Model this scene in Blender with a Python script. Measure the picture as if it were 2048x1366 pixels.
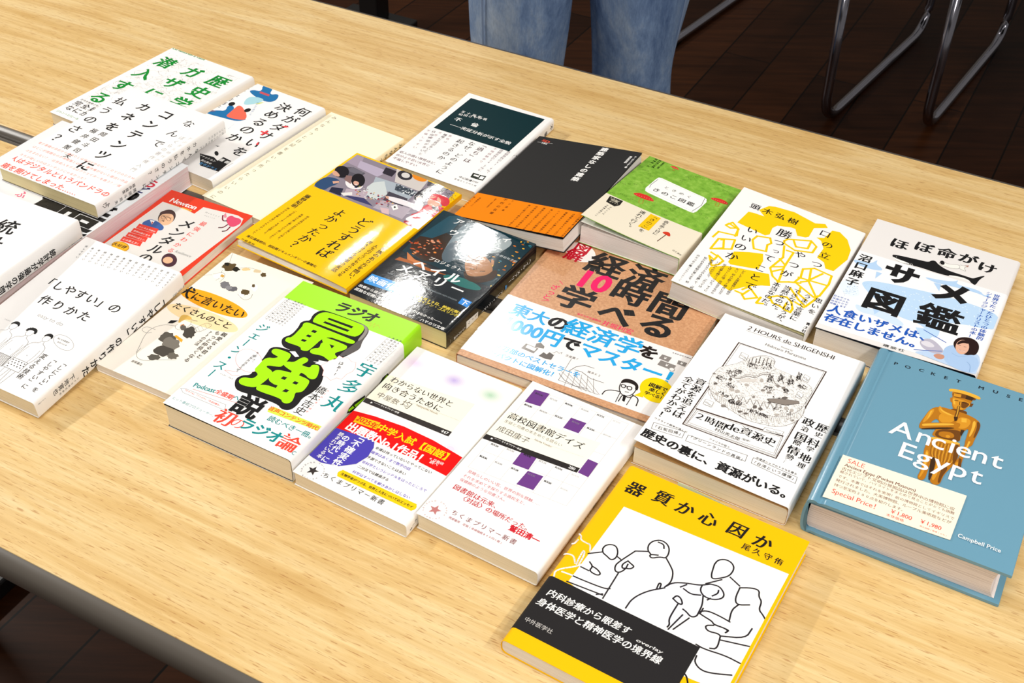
# A table of books at a reading event: two long tables, 23 books, chairs and a standing visitor behind.
# Units: metres. World origin: floor point below the camera; table tops at z = 0.70.
import bpy, bmesh, math, random
from mathutils import Vector, Matrix, Euler, geometry

for o in list(bpy.data.objects): bpy.data.objects.remove(o, do_unlink=True)
S = bpy.context.scene
C = S.collection
R = math.radians
TOP = 0.70                                  # table-top height
MM = 0.001

# ------------------------------------------------------------------ camera
cd = bpy.data.cameras.new('camera'); cam = bpy.data.objects.new('camera', cd); C.objects.link(cam)
F_PX, PITCH, ROLL, CAM_H = 2364.31, 0.706744, 0.024081, 0.68547
cp, sp = math.cos(PITCH), math.sin(PITCH)
fw = Vector((0, cp, -sp)); rt0 = Vector((1, 0, 0)); up0 = rt0.cross(fw)
rt = math.cos(ROLL)*rt0 + math.sin(ROLL)*up0; up = -math.sin(ROLL)*rt0 + math.cos(ROLL)*up0
m3 = Matrix((rt, up, -fw)).transposed()
cam.matrix_world = Matrix.Translation((0, 0, TOP + CAM_H)) @ m3.to_4x4()
cd.sensor_width = 36.0; cd.lens = F_PX/2048*36.0; cd.clip_start = 0.05
cd.dof.use_dof = True; cd.dof.focus_distance = 1.02; cd.dof.aperture_fstop = 30.0
S.camera = cam

# ------------------------------------------------------------------ world, lamps, exposure
wd = bpy.data.worlds.new('room_light'); S.world = wd; wd.use_nodes = True
wb = wd.node_tree.nodes['Background']; wb.inputs[0].default_value = (1.0, .955, .90, 1); wb.inputs[1].default_value = .30
def strip_light(name, loc, size, power, rotz, col=(1, .965, .91)):
    l = bpy.data.lights.new(name, 'AREA'); l.shape = 'RECTANGLE'; l.size = size[0]; l.size_y = size[1]; l.energy = power; l.color = col
    o = bpy.data.objects.new(name, l); C.objects.link(o); o.location = loc; o.rotation_euler = (0, 0, rotz); return o
strip_light('ceiling_lamp_ahead', (-.12, 3.60, 2.62), (.085, .24), 7, R(-27.2))
strip_light('ceiling_lamp_ahead_left', (-.39, 3.22, 2.62), (.085, .20), 6, R(-27.2))
strip_light('ceiling_lamp_ahead_right', (-.06, 3.12, 2.62), (.09, .24), 7, R(-27.2))
strip_light('ceiling_tube_over_left', (-2.75, 2.25, 2.62), (.16, 1.25), 165, R(-27.2))
strip_light('ceiling_tube_over_right', (1.85, -.25, 2.62), (.16, 1.25), 62, R(-27.2))
strip_light('ceiling_tube_overhead', (-.35, .25, 2.75), (.9, 1.6), 30, R(-27.2))
strip_light('fill_light_behind', (.3, -1.9, 2.62), (.30, 1.25), 70, R(-27.2))  # unseen fill light added behind the camera to brighten page edges and jeans
S.view_settings.view_transform = 'Standard'; S.view_settings.look = 'None'
S.view_settings.exposure = -.50; S.view_settings.gamma = 1.0
S.view_settings.use_curve_mapping = False

# ------------------------------------------------------------------ helpers
def tag(o, label=None, cat=None, group=None, kind=None):
    for k, v in (('label', label), ('category', cat), ('group', group), ('kind', kind)):
        if v: o[k] = v
    return o
def empty(name, loc=(0, 0, 0), rot=(0, 0, 0)):
    o = bpy.data.objects.new(name, None); o.empty_display_size = .05; C.objects.link(o); o.location = loc; o.rotation_euler = rot; return o
def link(name, me, mats, parent=None, smooth=False):
    o = bpy.data.objects.new(name, me); C.objects.link(o)
    for m in (mats if isinstance(mats, (list, tuple)) else [mats]): me.materials.append(m)
    if smooth:
        for p in me.polygons: p.use_smooth = True
    if parent: o.parent = parent
    return o
def lin(h):
    h = h.lstrip('#'); h = h if len(h) == 6 else ''.join(c*2 for c in h); v = [int(h[i:i+2], 16)/255 for i in (0, 2, 4)]
    return tuple(x/12.92 if x <= .04045 else ((x+.055)/1.055)**2.4 for x in v) + (1,)
_mats = {}
def mat(name, col, rough=.5, metal=0.0, coat=0.0, spec=.5):
    key = (name, col, rough, metal, coat)
    if key in _mats: return _mats[key]
    m = bpy.data.materials.new(name); m.use_nodes = True; b = m.node_tree.nodes['Principled BSDF']
    b.inputs['Base Color'].default_value = lin(col) if isinstance(col, str) else col
    b.inputs['Roughness'].default_value = rough; b.inputs['Metallic'].default_value = metal
    b.inputs['Coat Weight'].default_value = coat; b.inputs['Coat Roughness'].default_value = .06; b.inputs['Specular IOR Level'].default_value = spec
    if rough <= .08 and not metal: gloss_wavy(m, .09, 150)
    _mats[key] = m; return m
def nodes(m):
    nt = m.node_tree; return nt, nt.nodes, nt.links, nt.nodes['Principled BSDF']
def ramp(N, stops):
    r = N.new('ShaderNodeValToRGB'); e = r.color_ramp.elements
    e[0].position, e[0].color = stops[0][0], stops[0][1]; e[1].position, e[1].color = stops[-1][0], stops[-1][1]
    for p, c in stops[1:-1]:
        x = e.new(p); x.color = c
    return r
def coords(N, L, scale, rot=(0, 0, 0), kind='Object'):
    t = N.new('ShaderNodeTexCoord'); mp = N.new('ShaderNodeMapping'); mp.inputs['Scale'].default_value = scale; mp.inputs['Rotation'].default_value = rot
    L.new(t.outputs[kind], mp.inputs['Vector']); return mp
def noise(N, L, vec, scale, detail=4, rough=.5, dist=0):
    n = N.new('ShaderNodeTexNoise'); n.inputs['Scale'].default_value = scale; n.inputs['Detail'].default_value = detail; n.inputs['Roughness'].default_value = rough; n.inputs['Distortion'].default_value = dist
    L.new(vec.outputs[0], n.inputs['Vector']); return n

# ---- procedural materials
def wood_top_mat():
    m = bpy.data.materials.new('beech_laminate'); m.use_nodes = True; nt, N, L, b = nodes(m)
    v = coords(N, L, (1.3, 13, 1))                                  # long along x
    w = N.new('ShaderNodeTexNoise'); w.inputs['Scale'].default_value = .9; w.inputs['Detail'].default_value = 2; L.new(v.outputs[0], w.inputs['Vector'])
    mx = N.new('ShaderNodeMix'); mx.data_type = 'VECTOR'; mx.inputs['Factor'].default_value = .35
    L.new(v.outputs[0], mx.inputs[4]); L.new(w.outputs['Color'], mx.inputs[5])
    g = N.new('ShaderNodeTexNoise'); g.inputs['Scale'].default_value = 5.5; g.inputs['Detail'].default_value = 7; g.inputs['Roughness'].default_value = .62; g.inputs['Distortion'].default_value = .7
    L.new(mx.outputs[1], g.inputs['Vector'])
    r1 = ramp(N, [(.28, lin('#d5af6e')), (.44, lin('#dfbd80')), (.56, lin('#e7ca92')), (.75, lin('#edd6a5'))]); L.new(g.outputs['Fac'], r1.inputs[0])
    v2 = coords(N, L, (26, 300, 1)); f = noise(N, L, v2, 3.2, 2, .5)   # short dark pores
    r2 = ramp(N, [(.60, (1, 1, 1, 1)), (.70, lin('#b9803f'))]); L.new(f.outputs['Fac'], r2.inputs[0])
    mu = N.new('ShaderNodeMix'); mu.data_type = 'RGBA'; mu.blend_type = 'MULTIPLY'; mu.inputs[0].default_value = .55
    L.new(r1.outputs[0], mu.inputs[6]); L.new(r2.outputs[0], mu.inputs[7])
    v3 = coords(N, L, (3, 160, 1)); f3 = noise(N, L, v3, 2.0, 3, .6); r3 = ramp(N, [(.3, lin('#e6d9c4')), (.7, (1, 1, 1, 1))]); L.new(f3.outputs['Fac'], r3.inputs[0])
    mu2 = N.new('ShaderNodeMix'); mu2.data_type = 'RGBA'; mu2.blend_type = 'MULTIPLY'; mu2.inputs[0].default_value = .7
    L.new(mu.outputs[2], mu2.inputs[6]); L.new(r3.outputs[0], mu2.inputs[7]); L.new(mu2.outputs[2], b.inputs['Base Color'])
    b.inputs['Roughness'].default_value = .42; b.inputs['Specular IOR Level'].default_value = .35
    bp = N.new('ShaderNodeBump'); bp.inputs['Strength'].default_value = .12; bp.inputs['Distance'].default_value = .0006; L.new(f.outputs['Fac'], bp.inputs['Height']); L.new(bp.outputs[0], b.inputs['Normal'])
    return m
def floor_mat():
    m = bpy.data.materials.new('dark_plank_floor'); m.use_nodes = True; nt, N, L, b = nodes(m)
    v = coords(N, L, (1, 1, 1), (0, 0, R(-62)))
    br = N.new('ShaderNodeTexBrick'); br.inputs['Scale'].default_value = 1; br.inputs['Brick Width'].default_value = 1.8; br.inputs['Row Height'].default_value = .12; br.inputs['Mortar Size'].default_value = .0022; br.inputs['Mortar Smooth'].default_value = .3
    br.inputs['Color1'].default_value = lin('#2b160a'); br.inputs['Color2'].default_value = lin('#422410'); br.inputs['Mortar'].default_value = lin('#0a0502'); br.inputs['Bias'].default_value = -.1
    L.new(v.outputs[0], br.inputs['Vector'])
    v2 = coords(N, L, (2, 30, 1), (0, 0, R(-62))); n = noise(N, L, v2, 2, 5, .6); r = ramp(N, [(.3, (.45, .42, .40, 1)), (.7, (1.1, 1.05, 1, 1))]); L.new(n.outputs['Fac'], r.inputs[0])
    mu = N.new('ShaderNodeMix'); mu.data_type = 'RGBA'; mu.blend_type = 'MULTIPLY'; mu.inputs[0].default_value = 1
    L.new(br.outputs['Color'], mu.inputs[6]); L.new(r.outputs[0], mu.inputs[7]); L.new(mu.outputs[2], b.inputs['Base Color'])
    b.inputs['Roughness'].default_value = .42; b.inputs['Specular IOR Level'].default_value = .09
    return m
def page_mat(name, base, dark):
    m = bpy.data.materials.new(name); m.use_nodes = True; nt, N, L, b = nodes(m)
    v = coords(N, L, (6, 6, 900)); n = noise(N, L, v, 3, 3, .6); r = ramp(N, [(.32, lin(dark)), (.52, lin(base)), (.8, lin(base))]); L.new(n.outputs['Fac'], r.inputs[0]); L.new(r.outputs[0], b.inputs['Base Color'])
    b.inputs['Roughness'].default_value = .7; b.inputs['Specular IOR Level'].default_value = .2
    return m
def kraft_mat():
    m = bpy.data.materials.new('kraft_paper'); m.use_nodes = True; nt, N, L, b = nodes(m)
    v = coords(N, L, (1, 1, 1)); n = noise(N, L, v, 420, 4, .7); r = ramp(N, [(.3, lin('#b9835a')), (.55, lin('#cf9a70')), (.75, lin('#dcae88'))]); L.new(n.outputs['Fac'], r.inputs[0]); L.new(r.outputs[0], b.inputs['Base Color'])
    b.inputs['Roughness'].default_value = .32; return m
def mossy_mat():
    m = bpy.data.materials.new('printed_moss_green'); m.use_nodes = True; nt, N, L, b = nodes(m)
    v = coords(N, L, (1, 1, 1)); n = noise(N, L, v, 140, 5, .7); r = ramp(N, [(.3, lin('#6a9f28')), (.5, lin('#82b838')), (.72, lin('#a0cc54'))]); L.new(n.outputs['Fac'], r.inputs[0]); L.new(r.outputs[0], b.inputs['Base Color'])
    b.inputs['Roughness'].default_value = .4; return m
def denim_mat():
    m = bpy.data.materials.new('faded_denim'); m.use_nodes = True; nt, N, L, b = nodes(m)
    v = coords(N, L, (1, 1, .45)); n = noise(N, L, v, 11, 6, .68, .5); r = ramp(N, [(.34, lin('#4d658e')), (.5, lin('#7c94b8')), (.66, lin('#a9b8cb')), (.82, lin('#ccd2d6'))]); L.new(n.outputs['Fac'], r.inputs[0])
    v2 = coords(N, L, (1, 1, .25)); n2 = noise(N, L, v2, 420, 2, .6); r2 = ramp(N, [(.3, (.78, .78, .8, 1)), (.7, (1.05, 1.05, 1.05, 1))]); L.new(n2.outputs['Fac'], r2.inputs[0])
    mu = N.new('ShaderNodeMix'); mu.data_type = 'RGBA'; mu.blend_type = 'MULTIPLY'; mu.inputs[0].default_value = .8; L.new(r.outputs[0], mu.inputs[6]); L.new(r2.outputs[0], mu.inputs[7]); L.new(mu.outputs[2], b.inputs['Base Color'])
    b.inputs['Roughness'].default_value = .85; b.inputs['Specular IOR Level'].default_value = .1
    bp = N.new('ShaderNodeBump'); bp.inputs['Strength'].default_value = .25; bp.inputs['Distance'].default_value = .004; L.new(n.outputs['Fac'], bp.inputs['Height']); L.new(bp.outputs[0], b.inputs['Normal'])
    return m
def gloss_wavy(m, strength=.1, scale=45):
    nt, N, L, b = nodes(m); v = coords(N, L, (1, 1, 1)); n = noise(N, L, v, scale, 3, .6); bp = N.new('ShaderNodeBump'); bp.inputs['Strength'].default_value = strength; bp.inputs['Distance'].default_value = .0004
    L.new(n.outputs['Fac'], bp.inputs['Height']); L.new(bp.outputs[0], b.inputs['Normal'])

# ---- mesh shapes
def box_bm(bm, x0, x1, y0, y1, z0, z1):
    v = [bm.verts.new(p) for p in ((x0, y0, z0), (x1, y0, z0), (x1, y1, z0), (x0, y1, z0), (x0, y0, z1), (x1, y0, z1), (x1, y1, z1), (x0, y1, z1))]
    for f in ((0, 3, 2, 1), (4, 5, 6, 7), (0, 1, 5, 4), (1, 2, 6, 5), (2, 3, 7, 6), (3, 0, 4, 7)): bm.faces.new([v[i] for i in f])
def to_mesh(bm, name, bevel=0, seg=2):
    if bevel: bmesh.ops.bevel(bm, geom=bm.edges[:], offset=bevel, segments=seg, affect='EDGES', profile=.5, clamp_overlap=True)
    bmesh.ops.recalc_face_normals(bm, faces=bm.faces[:])
    me = bpy.data.meshes.new(name); bm.to_mesh(me); bm.free(); return me
def tube_me(name, pts, rad, n=12, rads=None):
    """round tube along a polyline, capped"""
    bm = bmesh.new(); rings = []
    for i, p in enumerate(pts):
        a = pts[max(i-1, 0)]; b = pts[min(i+1, len(pts)-1)]; t = (Vector(b)-Vector(a)).normalized()
        x = t.cross(Vector((.3, .2, 1)) if abs(t.z) < .95 else Vector((1, 0, .1))).normalized(); y = t.cross(x)
        r = rads[i] if rads else rad
        rings.append([bm.verts.new(Vector(p) + (x*math.cos(k*2*math.pi/n) + y*math.sin(k*2*math.pi/n))*r) for k in range(n)])
    for a, b in zip(rings, rings[1:]):
        for k in range(n): bm.faces.new((a[k], a[(k+1) % n], b[(k+1) % n], b[k]))
    bm.faces.new(rings[0][::-1]); bm.faces.new(rings[-1]); return to_mesh(bm, name)
def fillet(pts, r, n=6):
    out = [Vector(pts[0])]
    for a, b, c in zip(pts, pts[1:], pts[2:]):
        a, b, c = Vector(a), Vector(b), Vector(c); u = (a-b).normalized(); v = (c-b).normalized(); p, q = b+u*r, b+v*r
        for i in range(n+1):
            t = i/n; out.append((1-t)**2*p + 2*t*(1-t)*b + t*t*q)
    out.append(Vector(pts[-1])); return out
def extrude_profile(name, prof, y0, y1):
    """closed (x, z) profile swept along y"""
    bm = bmesh.new(); a = [bm.verts.new((x, y0, z)) for x, z in prof]; b = [bm.verts.new((x, y1, z)) for x, z in prof]; n = len(prof)
    for i in range(n): bm.faces.new((a[i], a[(i+1) % n], b[(i+1) % n], b[i]))
    bm.faces.new(a[::-1]); bm.faces.new(b); return to_mesh(bm, name)

# ------------------------------------------------------------------ lettering and printed artwork
_fc = bpy.data.curves.new('lettering_source', 'FONT'); _fc.resolution_u = 3
_fo = bpy.data.objects.new('lettering_source', _fc); C.objects.link(_fo)
_raw = {}
def _text_mesh(s):
    _fc.body = s; bpy.context.view_layer.update(); dg = bpy.context.evaluated_depsgraph_get()
    me = bpy.data.meshes.new_from_object(_fo.evaluated_get(dg)); vs = [(v.co.x, v.co.y) for v in me.vertices]; fs = [tuple(p.vertices) for p in me.polygons]; bpy.data.meshes.remove(me); return vs, fs
_bar = None
def raw_glyph(ch):
    """outline polygons of one character, its advance, and the outward normal at each outline vertex"""
    global _bar
    if ch in _raw: return _raw[ch]
    if _bar is None: _bar = max(v[0] for v in _text_mesh('I')[0])
    vs, fs = _text_mesh(ch) if ch.strip() else ([], [])
    adv = max(v[0] for v in _text_mesh(ch+'I')[0]) - _bar if ord(ch) < 0x2000 else 1.0
    cnt = {}
    for f in fs:
        for i in range(len(f)):
            a, b = f[i], f[(i+1) % len(f)]; cnt.setdefault((min(a, b), max(a, b)), []).append((a, b))
    nrm = [[0, 0] for _ in vs]
    ar = 0
    for f in fs:
        x = [vs[i] for i in f]; ar += sum(x[i][0]*x[(i+1) % len(x)][1]-x[(i+1) % len(x)][0]*x[i][1] for i in range(len(x)))
    sg = 1 if ar >= 0 else -1
    for e in cnt.values():
        if len(e) == 1:
            a, b = e[0]; dx, dy = vs[b][0]-vs[a][0], vs[b][1]-vs[a][1]; l = math.hypot(dx, dy) or 1
            for k in (a, b): nrm[k][0] += sg*dy/l; nrm[k][1] -= sg*dx/l
    for q in nrm:
        l = math.hypot(*q)
        if l > 1e-6: s = min(2/l, 1.6)/l if l < 2 else 1/l; q[0] *= s; q[1] *= s
    if vs and ord(ch) >= 0x2000: cx, cy = .5, .38
    elif vs: cx, cy = adv/2, .35
    else: cx = cy = .35
    _raw[ch] = (vs, fs, adv, nrm, cx, cy); return _raw[ch]
VROT = 'ー「」（）…『』〈〉――【】－〜'
class Art:
    """flat printed pieces in book millimetres, turned into mesh faces on a cover surface"""
    def __init__(s): s.v = []; s.f = []; s.m = []; s.mats = []; s.idx = {}
    def slot(s, m):
        if m.name not in s.idx: s.idx[m.name] = len(s.mats); s.mats.append(m)
        return s.idx[m.name]
    def glyph(s, ch, x, y, size, b, sx, sk, rot, z, m, left=False):
        b = (b[0]+.006, b[1]*(.55 if b[1] < 0 else 1)+.003)
        vs, fs, adv, nr, cx, cy = raw_glyph(ch); o = len(s.v); c, q = math.cos(rot), math.sin(rot); k = s.slot(m)
        for (vx, vy), n in zip(vs, nr):
            gx = (vx + n[0]*b[0] - (0 if left else cx))*size*sx; gy = (vy + n[1]*b[1] - cy)*size; gx += sk*gy
            s.v.append((x + c*gx - q*gy, y + q*gx + c*gy, z))
        for f in fs: s.f.append(tuple(i+o for i in f)); s.m.append(k)
    def poly(s, pts, z, m):
        tri = geometry.tessellate_polygon([[Vector((a, b, 0)) for a, b in pts]]); o = len(s.v); k = s.slot(m)
        s.v += [(a, b, z) for a, b in pts]
        for t in tri: s.f.append(tuple(i+o for i in t)); s.m.append(k)
    def ell(s, cx, cy, u, v, w, z, m, n=30):
        if w:
            s.line([(cx+math.cos(a)*u[0]+math.sin(a)*v[0], cy+math.cos(a)*u[1]+math.sin(a)*v[1]) for a in (i*2*math.pi/n for i in range(n))], w, True, z, m); return
        s.poly([(cx+math.cos(a)*u[0]+math.sin(a)*v[0], cy+math.cos(a)*u[1]+math.sin(a)*v[1]) for a in (i*2*math.pi/n for i in range(n))], z, m)
    def line(s, pts, w, closed, z, m):
        k = s.slot(m); h = w/2
        if closed: pts = list(pts)+[pts[0]]
        for i, ((x0, y0), (x1, y1)) in enumerate(zip(pts, pts[1:])):
            d = math.hypot(x1-x0, y1-y0)
            if d < 1e-5: continue
            ux, uy = (x1-x0)/d*h, (y1-y0)/d*h; o = len(s.v); zz = z
            s.v += [(x0-ux*.6-uy, y0-uy*.6+ux, zz), (x0-ux*.6+uy, y0-uy*.6-ux, zz), (x1+ux*.6+uy, y1+uy*.6-ux, zz), (x1+ux*.6-uy, y1+uy*.6+ux, zz)]
            s.f.append((o, o+1, o+2, o+3)); s.m.append(k)
    def text(s, txt, x, y, dx, dy, size, mode, b, sx, sk, z, m, spine=False):
        if mode == 'f':
            tot = sum(raw_glyph(c)[2] for c in txt); L = math.hypot(dx, dy); r = math.atan2(dy, dx); sxx = L/(tot*size); p = 0
            if sxx < .9: size *= sxx/.9; sxx = .9
            for c in txt:
                a = raw_glyph(c)[2]
                s.glyph(c, x+math.cos(r)*p, y+math.sin(r)*p, size, b, sxx, sk, r, z, m, left=True); p += a*size*sxx
            return
        rot = math.atan2(dy, dx) if mode == 'h' else math.atan2(dy, dx) + math.pi/2
        for i, c in enumerate(txt):
            px, py, rr, sz = x+dx*i, y+dy*i, rot, size
            if mode == 'v':
                if c in VROT: rr = rot - math.pi/2
                if c in '、。，．': px += math.cos(rot)*size*.55; py += math.sin(rot)*size*.55; px -= math.sin(rot)*size*.55; py += math.cos(rot)*size*.55
                if c in 'っゃゅょッャュョェィァォ': px += math.cos(rot)*size*.08; py += math.sin(rot)*size*.08
            s.glyph(c, px, py, sz, b, sx, sk, rr, z, m)
    def scribble(s, box, n, seed, w, z, m):
        rn = random.Random(seed)
        for _ in range(n):
            x, y = rn.uniform(box[0], box[2]), rn.uniform(box[1], box[3]); a = rn.choice((.5, 1.1, 2.2, 2.8))+rn.gauss(0, .35); p = [(x, y)]
            for _ in range(rn.randint(1, 3)):
                l = rn.uniform(1.5, 8); x += math.cos(a)*l; y += math.sin(a)*l; a += rn.choice((-1.4, 1.5, .5, -.4))
                p.append((min(max(x, box[0]), box[2]), min(max(y, box[1]), box[3])))
            s.line(p, w*rn.uniform(.7, 1.3), False, z, m)
    def engrave(s, poly, n, seed, z, m):
        rn = random.Random(seed); xs = [p[0] for p in poly]; ys = [p[1] for p in poly]
        def inside(x, y):
            r = False
            for (x0, y0), (x1, y1) in zip(poly, poly[1:]+poly[:1]):
                if (y0 > y) != (y1 > y) and x < (x1-x0)*(y-y0)/(y1-y0)+x0: r = not r
            return r
        k = 0
        while k < n:
            x, y = rn.uniform(min(xs), max(xs)), rn.uniform(min(ys), max(ys))
            if not inside(x, y): continue
            k += 1; r_ = rn.uniform(.35, 1.5); a0 = rn.uniform(0, 6.28); sp_ = rn.uniform(.8, 3.4)
            s.line([(x+r_*math.cos(a0+sp_*i/3), y+r_*.7*math.sin(a0+sp_*i/3)) for i in range(4)], rn.uniform(.1, .2), False, z, m)
    def blot(s, cx, cy, rx, ry, n, z, m):
        rn = random.Random(int(cx*100)+int(cy*10))
        for _ in range(n):
            a, q = rn.uniform(0, 6.28), math.sqrt(rn.random()); x, y = cx+math.cos(a)*q*rx, cy+math.sin(a)*q*ry; l = rn.uniform(.5, 1.6); t = rn.uniform(.6, 2.4)
            s.line([(x, y), (x+l*math.cos(t)*.6, y+l*math.sin(t)), (x+l*.5, y+l*.2)], rn.uniform(.16, .38), False, z, m)

def chaikin(p, closed):
    for _ in range(2):
        q = [] if closed else [p[0]]
        for a, c in zip(p, p[1:]+p[:1] if closed else p[1:]):
            q += [(.75*a[0]+.25*c[0], .75*a[1]+.25*c[1]), (.25*a[0]+.75*c[0], .25*a[1]+.75*c[1])]
        p = q if closed else q+[p[-1]]
    return p
def build_art(art, items, target, gloss):
    mine = sorted((i for i in items if i[0] == target), key=lambda i: i[1])
    z = .05
    for t, lay, kind, col, *a in mine:                              # later prints lie a hair above earlier ones
        z += .0025; m = mat('print_'+col.lstrip('#'), col, gloss[0], 0, gloss[1], gloss[2])
        if kind == 't': txt, x, y, dx, dy, size, mode, b, sx, sk = a; art.text(txt, x, y, dx, dy, size, mode, b, sx, sk, z, m)
        elif kind == 'p': art.poly(list(zip(a[0][::2], a[0][1::2])), z, m)
        elif kind == 'ps': art.poly(chaikin(list(zip(a[0][::2], a[0][1::2])), True), z, m)
        elif kind == 'ls': art.line(chaikin(list(zip(a[0][::2], a[0][1::2])), a[2]), a[1], a[2], z, m)
        elif kind == 'l': art.line(list(zip(a[0][::2], a[0][1::2])), a[1], a[2], z, m)
        elif kind == 'e': q = a[0]; art.ell(q[0], q[1], q[2:4], q[4:6], a[1], z, m)
        elif kind == 'o':
            for i in range(0, len(a[0]), 4): q = a[0][i:i+4]; art.ell(q[0], q[1], (q[2], 0), (0, q[3]), a[1], z, m, 14)
        elif kind == 'g':                                            # soft round tint, printed as fine steps from paper white
            q, n = a; c0, c1 = lin('#f6f3f1'), lin(col)
            for i in range(n):
                t_ = ((i+1)/n)**1.6; c_ = tuple(u+(v-u)*t_ for u, v in zip(c0, c1)); art.ell(q[0], q[1], (q[2]*(1-i/n), 0), (0, q[3]*(1-i/n)), 0, z, mat('print_tint_'+col.lstrip('#')+'_%d' % i, c_, gloss[0], 0, gloss[1], gloss[2]), 28); z += .002
        elif kind == 's': art.scribble(a[0], a[1], a[2], .2, z, m)
        elif kind == 'si': art.engrave(list(zip(a[0][::2], a[0][1::2])), a[1], a[2], z, m)
        elif kind == 'sb': art.blot(*a[0], a[1], z, m)

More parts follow.
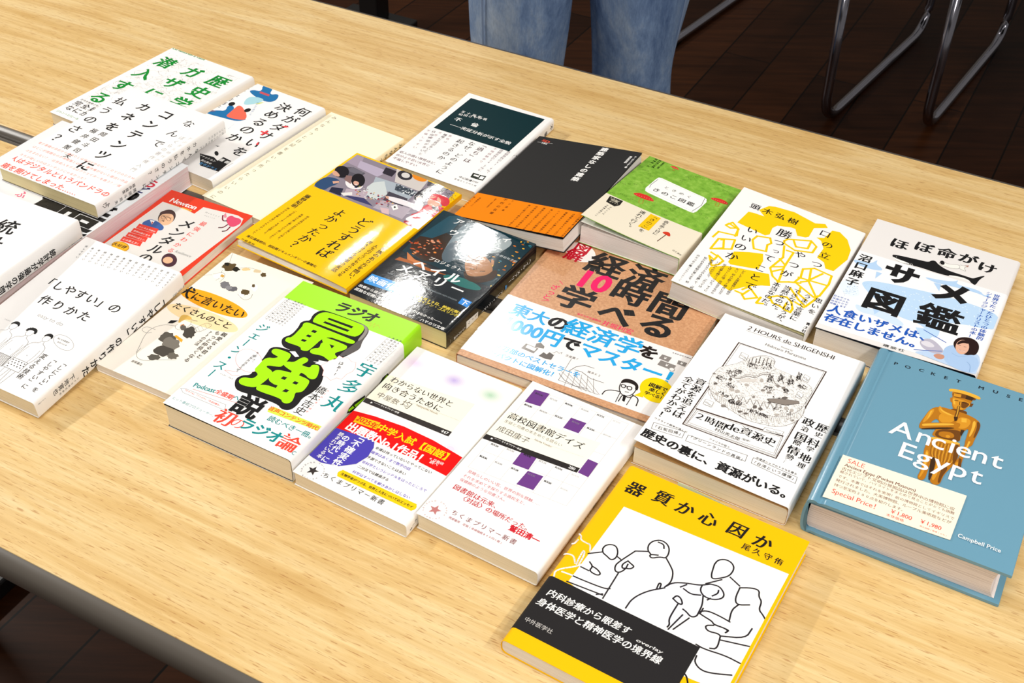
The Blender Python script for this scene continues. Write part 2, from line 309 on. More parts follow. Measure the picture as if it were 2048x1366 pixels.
# ------------------------------------------------------------------ books
class Book:
    def __init__(s, key, P, side='R', r=1.6):
        s.key = key; s.w, s.h, s.t = P['w'], P['h'], P['t']; s.l = P['lift']; s.side = side; s.r = min(r, s.t/2-.2); s.roll = P.get('roll', 0)
        s.root = empty('book', (P['x']*MM, P['y']*MM, TOP + P['z']*MM + .0003), (math.atan(P['b']), -math.atan(P['a']), R(P['rot'])))
    def lift(s, x, y):
        U = min(max(x/s.w+.5, 0), 1); V = min(max(y/s.h+.5, 0), 1); tl, tr, br, bl = s.l; p = 1.3
        z = V*(tl*(1-U)**p+tr*U**p)+(1-V)*(bl*(1-U)**p+br*U**p)
        return z - s.roll*max(0, (x-(s.w/2-45))/45)**2
    def flat(s): return max(map(abs, s.l)) < .05 and not s.roll
    def profile(s, off=0.0, k=1.0):
        """open (x, z, is_top) path: free edge over the front, round the spine, back under"""
        w, t, r = s.w/2+off, s.t+off, s.r+off; pts = []; n = 26
        for i in range(n+1): pts.append((-w+off + (2*w-off-r)*i/n, t, 1))
        for i in range(1, 6): a = math.pi/2*(1-i/6); pts.append((w-r+r*math.cos(a), t-r+r*math.sin(a), 1))
        for i in range(0, 4): pts.append((w + .25*math.sin(math.pi*(i+.5)/4), t-r-(t+off-2*r)*i/4, 0))
        for i in range(0, 7): a = -math.pi/2*i/6; pts.append((w-r+r*math.cos(a), -off+r+r*math.sin(a), 0))
        for i in range(1, 7): pts.append((w-r-(2*w-off-r)*i/6, -off, 0))
        if s.side == 'L': pts = [(-x, z, q) for x, z, q in pts]
        return pts
    def sheet(s, y0, y1, off=0.0, th=.3, k=1.0, inset=0.0, umax=None):
        """paper cover (or band) as a closed thin shell; returns verts, faces"""
        pr = s.profile(off); ny = 22 if not s.flat() else 2; V = []; Fc = []
        if inset: pr = [(x*(1-inset/(s.w/2)) if q else x, z, q) for x, z, q in pr]
        if umax is not None: pr = [(min(x, umax), z, q) for x, z, q in pr if q == 1 and x <= umax+6 or q == 0]
        nrm = []
        for i in range(len(pr)):
            a, b = pr[max(i-1, 0)], pr[min(i+1, len(pr)-1)]; dx, dz = b[0]-a[0], b[1]-a[1]; l = math.hypot(dx, dz) or 1; nrm.append((-dz/l, dx/l))
        sgn = 1 if nrm[2][1] < 0 else -1
        n = len(pr)
        for j in range(ny+1):
            y = y0+(y1-y0)*j/ny
            for lay in (0, 1):
                for (x, z, q), (nx, nz) in zip(pr, nrm):
                    zz = z + (s.lift(x, y)*k if q else 0); V.append((x+sgn*nx*th*lay, y, zz+sgn*nz*th*lay))
        st = 2*n
        for j in range(ny):
            for lay in (0, 1):
                o = j*st+lay*n
                for i in range(n-1):
                    f = (o+i, o+i+1, o+st+i+1, o+st+i); Fc.append(f if lay else f[::-1])
            for i in (0, n-1): f = (j*st+i, j*st+n+i, (j+1)*st+n+i, (j+1)*st+i); Fc.append(f)
        for j in (0, ny):
            o = j*st
            for i in range(n-1): Fc.append((o+i, o+i+1, o+n+i+1, o+n+i))
        return V, Fc
    def finish(s, name, V, Fc, base_mat, art, extra=0.0, clip=None, parent=None):
        """cover sheet plus its printing as one mesh"""
        me = bpy.data.meshes.new(name); mats = [base_mat]
        bm = bmesh.new(); vs = [bm.verts.new(Vector(v)*MM) for v in V]
        for f in Fc:
            try: bm.faces.new([vs[i] for i in f])
            except ValueError: pass
        bmesh.ops.recalc_face_normals(bm, faces=bm.faces[:])
        for f in bm.faces: f.smooth = True
        bm.to_mesh(me); bm.free(); me.set_sharp_from_angle(angle=R(24))
        o = link(name, me, mats, parent or s.root)
        parts = []
        for tgt, A in art:
            if not A.f: continue
            b2 = bmesh.new(); av = [b2.verts.new(v) for v in A.v]
            for f, k in zip(A.f, A.m):
                try: q = b2.faces.new([av[i] for i in f]); q.material_index = k
                except ValueError: pass
            if tgt != 'S':
                c = clip or (-s.w/2+.2, s.w/2-s.r*.5, -s.h/2+.2, s.h/2-.2)
                for co, no in (((c[0], 0, 0), (-1, 0, 0)), ((c[1], 0, 0), (1, 0, 0)), ((0, c[2], 0), (0, -1, 0)), ((0, c[3], 0), (0, 1, 0))):
                    bmesh.ops.bisect_plane(b2, geom=b2.verts[:]+b2.edges[:]+b2.faces[:], plane_co=co, plane_no=no, clear_outer=True)
                if not s.flat():
                    q = -s.w/2
                    while q < s.w/2: bmesh.ops.bisect_plane(b2, geom=b2.verts[:]+b2.edges[:]+b2.faces[:], plane_co=(q, 0, 0), plane_no=(1, 0, 0)); q += 9
                    q = -s.h/2
                    while q < s.h/2: bmesh.ops.bisect_plane(b2, geom=b2.verts[:]+b2.edges[:]+b2.faces[:], plane_co=(0, q, 0), plane_no=(0, 1, 0)); q += 14
                for v in b2.verts: v.co = Vector((v.co.x, v.co.y, s.t+extra+s.lift(v.co.x, v.co.y)+v.co.z))*MM
                bmesh.ops.triangulate(b2, faces=b2.faces[:])
                for f in b2.faces:
                    f.normal_update()
                    if f.normal.z < 0: f.normal_flip()
            else:
                for co, no in (((0, .4, 0), (0, -1, 0)), ((0, s.t-.3, 0), (0, 1, 0)), ((-s.h/2+.3, 0, 0), (-1, 0, 0)), ((s.h/2-.3, 0, 0), (1, 0, 0))):
                    bmesh.ops.bisect_plane(b2, geom=b2.verts[:]+b2.edges[:]+b2.faces[:], plane_co=co, plane_no=no, clear_outer=True)
                for v in b2.verts:
                    fr = min(max(v.co.y/s.t, 0), 1); e = s.r
                    dep = 0 if e < v.co.y < s.t-e else -(e-math.sqrt(max(0, e*e-(e-min(v.co.y, s.t-v.co.y))**2)))
                    v.co = Vector((s.w/2+.27+dep+extra+v.co.z, v.co.x, v.co.y))*MM
            parts.append((b2, A))
        for b2, A in parts:
            off = len(me.materials)
            for m_ in A.mats: me.materials.append(m_)
            for f in b2.faces: f.material_index += off
            b2.from_mesh(me); b2.to_mesh(me); b2.free()
        return o
    def page_block(s, m, inset=.8, side_in=1.2):
        w, r = s.w/2, max(s.r-.3, .3); x0, x1, z0, z1 = -w+side_in, w-.45, .4, s.t-.5-s.roll
        pf = [(x0, z0), (x1-r, z0)]+[(x1-r+r*math.cos(a), z0+r+r*math.sin(a)) for a in (-math.pi/2+math.pi/2*i/4 for i in range(1, 5))]
        pf += [(x1-r+r*math.cos(a), z1-r+r*math.sin(a)) for a in (math.pi/2*i/4 for i in range(0, 5))]+[(x0, z1)]
        if s.side == 'L': pf = [(-x, z) for x, z in pf]
        me = extrude_profile('page_block', [(x*MM, z*MM) for x, z in pf], (-s.h/2+inset)*MM, (s.h/2-inset)*MM)
        return link('page_block', me, m, s.root)

def art_for(key, target, gloss, spine=False):
    A = Art(); build_art(A, ART[key], target, gloss); return A
def spine_art(key, gloss):
    A = Art()
    # spine items are (y along the book, z up): letters keep their heads towards the top of the book
    build_art(A, ART[key], 'S', gloss)
    return A
PAPER = (.55, 0, .12); SATIN = (.34, 0, .3); GLOSSY = (.10, 0, .6)
PAGE_CREAM = page_mat('cream_pages', '#f4ead2', '#e3d7ba'); PAGE_WHITE = page_mat('white_pages', '#f3ede6', '#dcd1c7'); PAGE_YEL = page_mat('yellowish_pages', '#eedfb0', '#dfce98'); PAGE_PINK = page_mat('pinkish_pages', '#f1e4e6', '#e6b3bf')

# where each book lies: centre, turn, size and thickness in mm, height of its underside, tilt, and how far each cover corner lifts
POSE = {
 'P': dict(x=-78.48, y=674.94, rot=-29.19, w=105.17, h=173.36, t=14, z=0, a=0, b=0, lift=(0, 0, 0, 0.6)),
 'Q': dict(x=20.25, y=632.92, rot=-29.94, w=104.39, h=173.27, t=15, z=0.3, a=0, b=0, lift=(0, 0, 0, 1.5)),
 'W': dict(x=109.66, y=521.78, rot=-30.30, w=148.01, h=191.15, t=14, z=0, a=0, b=0, lift=(0, 1, 1, 0)),
 'O': dict(x=-179.54, y=739.23, rot=-27.83, w=126.18, h=188.08, t=24.5, z=0, a=0, b=0, lift=(0, 0, 0, 1.5)),
 'S': dict(x=241.45, y=903.12, rot=-28.83, w=128.50, h=183.26, t=18.4, z=8.9, a=-0.081, b=0, lift=(0, 0, 5, 2)),
 'T': dict(x=373.76, y=856.30, rot=-28.40, w=138.82, h=194.69, t=23, z=0, a=0, b=0, lift=(1, 0, 7, 1.5)),
 'U': dict(x=200.20, y=709.09, rot=-29.08, w=129.12, h=190.90, t=18, z=0, a=0, b=0, lift=(3, 3, 2.5, 8.5)),
 'K': dict(x=-48.95, y=1121.54, rot=-28.37, w=110.83, h=173.04, t=14.5, z=0, a=0, b=0, lift=(1.5, 0, 0, 2)),
 'N': dict(x=-64.44, y=884.35, rot=-30.17, w=106.75, h=156.81, t=19, z=0, a=0, b=0, lift=(0, 0, 0, 0)),
 'L': dict(x=36.93, y=1022.92, rot=-28.51, w=123.72, h=179.81, t=14.5, z=9, a=0.125, b=0, lift=(0, 2, 3, 1)),
 'M': dict(x=146.82, y=984.84, rot=-29.58, w=104.83, h=157.82, t=19, z=5.3, a=0, b=-0.065, lift=(6, 0, 1, 12)),
 'A': dict(x=-415.17, y=1203.52, rot=-31.83, w=130.98, h=188.62, t=16, z=0, a=0, b=0, lift=(0, 0, 0, 0)),
 'B': dict(x=-415.48, y=1055.50, rot=-28.76, w=131.68, h=188.10, t=15.5, z=24.7, a=0, b=0, lift=(2, 0, 0, 0)),
 'C': dict(x=-477.70, y=971.90, rot=-28.34, w=178.63, h=255.50, t=24, z=0, a=0, b=0, lift=(0, 0, 0, 0)),
 'D': dict(x=-508.71, y=854.29, rot=-25.89, w=130.00, h=188.00, t=20, z=24.7, a=0, b=0, lift=(0, 0, 0, 0)),
 'E': dict(x=-394.45, y=798.15, rot=-27.18, w=113.97, h=184.51, t=18, z=5.95, a=0, b=0.0605, lift=(0, 0, 0, 0)),
 'F': dict(x=-307.59, y=1129.96, rot=-31.83, w=101.16, h=181.24, t=16, z=0, a=0, b=0, lift=(0, 0, 0, 0)),
 'G': dict(x=-330.38, y=944.16, rot=-25.13, w=101.19, h=111.00, t=11, z=0, a=0, b=0, lift=(0, 0, 0, 0)),
 'H': dict(x=-270.50, y=810.30, rot=-27.11, w=96.00, h=183.77, t=8.6, z=0, a=0, b=0, lift=(0, 0, 0, 0)),
 'I': dict(x=-222.13, y=1070.52, rot=-31.97, w=102.23, h=206.01, t=8.8, z=0, a=0, b=0, lift=(0, 0, 0, 0)),
 'J': dict(x=-160.64, y=964.92, rot=-31.33, w=133.59, h=187.30, t=8.6, z=11.6, a=-0.012, b=0, lift=(0, 0, 0, 1.5), roll=2.2),
 'R': dict(x=80.32, y=824.58, rot=-26.75, w=182.00, h=210.00, t=9.2, z=0, a=0, b=0, lift=(0, 0, 3, 2.2)),
 'V': dict(x=332.13, y=644.60, rot=-27.74, w=145.98, h=196.93, t=35, z=0, a=0, b=0, lift=(0, 0, 1, 0)),
}

# printed artwork of each book, in millimetres on its cover: (surface, layer, kind, colour, ...)
ART = {
 'A': [('F',1,'s','#9a9392',[-58,-78,56,82],520,11),
('F',2,'t','#0b8a2e','歴史学',38.9,63,0.00,-30.78,26,'v',(.035,.012),1,0),
('F',2,'t','#0b8a2e','ガザに',-1.6,62.1,0.00,-31.58,25,'v',(.035,.012),1,0),
('F',2,'t','#0b8a2e','潜入する',-44.4,62.1,0.00,-34.20,25,'v',(.035,.012),1,0),
('F',2,'t','#0b8a2e','Un historien à Gaza',-64.1,93.9,52.78,0.00,6,'f',(.03,0),1,0),
('F',2,'t','#0b8a2e','Jean-Pierre Filiu',-7.2,96.1,24.47,0.00,4.5,'f',(0,0),1,0),
('F',2,'t','#1c1b1c','完全封',-54,-63.6,12.39,0.00,10.5,'h',(.01,.01),1,0),
('F',2,'t','#1c1b1c','なにが',-54,-75.4,11.93,0.00,10.5,'h',(.01,.01),1,0),
('F',2,'t','#444','世界を震撼させた',-57,-55.2,4.06,0.00,3.6,'h',(0,0),1,0),
('F',2,'t','#0b8a2e','ジャン=ピエール',-59.5,-87.5,4.41,0.00,4.4,'h',(0,0),1,0)],
 'B': [('F',1,'t','#1c1b1c','なんで',38.5,69.6,0.00,-23.41,14,'v',(0,-.008),1,0),
('F',1,'t','#1c1b1c','コンテンツに',6.5,70.3,0.00,-23.48,17,'v',(.02,.02),1,0),
('F',1,'t','#1c1b1c','カネを',-24.7,70,0.00,-23.82,16,'v',(.02,.02),1,0),
('F',1,'t','#1c1b1c','払うのさ？',-54.2,65.8,0.00,-22.25,15.5,'v',(.012,0),1,0),
('F',1,'t','#1c1b1c','岡田斗司夫',-22,6.2,0.00,-12.18,8.5,'v',(.008,.004),1,0),
('F',1,'t','#1c1b1c','福井健策',-35,6.3,0.00,-12.51,8.5,'v',(.008,.004),1,0),
('F',1,'t','#9a9696','ぼくらの著作権入門',52,43.6,0.00,-8.89,6.6,'v',(-.02,-.02),1,0),
('F',1,'t','#b4b0b0','デジタル時代の',60,47.1,0.00,-8.14,5,'v',(-.02,-.02),1,0),
('F',1,'t','#ef5a4c','人はデジタルというパンドラの',-64.2,-74.1,9.54,0.00,9.2,'h',(.014,.014),1,0),
('F',1,'t','#ef5a4c','箱を開けてしまった……',-61.3,-87.9,9.38,0.00,9.2,'h',(.014,.014),1,0),
('F',1,'t','#f4a49c','電子書籍の自炊から違法ＤＬは何がだめなの？／ＤＶＤのＤＲＭ',-64.6,-39.7,4.54,0.00,4.1,'h',(0,0),1,0),
('F',1,'t','#f4a49c','はどこが問題なのか海賊版とは？／著作権がないと面白い作品',-63.3,-48.1,4.63,0.00,4.2,'h',(0,0),1,0),
('F',1,'t','#f4a49c','は生まれない？／広告収入モデルはクリエイターを救う？／僕',-64.4,-56.7,4.63,0.00,4.2,'h',(0,0),1,0),
('F',1,'t','#f4a49c','たちが欲しいのはコンテンツじゃなかった？',-63.2,-65.3,4.61,0.00,4.2,'h',(0,0),1,0),
('S',1,'t','#1c1b1c','カネを払うのさ？',46.4,10.8,-9.50,0.00,6,'v',(0,0),1,0),
('S',1,'t','#1c1b1c','なんでコンテンツに',47.6,2.4,-9.76,0.00,5.5,'v',(0,0),1,0),
('S',1,'t','#1c1b1c','福井健策',-43.5,10.4,-4.66,-0.00,4.2,'v',(0,0),1,0),
('S',1,'t','#1c1b1c','岡田斗司夫',-43.7,4.9,-6.32,-0.00,4.2,'v',(0,0),1,0),
('S',1,'t','#aaa','デジタル時代の',93.3,6.8,-4.15,-0.00,3.2,'v',(0,0),1,0),
('S',1,'t','#aaa','ぼくらの著作権入門',88.9,2.8,-4.40,-0.00,3.2,'v',(0,0),1,0),
('S',1,'l','#1c1b1c',[-84.9,11.2,-80.9,11.5,-82.2,8.9,-77.7,8.8,-79.9,5.8],0.6,0),
('S',1,'l','#1c1b1c',[-86.1,10.3,-84,7.3,-79.3,7.9],0.5,0)],
 'C': [('F',1,'t','#1c1b1c','創',25.3,3,1.00,0.00,42,'h',(.05,.03),1,0),
('F',1,'t','#1c1b1c','造',65.6,5,1.00,0.00,42,'h',(.05,.03),1,0),
('F',1,'t','#1c1b1c','ビ',76,23.8,1.00,0.00,17,'h',(.05,.04),1,0),
('F',1,'t','#1c1b1c','10',79.8,55.4,1.00,0.00,18,'h',(.05,.05),1,0),
('F',1,'t','#1c1b1c','ド',83.8,-21.7,1.00,0.00,14,'h',(.05,.05),1,0),
('F',1,'t','#1c1b1c','を',87.2,-34.8,1.00,0.00,9,'h',(.03,.03),1,0),
('F',1,'t','#d02840','ら',80.1,82.3,1.00,0.00,15,'h',(.04,.03),1,0),
('F',1,'t','#2a2a66','ど',79.6,69.5,1.00,0.00,13,'h',(.04,.03),1,0),
('F',1,'t','#e06a8a','ふ',-16.1,2.3,1.00,0.00,12,'h',(.02,.02),1,0)],
 'D': [('F',1,'t','#1c1b1c','統計',14.8,54,6.01,-25.39,23,'v',(.012,.012),1,0),
('S',1,'t','#1c1b1c','統計学が最強の学問',55.8,6.3,-7.89,-0.00,7.9,'v',(.02,.01),1,0)],
 'E': [('F',1,'t','#1c1b1c','「しやすい」の',-41.8,27.1,13.08,0.00,12.5,'h',(.012,.006),1,0),
('F',1,'t','#1c1b1c','作りかた',-25.7,6.9,15.31,0.00,12.5,'h',(.012,.006),1,0),
('F',1,'t','#8a8888','easy to do',-17.8,-10,29.27,0.00,6,'f',(-.02,-.02),1,0),
('F',1,'t','#555','わかりやすい',53.4,86.9,0.59,-3.66,2.9,'v',(0,0),1,0),
('F',1,'t','#555','見つけやすい',46.4,86.5,0.61,-3.66,2.9,'v',(0,0),1,0),
('F',1,'t','#555','使いやすい',39.5,86.1,0.66,-3.83,2.9,'v',(0,0),1,0),
('F',1,'t','#555','売りやすい',32.5,85.7,0.67,-3.84,2.9,'v',(0,0),1,0),
('F',1,'t','#555','買いやすい',25.4,85.2,0.69,-3.84,2.9,'v',(0,0),1,0),
('F',1,'t','#555','選びやすい',18.4,84.8,0.71,-3.85,2.9,'v',(0,0),1,0),
('F',1,'t','#555','話しやすい',11.3,84.4,0.73,-3.86,2.9,'v',(0,0),1,0),
('F',1,'t','#555','聞きやすい',4.2,84,0.75,-3.86,2.9,'v',(0,0),1,0),
('F',1,'t','#555','書きやすい',-3,83.6,0.77,-3.87,2.9,'v',(0,0),1,0),
('F',1,'t','#555','読みやすい',-10.2,83.2,0.79,-3.88,2.9,'v',(0,0),1,0),
('F',1,'t','#555','覚えやすい',-17.4,82.8,0.81,-3.88,2.9,'v',(0,0),1,0),
('F',1,'t','#555','続けやすい',-24.6,82.3,0.83,-3.89,2.9,'v',(0,0),1,0),
('F',1,'t','#555','考えやすい',-31.9,81.9,0.85,-3.90,2.9,'v',(0,0),1,0),
('F',1,'t','#555','食べやすい',-39.2,81.5,0.87,-3.90,2.9,'v',(0,0),1,0),
('F',1,'t','#555','探しやすい',-46.5,81.1,0.89,-3.91,2.9,'v',(0,0),1,0),
('F',1,'o','#3a3838',[-25.8,-31.3,3.4,4.4,-7.1,-30.8,3.4,4.4,11.2,-29.8,3.4,4.4],0.25),
('F',1,'ps','#1c1b1c',[-30,-30.8,-30.2,-28.3,-27.8,-25.1,-23.8,-25.3,-21.5,-28.1,-21.8,-30.5,-23.2,-28.7,-26.3,-28.3,-28.4,-29.1]),
('F',1,'ls','#3a3838',[-27.2,-35.7,-27.6,-38.3,-31.8,-39.7,-34.4,-42.3,-36.2,-51.3,-36.8,-60.3,-35.4,-64.3],0.25,0),
('F',1,'ls','#3a3838',[-24.2,-35.7,-23.8,-38.3,-19.8,-39.5,-17.2,-42.3,-15.8,-51.3,-16.4,-59.3,-18.8,-64.3],0.25,0),
('F',1,'ls','#3a3838',[-32.2,-45.3,-33.2,-53.3,-33,-61.3],0.2,0),
('F',1,'ls','#3a3838',[-19.8,-45.3,-19,-53.3,-19.8,-61.3],0.2,0),
('F',1,'l','#3a3838',[-25.8,-54.3,-25.4,-54.9],0.4,0),
('F',1,'l','#3a3838',[-33.8,-61.3,-17.8,-61.3,-16.8,-73.3,-34.8,-73.3],0.28,1),
('F',1,'o','#1c1b1c',[-32.6,-63.3,.6,.6,-29.4,-63.3,.6,.6,-26.2,-63.3,.6,.6,-23,-63.3,.6,.6,-19.8,-63.3,.6,.6,-31.2,-66,.6,.6,-28,-66,.6,.6,-24.8,-66,.6,.6,-21.6,-66,.6,.6,-18.4,-66,.6,.6,-32.6,-68.7,.6,.6,-29.4,-68.7,.6,.6,-26.2,-68.7,.6,.6,-23,-68.7,.6,.6,-19.8,-68.7,.6,.6,-31.2,-71.4,.6,.6,-2.5,-29.5,1.1,1.1,-2.7,-28,1.1,1.1,-3.7,-26.7,1.1,1.1,-5.2,-25.9,1.1,1.1,-7.1,-25.6,1.1,1.1,-9,-25.9,1.1,1.1,-10.5,-26.8,1.1,1.1,-11.5,-28.1,1.1,1.1,-11.6,-29.6,1.1,1.1,4.4,-61.8,.6,.6,7.6,-61.8,.6,.6,10.8,-61.8,.6,.6,14,-61.8,.6,.6,17.2,-61.8,.6,.6,5.8,-64.5,.6,.6,9,-64.5,.6,.6,12.2,-64.5,.6,.6,15.4,-64.5,.6,.6,18.6,-64.5,.6,.6,4.4,-67.2,.6,.6,7.6,-67.2,.6,.6,10.8,-67.2,.6,.6,14,-67.2,.6,.6,17.2,-67.2,.6,.6,5.8,-69.9,.6,.6],0),
('F',1,'ls','#3a3838',[-31.8,-73.3,-31.2,-83.3,-30.4,-91.3,-31.4,-94.3,-34.2,-95.3,-32.8,-96.7,-28.8,-96.3,-28.2,-91.3,-27.4,-81.3,-26.8,-73.3],0.25,0),
('F',1,'ls','#3a3838',[-19.8,-73.3,-20.4,-83.3,-21.2,-91.3,-20.2,-94.3,-17.4,-95.3,-18.8,-96.7,-22.8,-96.3,-23.4,-91.3,-24.2,-81.3,-24.8,-73.3],0.25,0),
('F',1,'ps','#1c1b1c',[-11.3,-30.2,-11.5,-27.8,-9.1,-24.6,-5.1,-24.8,-2.8,-27.6,-3.1,-29.9,-4.5,-28.1,-7.6,-27.8,-9.7,-28.6]),
('F',1,'ls','#3a3838',[-8.5,-35.1,-8.9,-37.8,-13.1,-39.1,-15.7,-41.8,-17.5,-50.8,-18.1,-59.8,-16.7,-63.8],0.25,0),
('F',1,'ls','#3a3838',[-5.5,-35.1,-5.1,-37.8,-1.1,-39,1.5,-41.8,2.9,-50.8,2.3,-58.8,-.1,-63.8],0.25,0),
('F',1,'ls','#3a3838',[-13.5,-44.8,-14.5,-52.8,-14.3,-60.8],0.2,0),
('F',1,'ls','#3a3838',[-1.1,-44.8,-.3,-52.8,-1.1,-60.8],0.2,0),
('F',1,'l','#3a3838',[-7.1,-53.8,-6.7,-54.4],0.4,0),
('F',1,'l','#3a3838',[-15.1,-60.8,.9,-60.8,1.9,-72.8,-16.1,-72.8],0.28,1),
('F',1,'l','#1c1b1c',[-14.5,-61,-15.3,-72.5],0.35,0),
('F',1,'l','#1c1b1c',[-13.1,-61,-13.8,-72.5],0.35,0),
('F',1,'l','#1c1b1c',[-11.8,-61,-12.3,-72.5],0.35,0),
('F',1,'l','#1c1b1c',[-10.4,-61,-10.8,-72.5],0.35,0),
('F',1,'l','#1c1b1c',[-9.1,-61,-9.3,-72.5],0.35,0),
('F',1,'l','#1c1b1c',[-7.7,-61,-7.8,-72.5],0.35,0),
('F',1,'l','#1c1b1c',[-6.4,-61,-6.3,-72.5],0.35,0),
('F',1,'l','#1c1b1c',[-5,-61,-4.8,-72.5],0.35,0),
('F',1,'l','#1c1b1c',[-3.7,-61,-3.3,-72.5],0.35,0),
('F',1,'l','#1c1b1c',[-2.3,-61,-1.8,-72.5],0.35,0),
('F',1,'l','#1c1b1c',[-1,-61,-.3,-72.5],0.35,0),
('F',1,'l','#1c1b1c',[.4,-61,1.2,-72.5],0.35,0),
('F',1,'ls','#3a3838',[-13.1,-72.8,-12.5,-82.8,-11.7,-90.8,-12.7,-93.8,-15.5,-94.8,-14.1,-96.2,-10.1,-95.8,-9.5,-90.8,-8.7,-80.8,-8.1,-72.8],0.25,0),
('F',1,'ls','#3a3838',[-1.1,-72.8,-1.7,-82.8,-2.5,-90.8,-1.5,-93.8,1.3,-94.8,-.1,-96.2,-4.1,-95.8,-4.7,-90.8,-5.5,-80.8,-6.1,-72.8],0.25,0),
('F',1,'ps','#1c1b1c',[7,-29.3,6.8,-26.8,9.2,-23.6,13.2,-23.8,15.5,-26.6,15.2,-29,13.8,-27.2,10.7,-26.8,8.6,-27.6]),
('F',1,'ls','#3a3838',[9.8,-34.2,9.4,-36.8,5.2,-38.2,2.6,-40.8,.8,-49.8,.2,-58.8,1.6,-62.8],0.25,0),
('F',1,'ls','#3a3838',[12.8,-34.2,13.2,-36.8,17.2,-38,19.8,-40.8,21.2,-49.8,20.6,-57.8,18.2,-62.8],0.25,0),
('F',1,'ls','#3a3838',[4.8,-43.8,3.8,-51.8,4,-59.8],0.2,0),
('F',1,'ls','#3a3838',[17.2,-43.8,18,-51.8,17.2,-59.8],0.2,0),
('F',1,'l','#3a3838',[11.2,-52.8,11.6,-53.4],0.4,0),
('F',1,'l','#3a3838',[3.2,-59.8,19.2,-59.8,20.2,-71.8,2.2,-71.8],0.28,1),
('F',1,'ls','#3a3838',[5.2,-71.8,5.8,-81.8,6.6,-89.8,5.6,-92.8,2.8,-93.8,4.2,-95.2,8.2,-94.8,8.8,-89.8,9.6,-79.8,10.2,-71.8],0.25,0),
('F',1,'ls','#3a3838',[17.2,-71.8,16.6,-81.8,15.8,-89.8,16.8,-92.8,19.6,-93.8,18.2,-95.2,14.2,-94.8,13.6,-89.8,12.8,-79.8,12.2,-71.8],0.25,0),
('F',1,'e','#555',[27.7,-26.9,11.5,-.4,3.8,-6.9],0.2),
('F',1,'t','#555','気になる髪型が',20.2,-25,1.88,0.00,1.9,'h',(0,0),1,0),
('F',1,'t','#555','あるといいな',23.2,-28.5,1.78,0.00,1.8,'h',(0,0),1,0),
('F',1,'t','#777','しんぶん',-38.8,-28,1.78,0.00,1.5,'h',(0,0),1,0),
('F',1,'t','#1c1b1c','「しにくい」を',47.2,-45.6,0.00,-5.71,5.7,'v',(0,0),1,0),
('F',1,'t','#1c1b1c','「しやすい」に',36.6,-46,0.00,-5.81,5.8,'v',(0,0),1,0),
('F',1,'t','#1c1b1c','変える技術',24.9,-47.4,0.00,-6.64,6.4,'v',(0,0),1,0),
('S',1,'t','#1c1b1c','「しやすい」の作りかた',65.8,5.4,-10.19,0.00,9.2,'v',(.02,.012),1,0),
('S',1,'t','#1c1b1c','下地寛也',-50.8,11.1,-6.29,-0.00,6,'v',(0,0),1,0),
('S',1,'t','#666','コクヨ株式会社',-45.9,5.6,-3.40,0.00,2.4,'v',(0,0),1,0),
('S',1,'t','#999','easy to do',98.6,1.6,-22.72,0.00,4,'f',(0,0),1,0),
('S',1,'t','#1c1b1c','サンマーク出版',-81.1,13.6,-1.14,-0.00,1.1,'v',(0,0),1,0)],
 'F': [('F',1,'t','#1c1b1c','何がダサいを',35.1,69.9,0.00,-20.32,18,'v',(.014,.006),1,0),
('F',1,'t','#1c1b1c','決めるのか',11.1,66.3,0.00,-20.02,18,'v',(.014,.006),1,0),
('F',3,'t','#e8434a','十',30.6,11.7,1.00,0.00,11,'h',(.06,.05),1,0),
('F',3,'p','#e8434a',[37,33.1,45.4,33.2,41.7,33.8,45.3,36.2,40.3,36.6]),
('F',3,'p','#e8434a',[39.2,-12,37.8,-5.7,42,-10.8]),
('F',1,'t','#1c1b1c','平芳裕子',-51.4,54.9,0.00,-9.88,8,'v',(.012,.006),1,0),
('F',1,'e','#1c1b1c',[-56,86.1,5.4,-.5,-1.4,4.6],0),
('F',1,'ps','#1f6fa8',[-44.2,93,-28.7,94.4,-22,78.1,-13.6,87.2,-5.9,72.8,-10.9,64.4,-25.2,64.3,-47,71.2,-44.5,77.1,-33.7,79.2]),
('F',1,'p','#c8505a',[-35.1,79,-21.4,79.3,-19.7,75.5,-33.7,75]),
('F',1,'ps','#a9d5df',[-34.9,50.7,-37.7,62.3,-28.2,67.6,-17.5,66.8,-19.3,55.4,-28.8,44]),
('F',1,'p','#d7dc8a',[-21.3,54,-17.5,60.7,-14.3,62,-17.1,55.3]),
('F',1,'ps','#1f6fa8',[-44.2,34.9,-35.8,36.7,-26.2,22.6,-28.2,12.6,-9.4,20.5,-4.1,23,-11,12.8,-30.2,10.1,-47.4,7.3,-57.7,8.8,-63.2,9.8,-52.4,12.5,-45.5,19.2,-37,23.1]),
('F',1,'ps','#ef6b55',[-33,33.8,-34,41.2,-27.9,40.6,-22.5,37.1,-18.6,35.8,-6.3,24.6,-7.5,17.9,-28.9,12.9,-30.7,23.5]),
('F',1,'p','#7a5a70',[-63.2,9.8,-49.5,16.5,-45.2,16.6,-53.7,9.2]),
('F',1,'e','#1c1b1c',[-42.2,38.7,1.7,3.6,3.4,-2.5],0),
('F',1,'e','#1c1b1c',[-18,38.2,1.5,3.8,3.1,-2.2],0),
('F',1,'e','#222',[17.3,-48.6,3.6,-1.1,-1.6,3.2],0),
('F',1,'p','#333',[4.9,-37.4,9.8,-35.8,8.9,-38.2]),
('F',1,'t','#7f9fc8','東大生が熱狂した',-19.8,57.1,1.58,-3.48,3,'v',(0,0),1,0),
('F',1,'t','#7f9fc8','ファッション学',-9.7,6.8,0.32,-1.69,1.7,'v',(0,0),1,0),
('F',1,'t','#999','ちくまの',-50.2,88.7,0.00,-6.78,3,'v',(0,0),1,0),
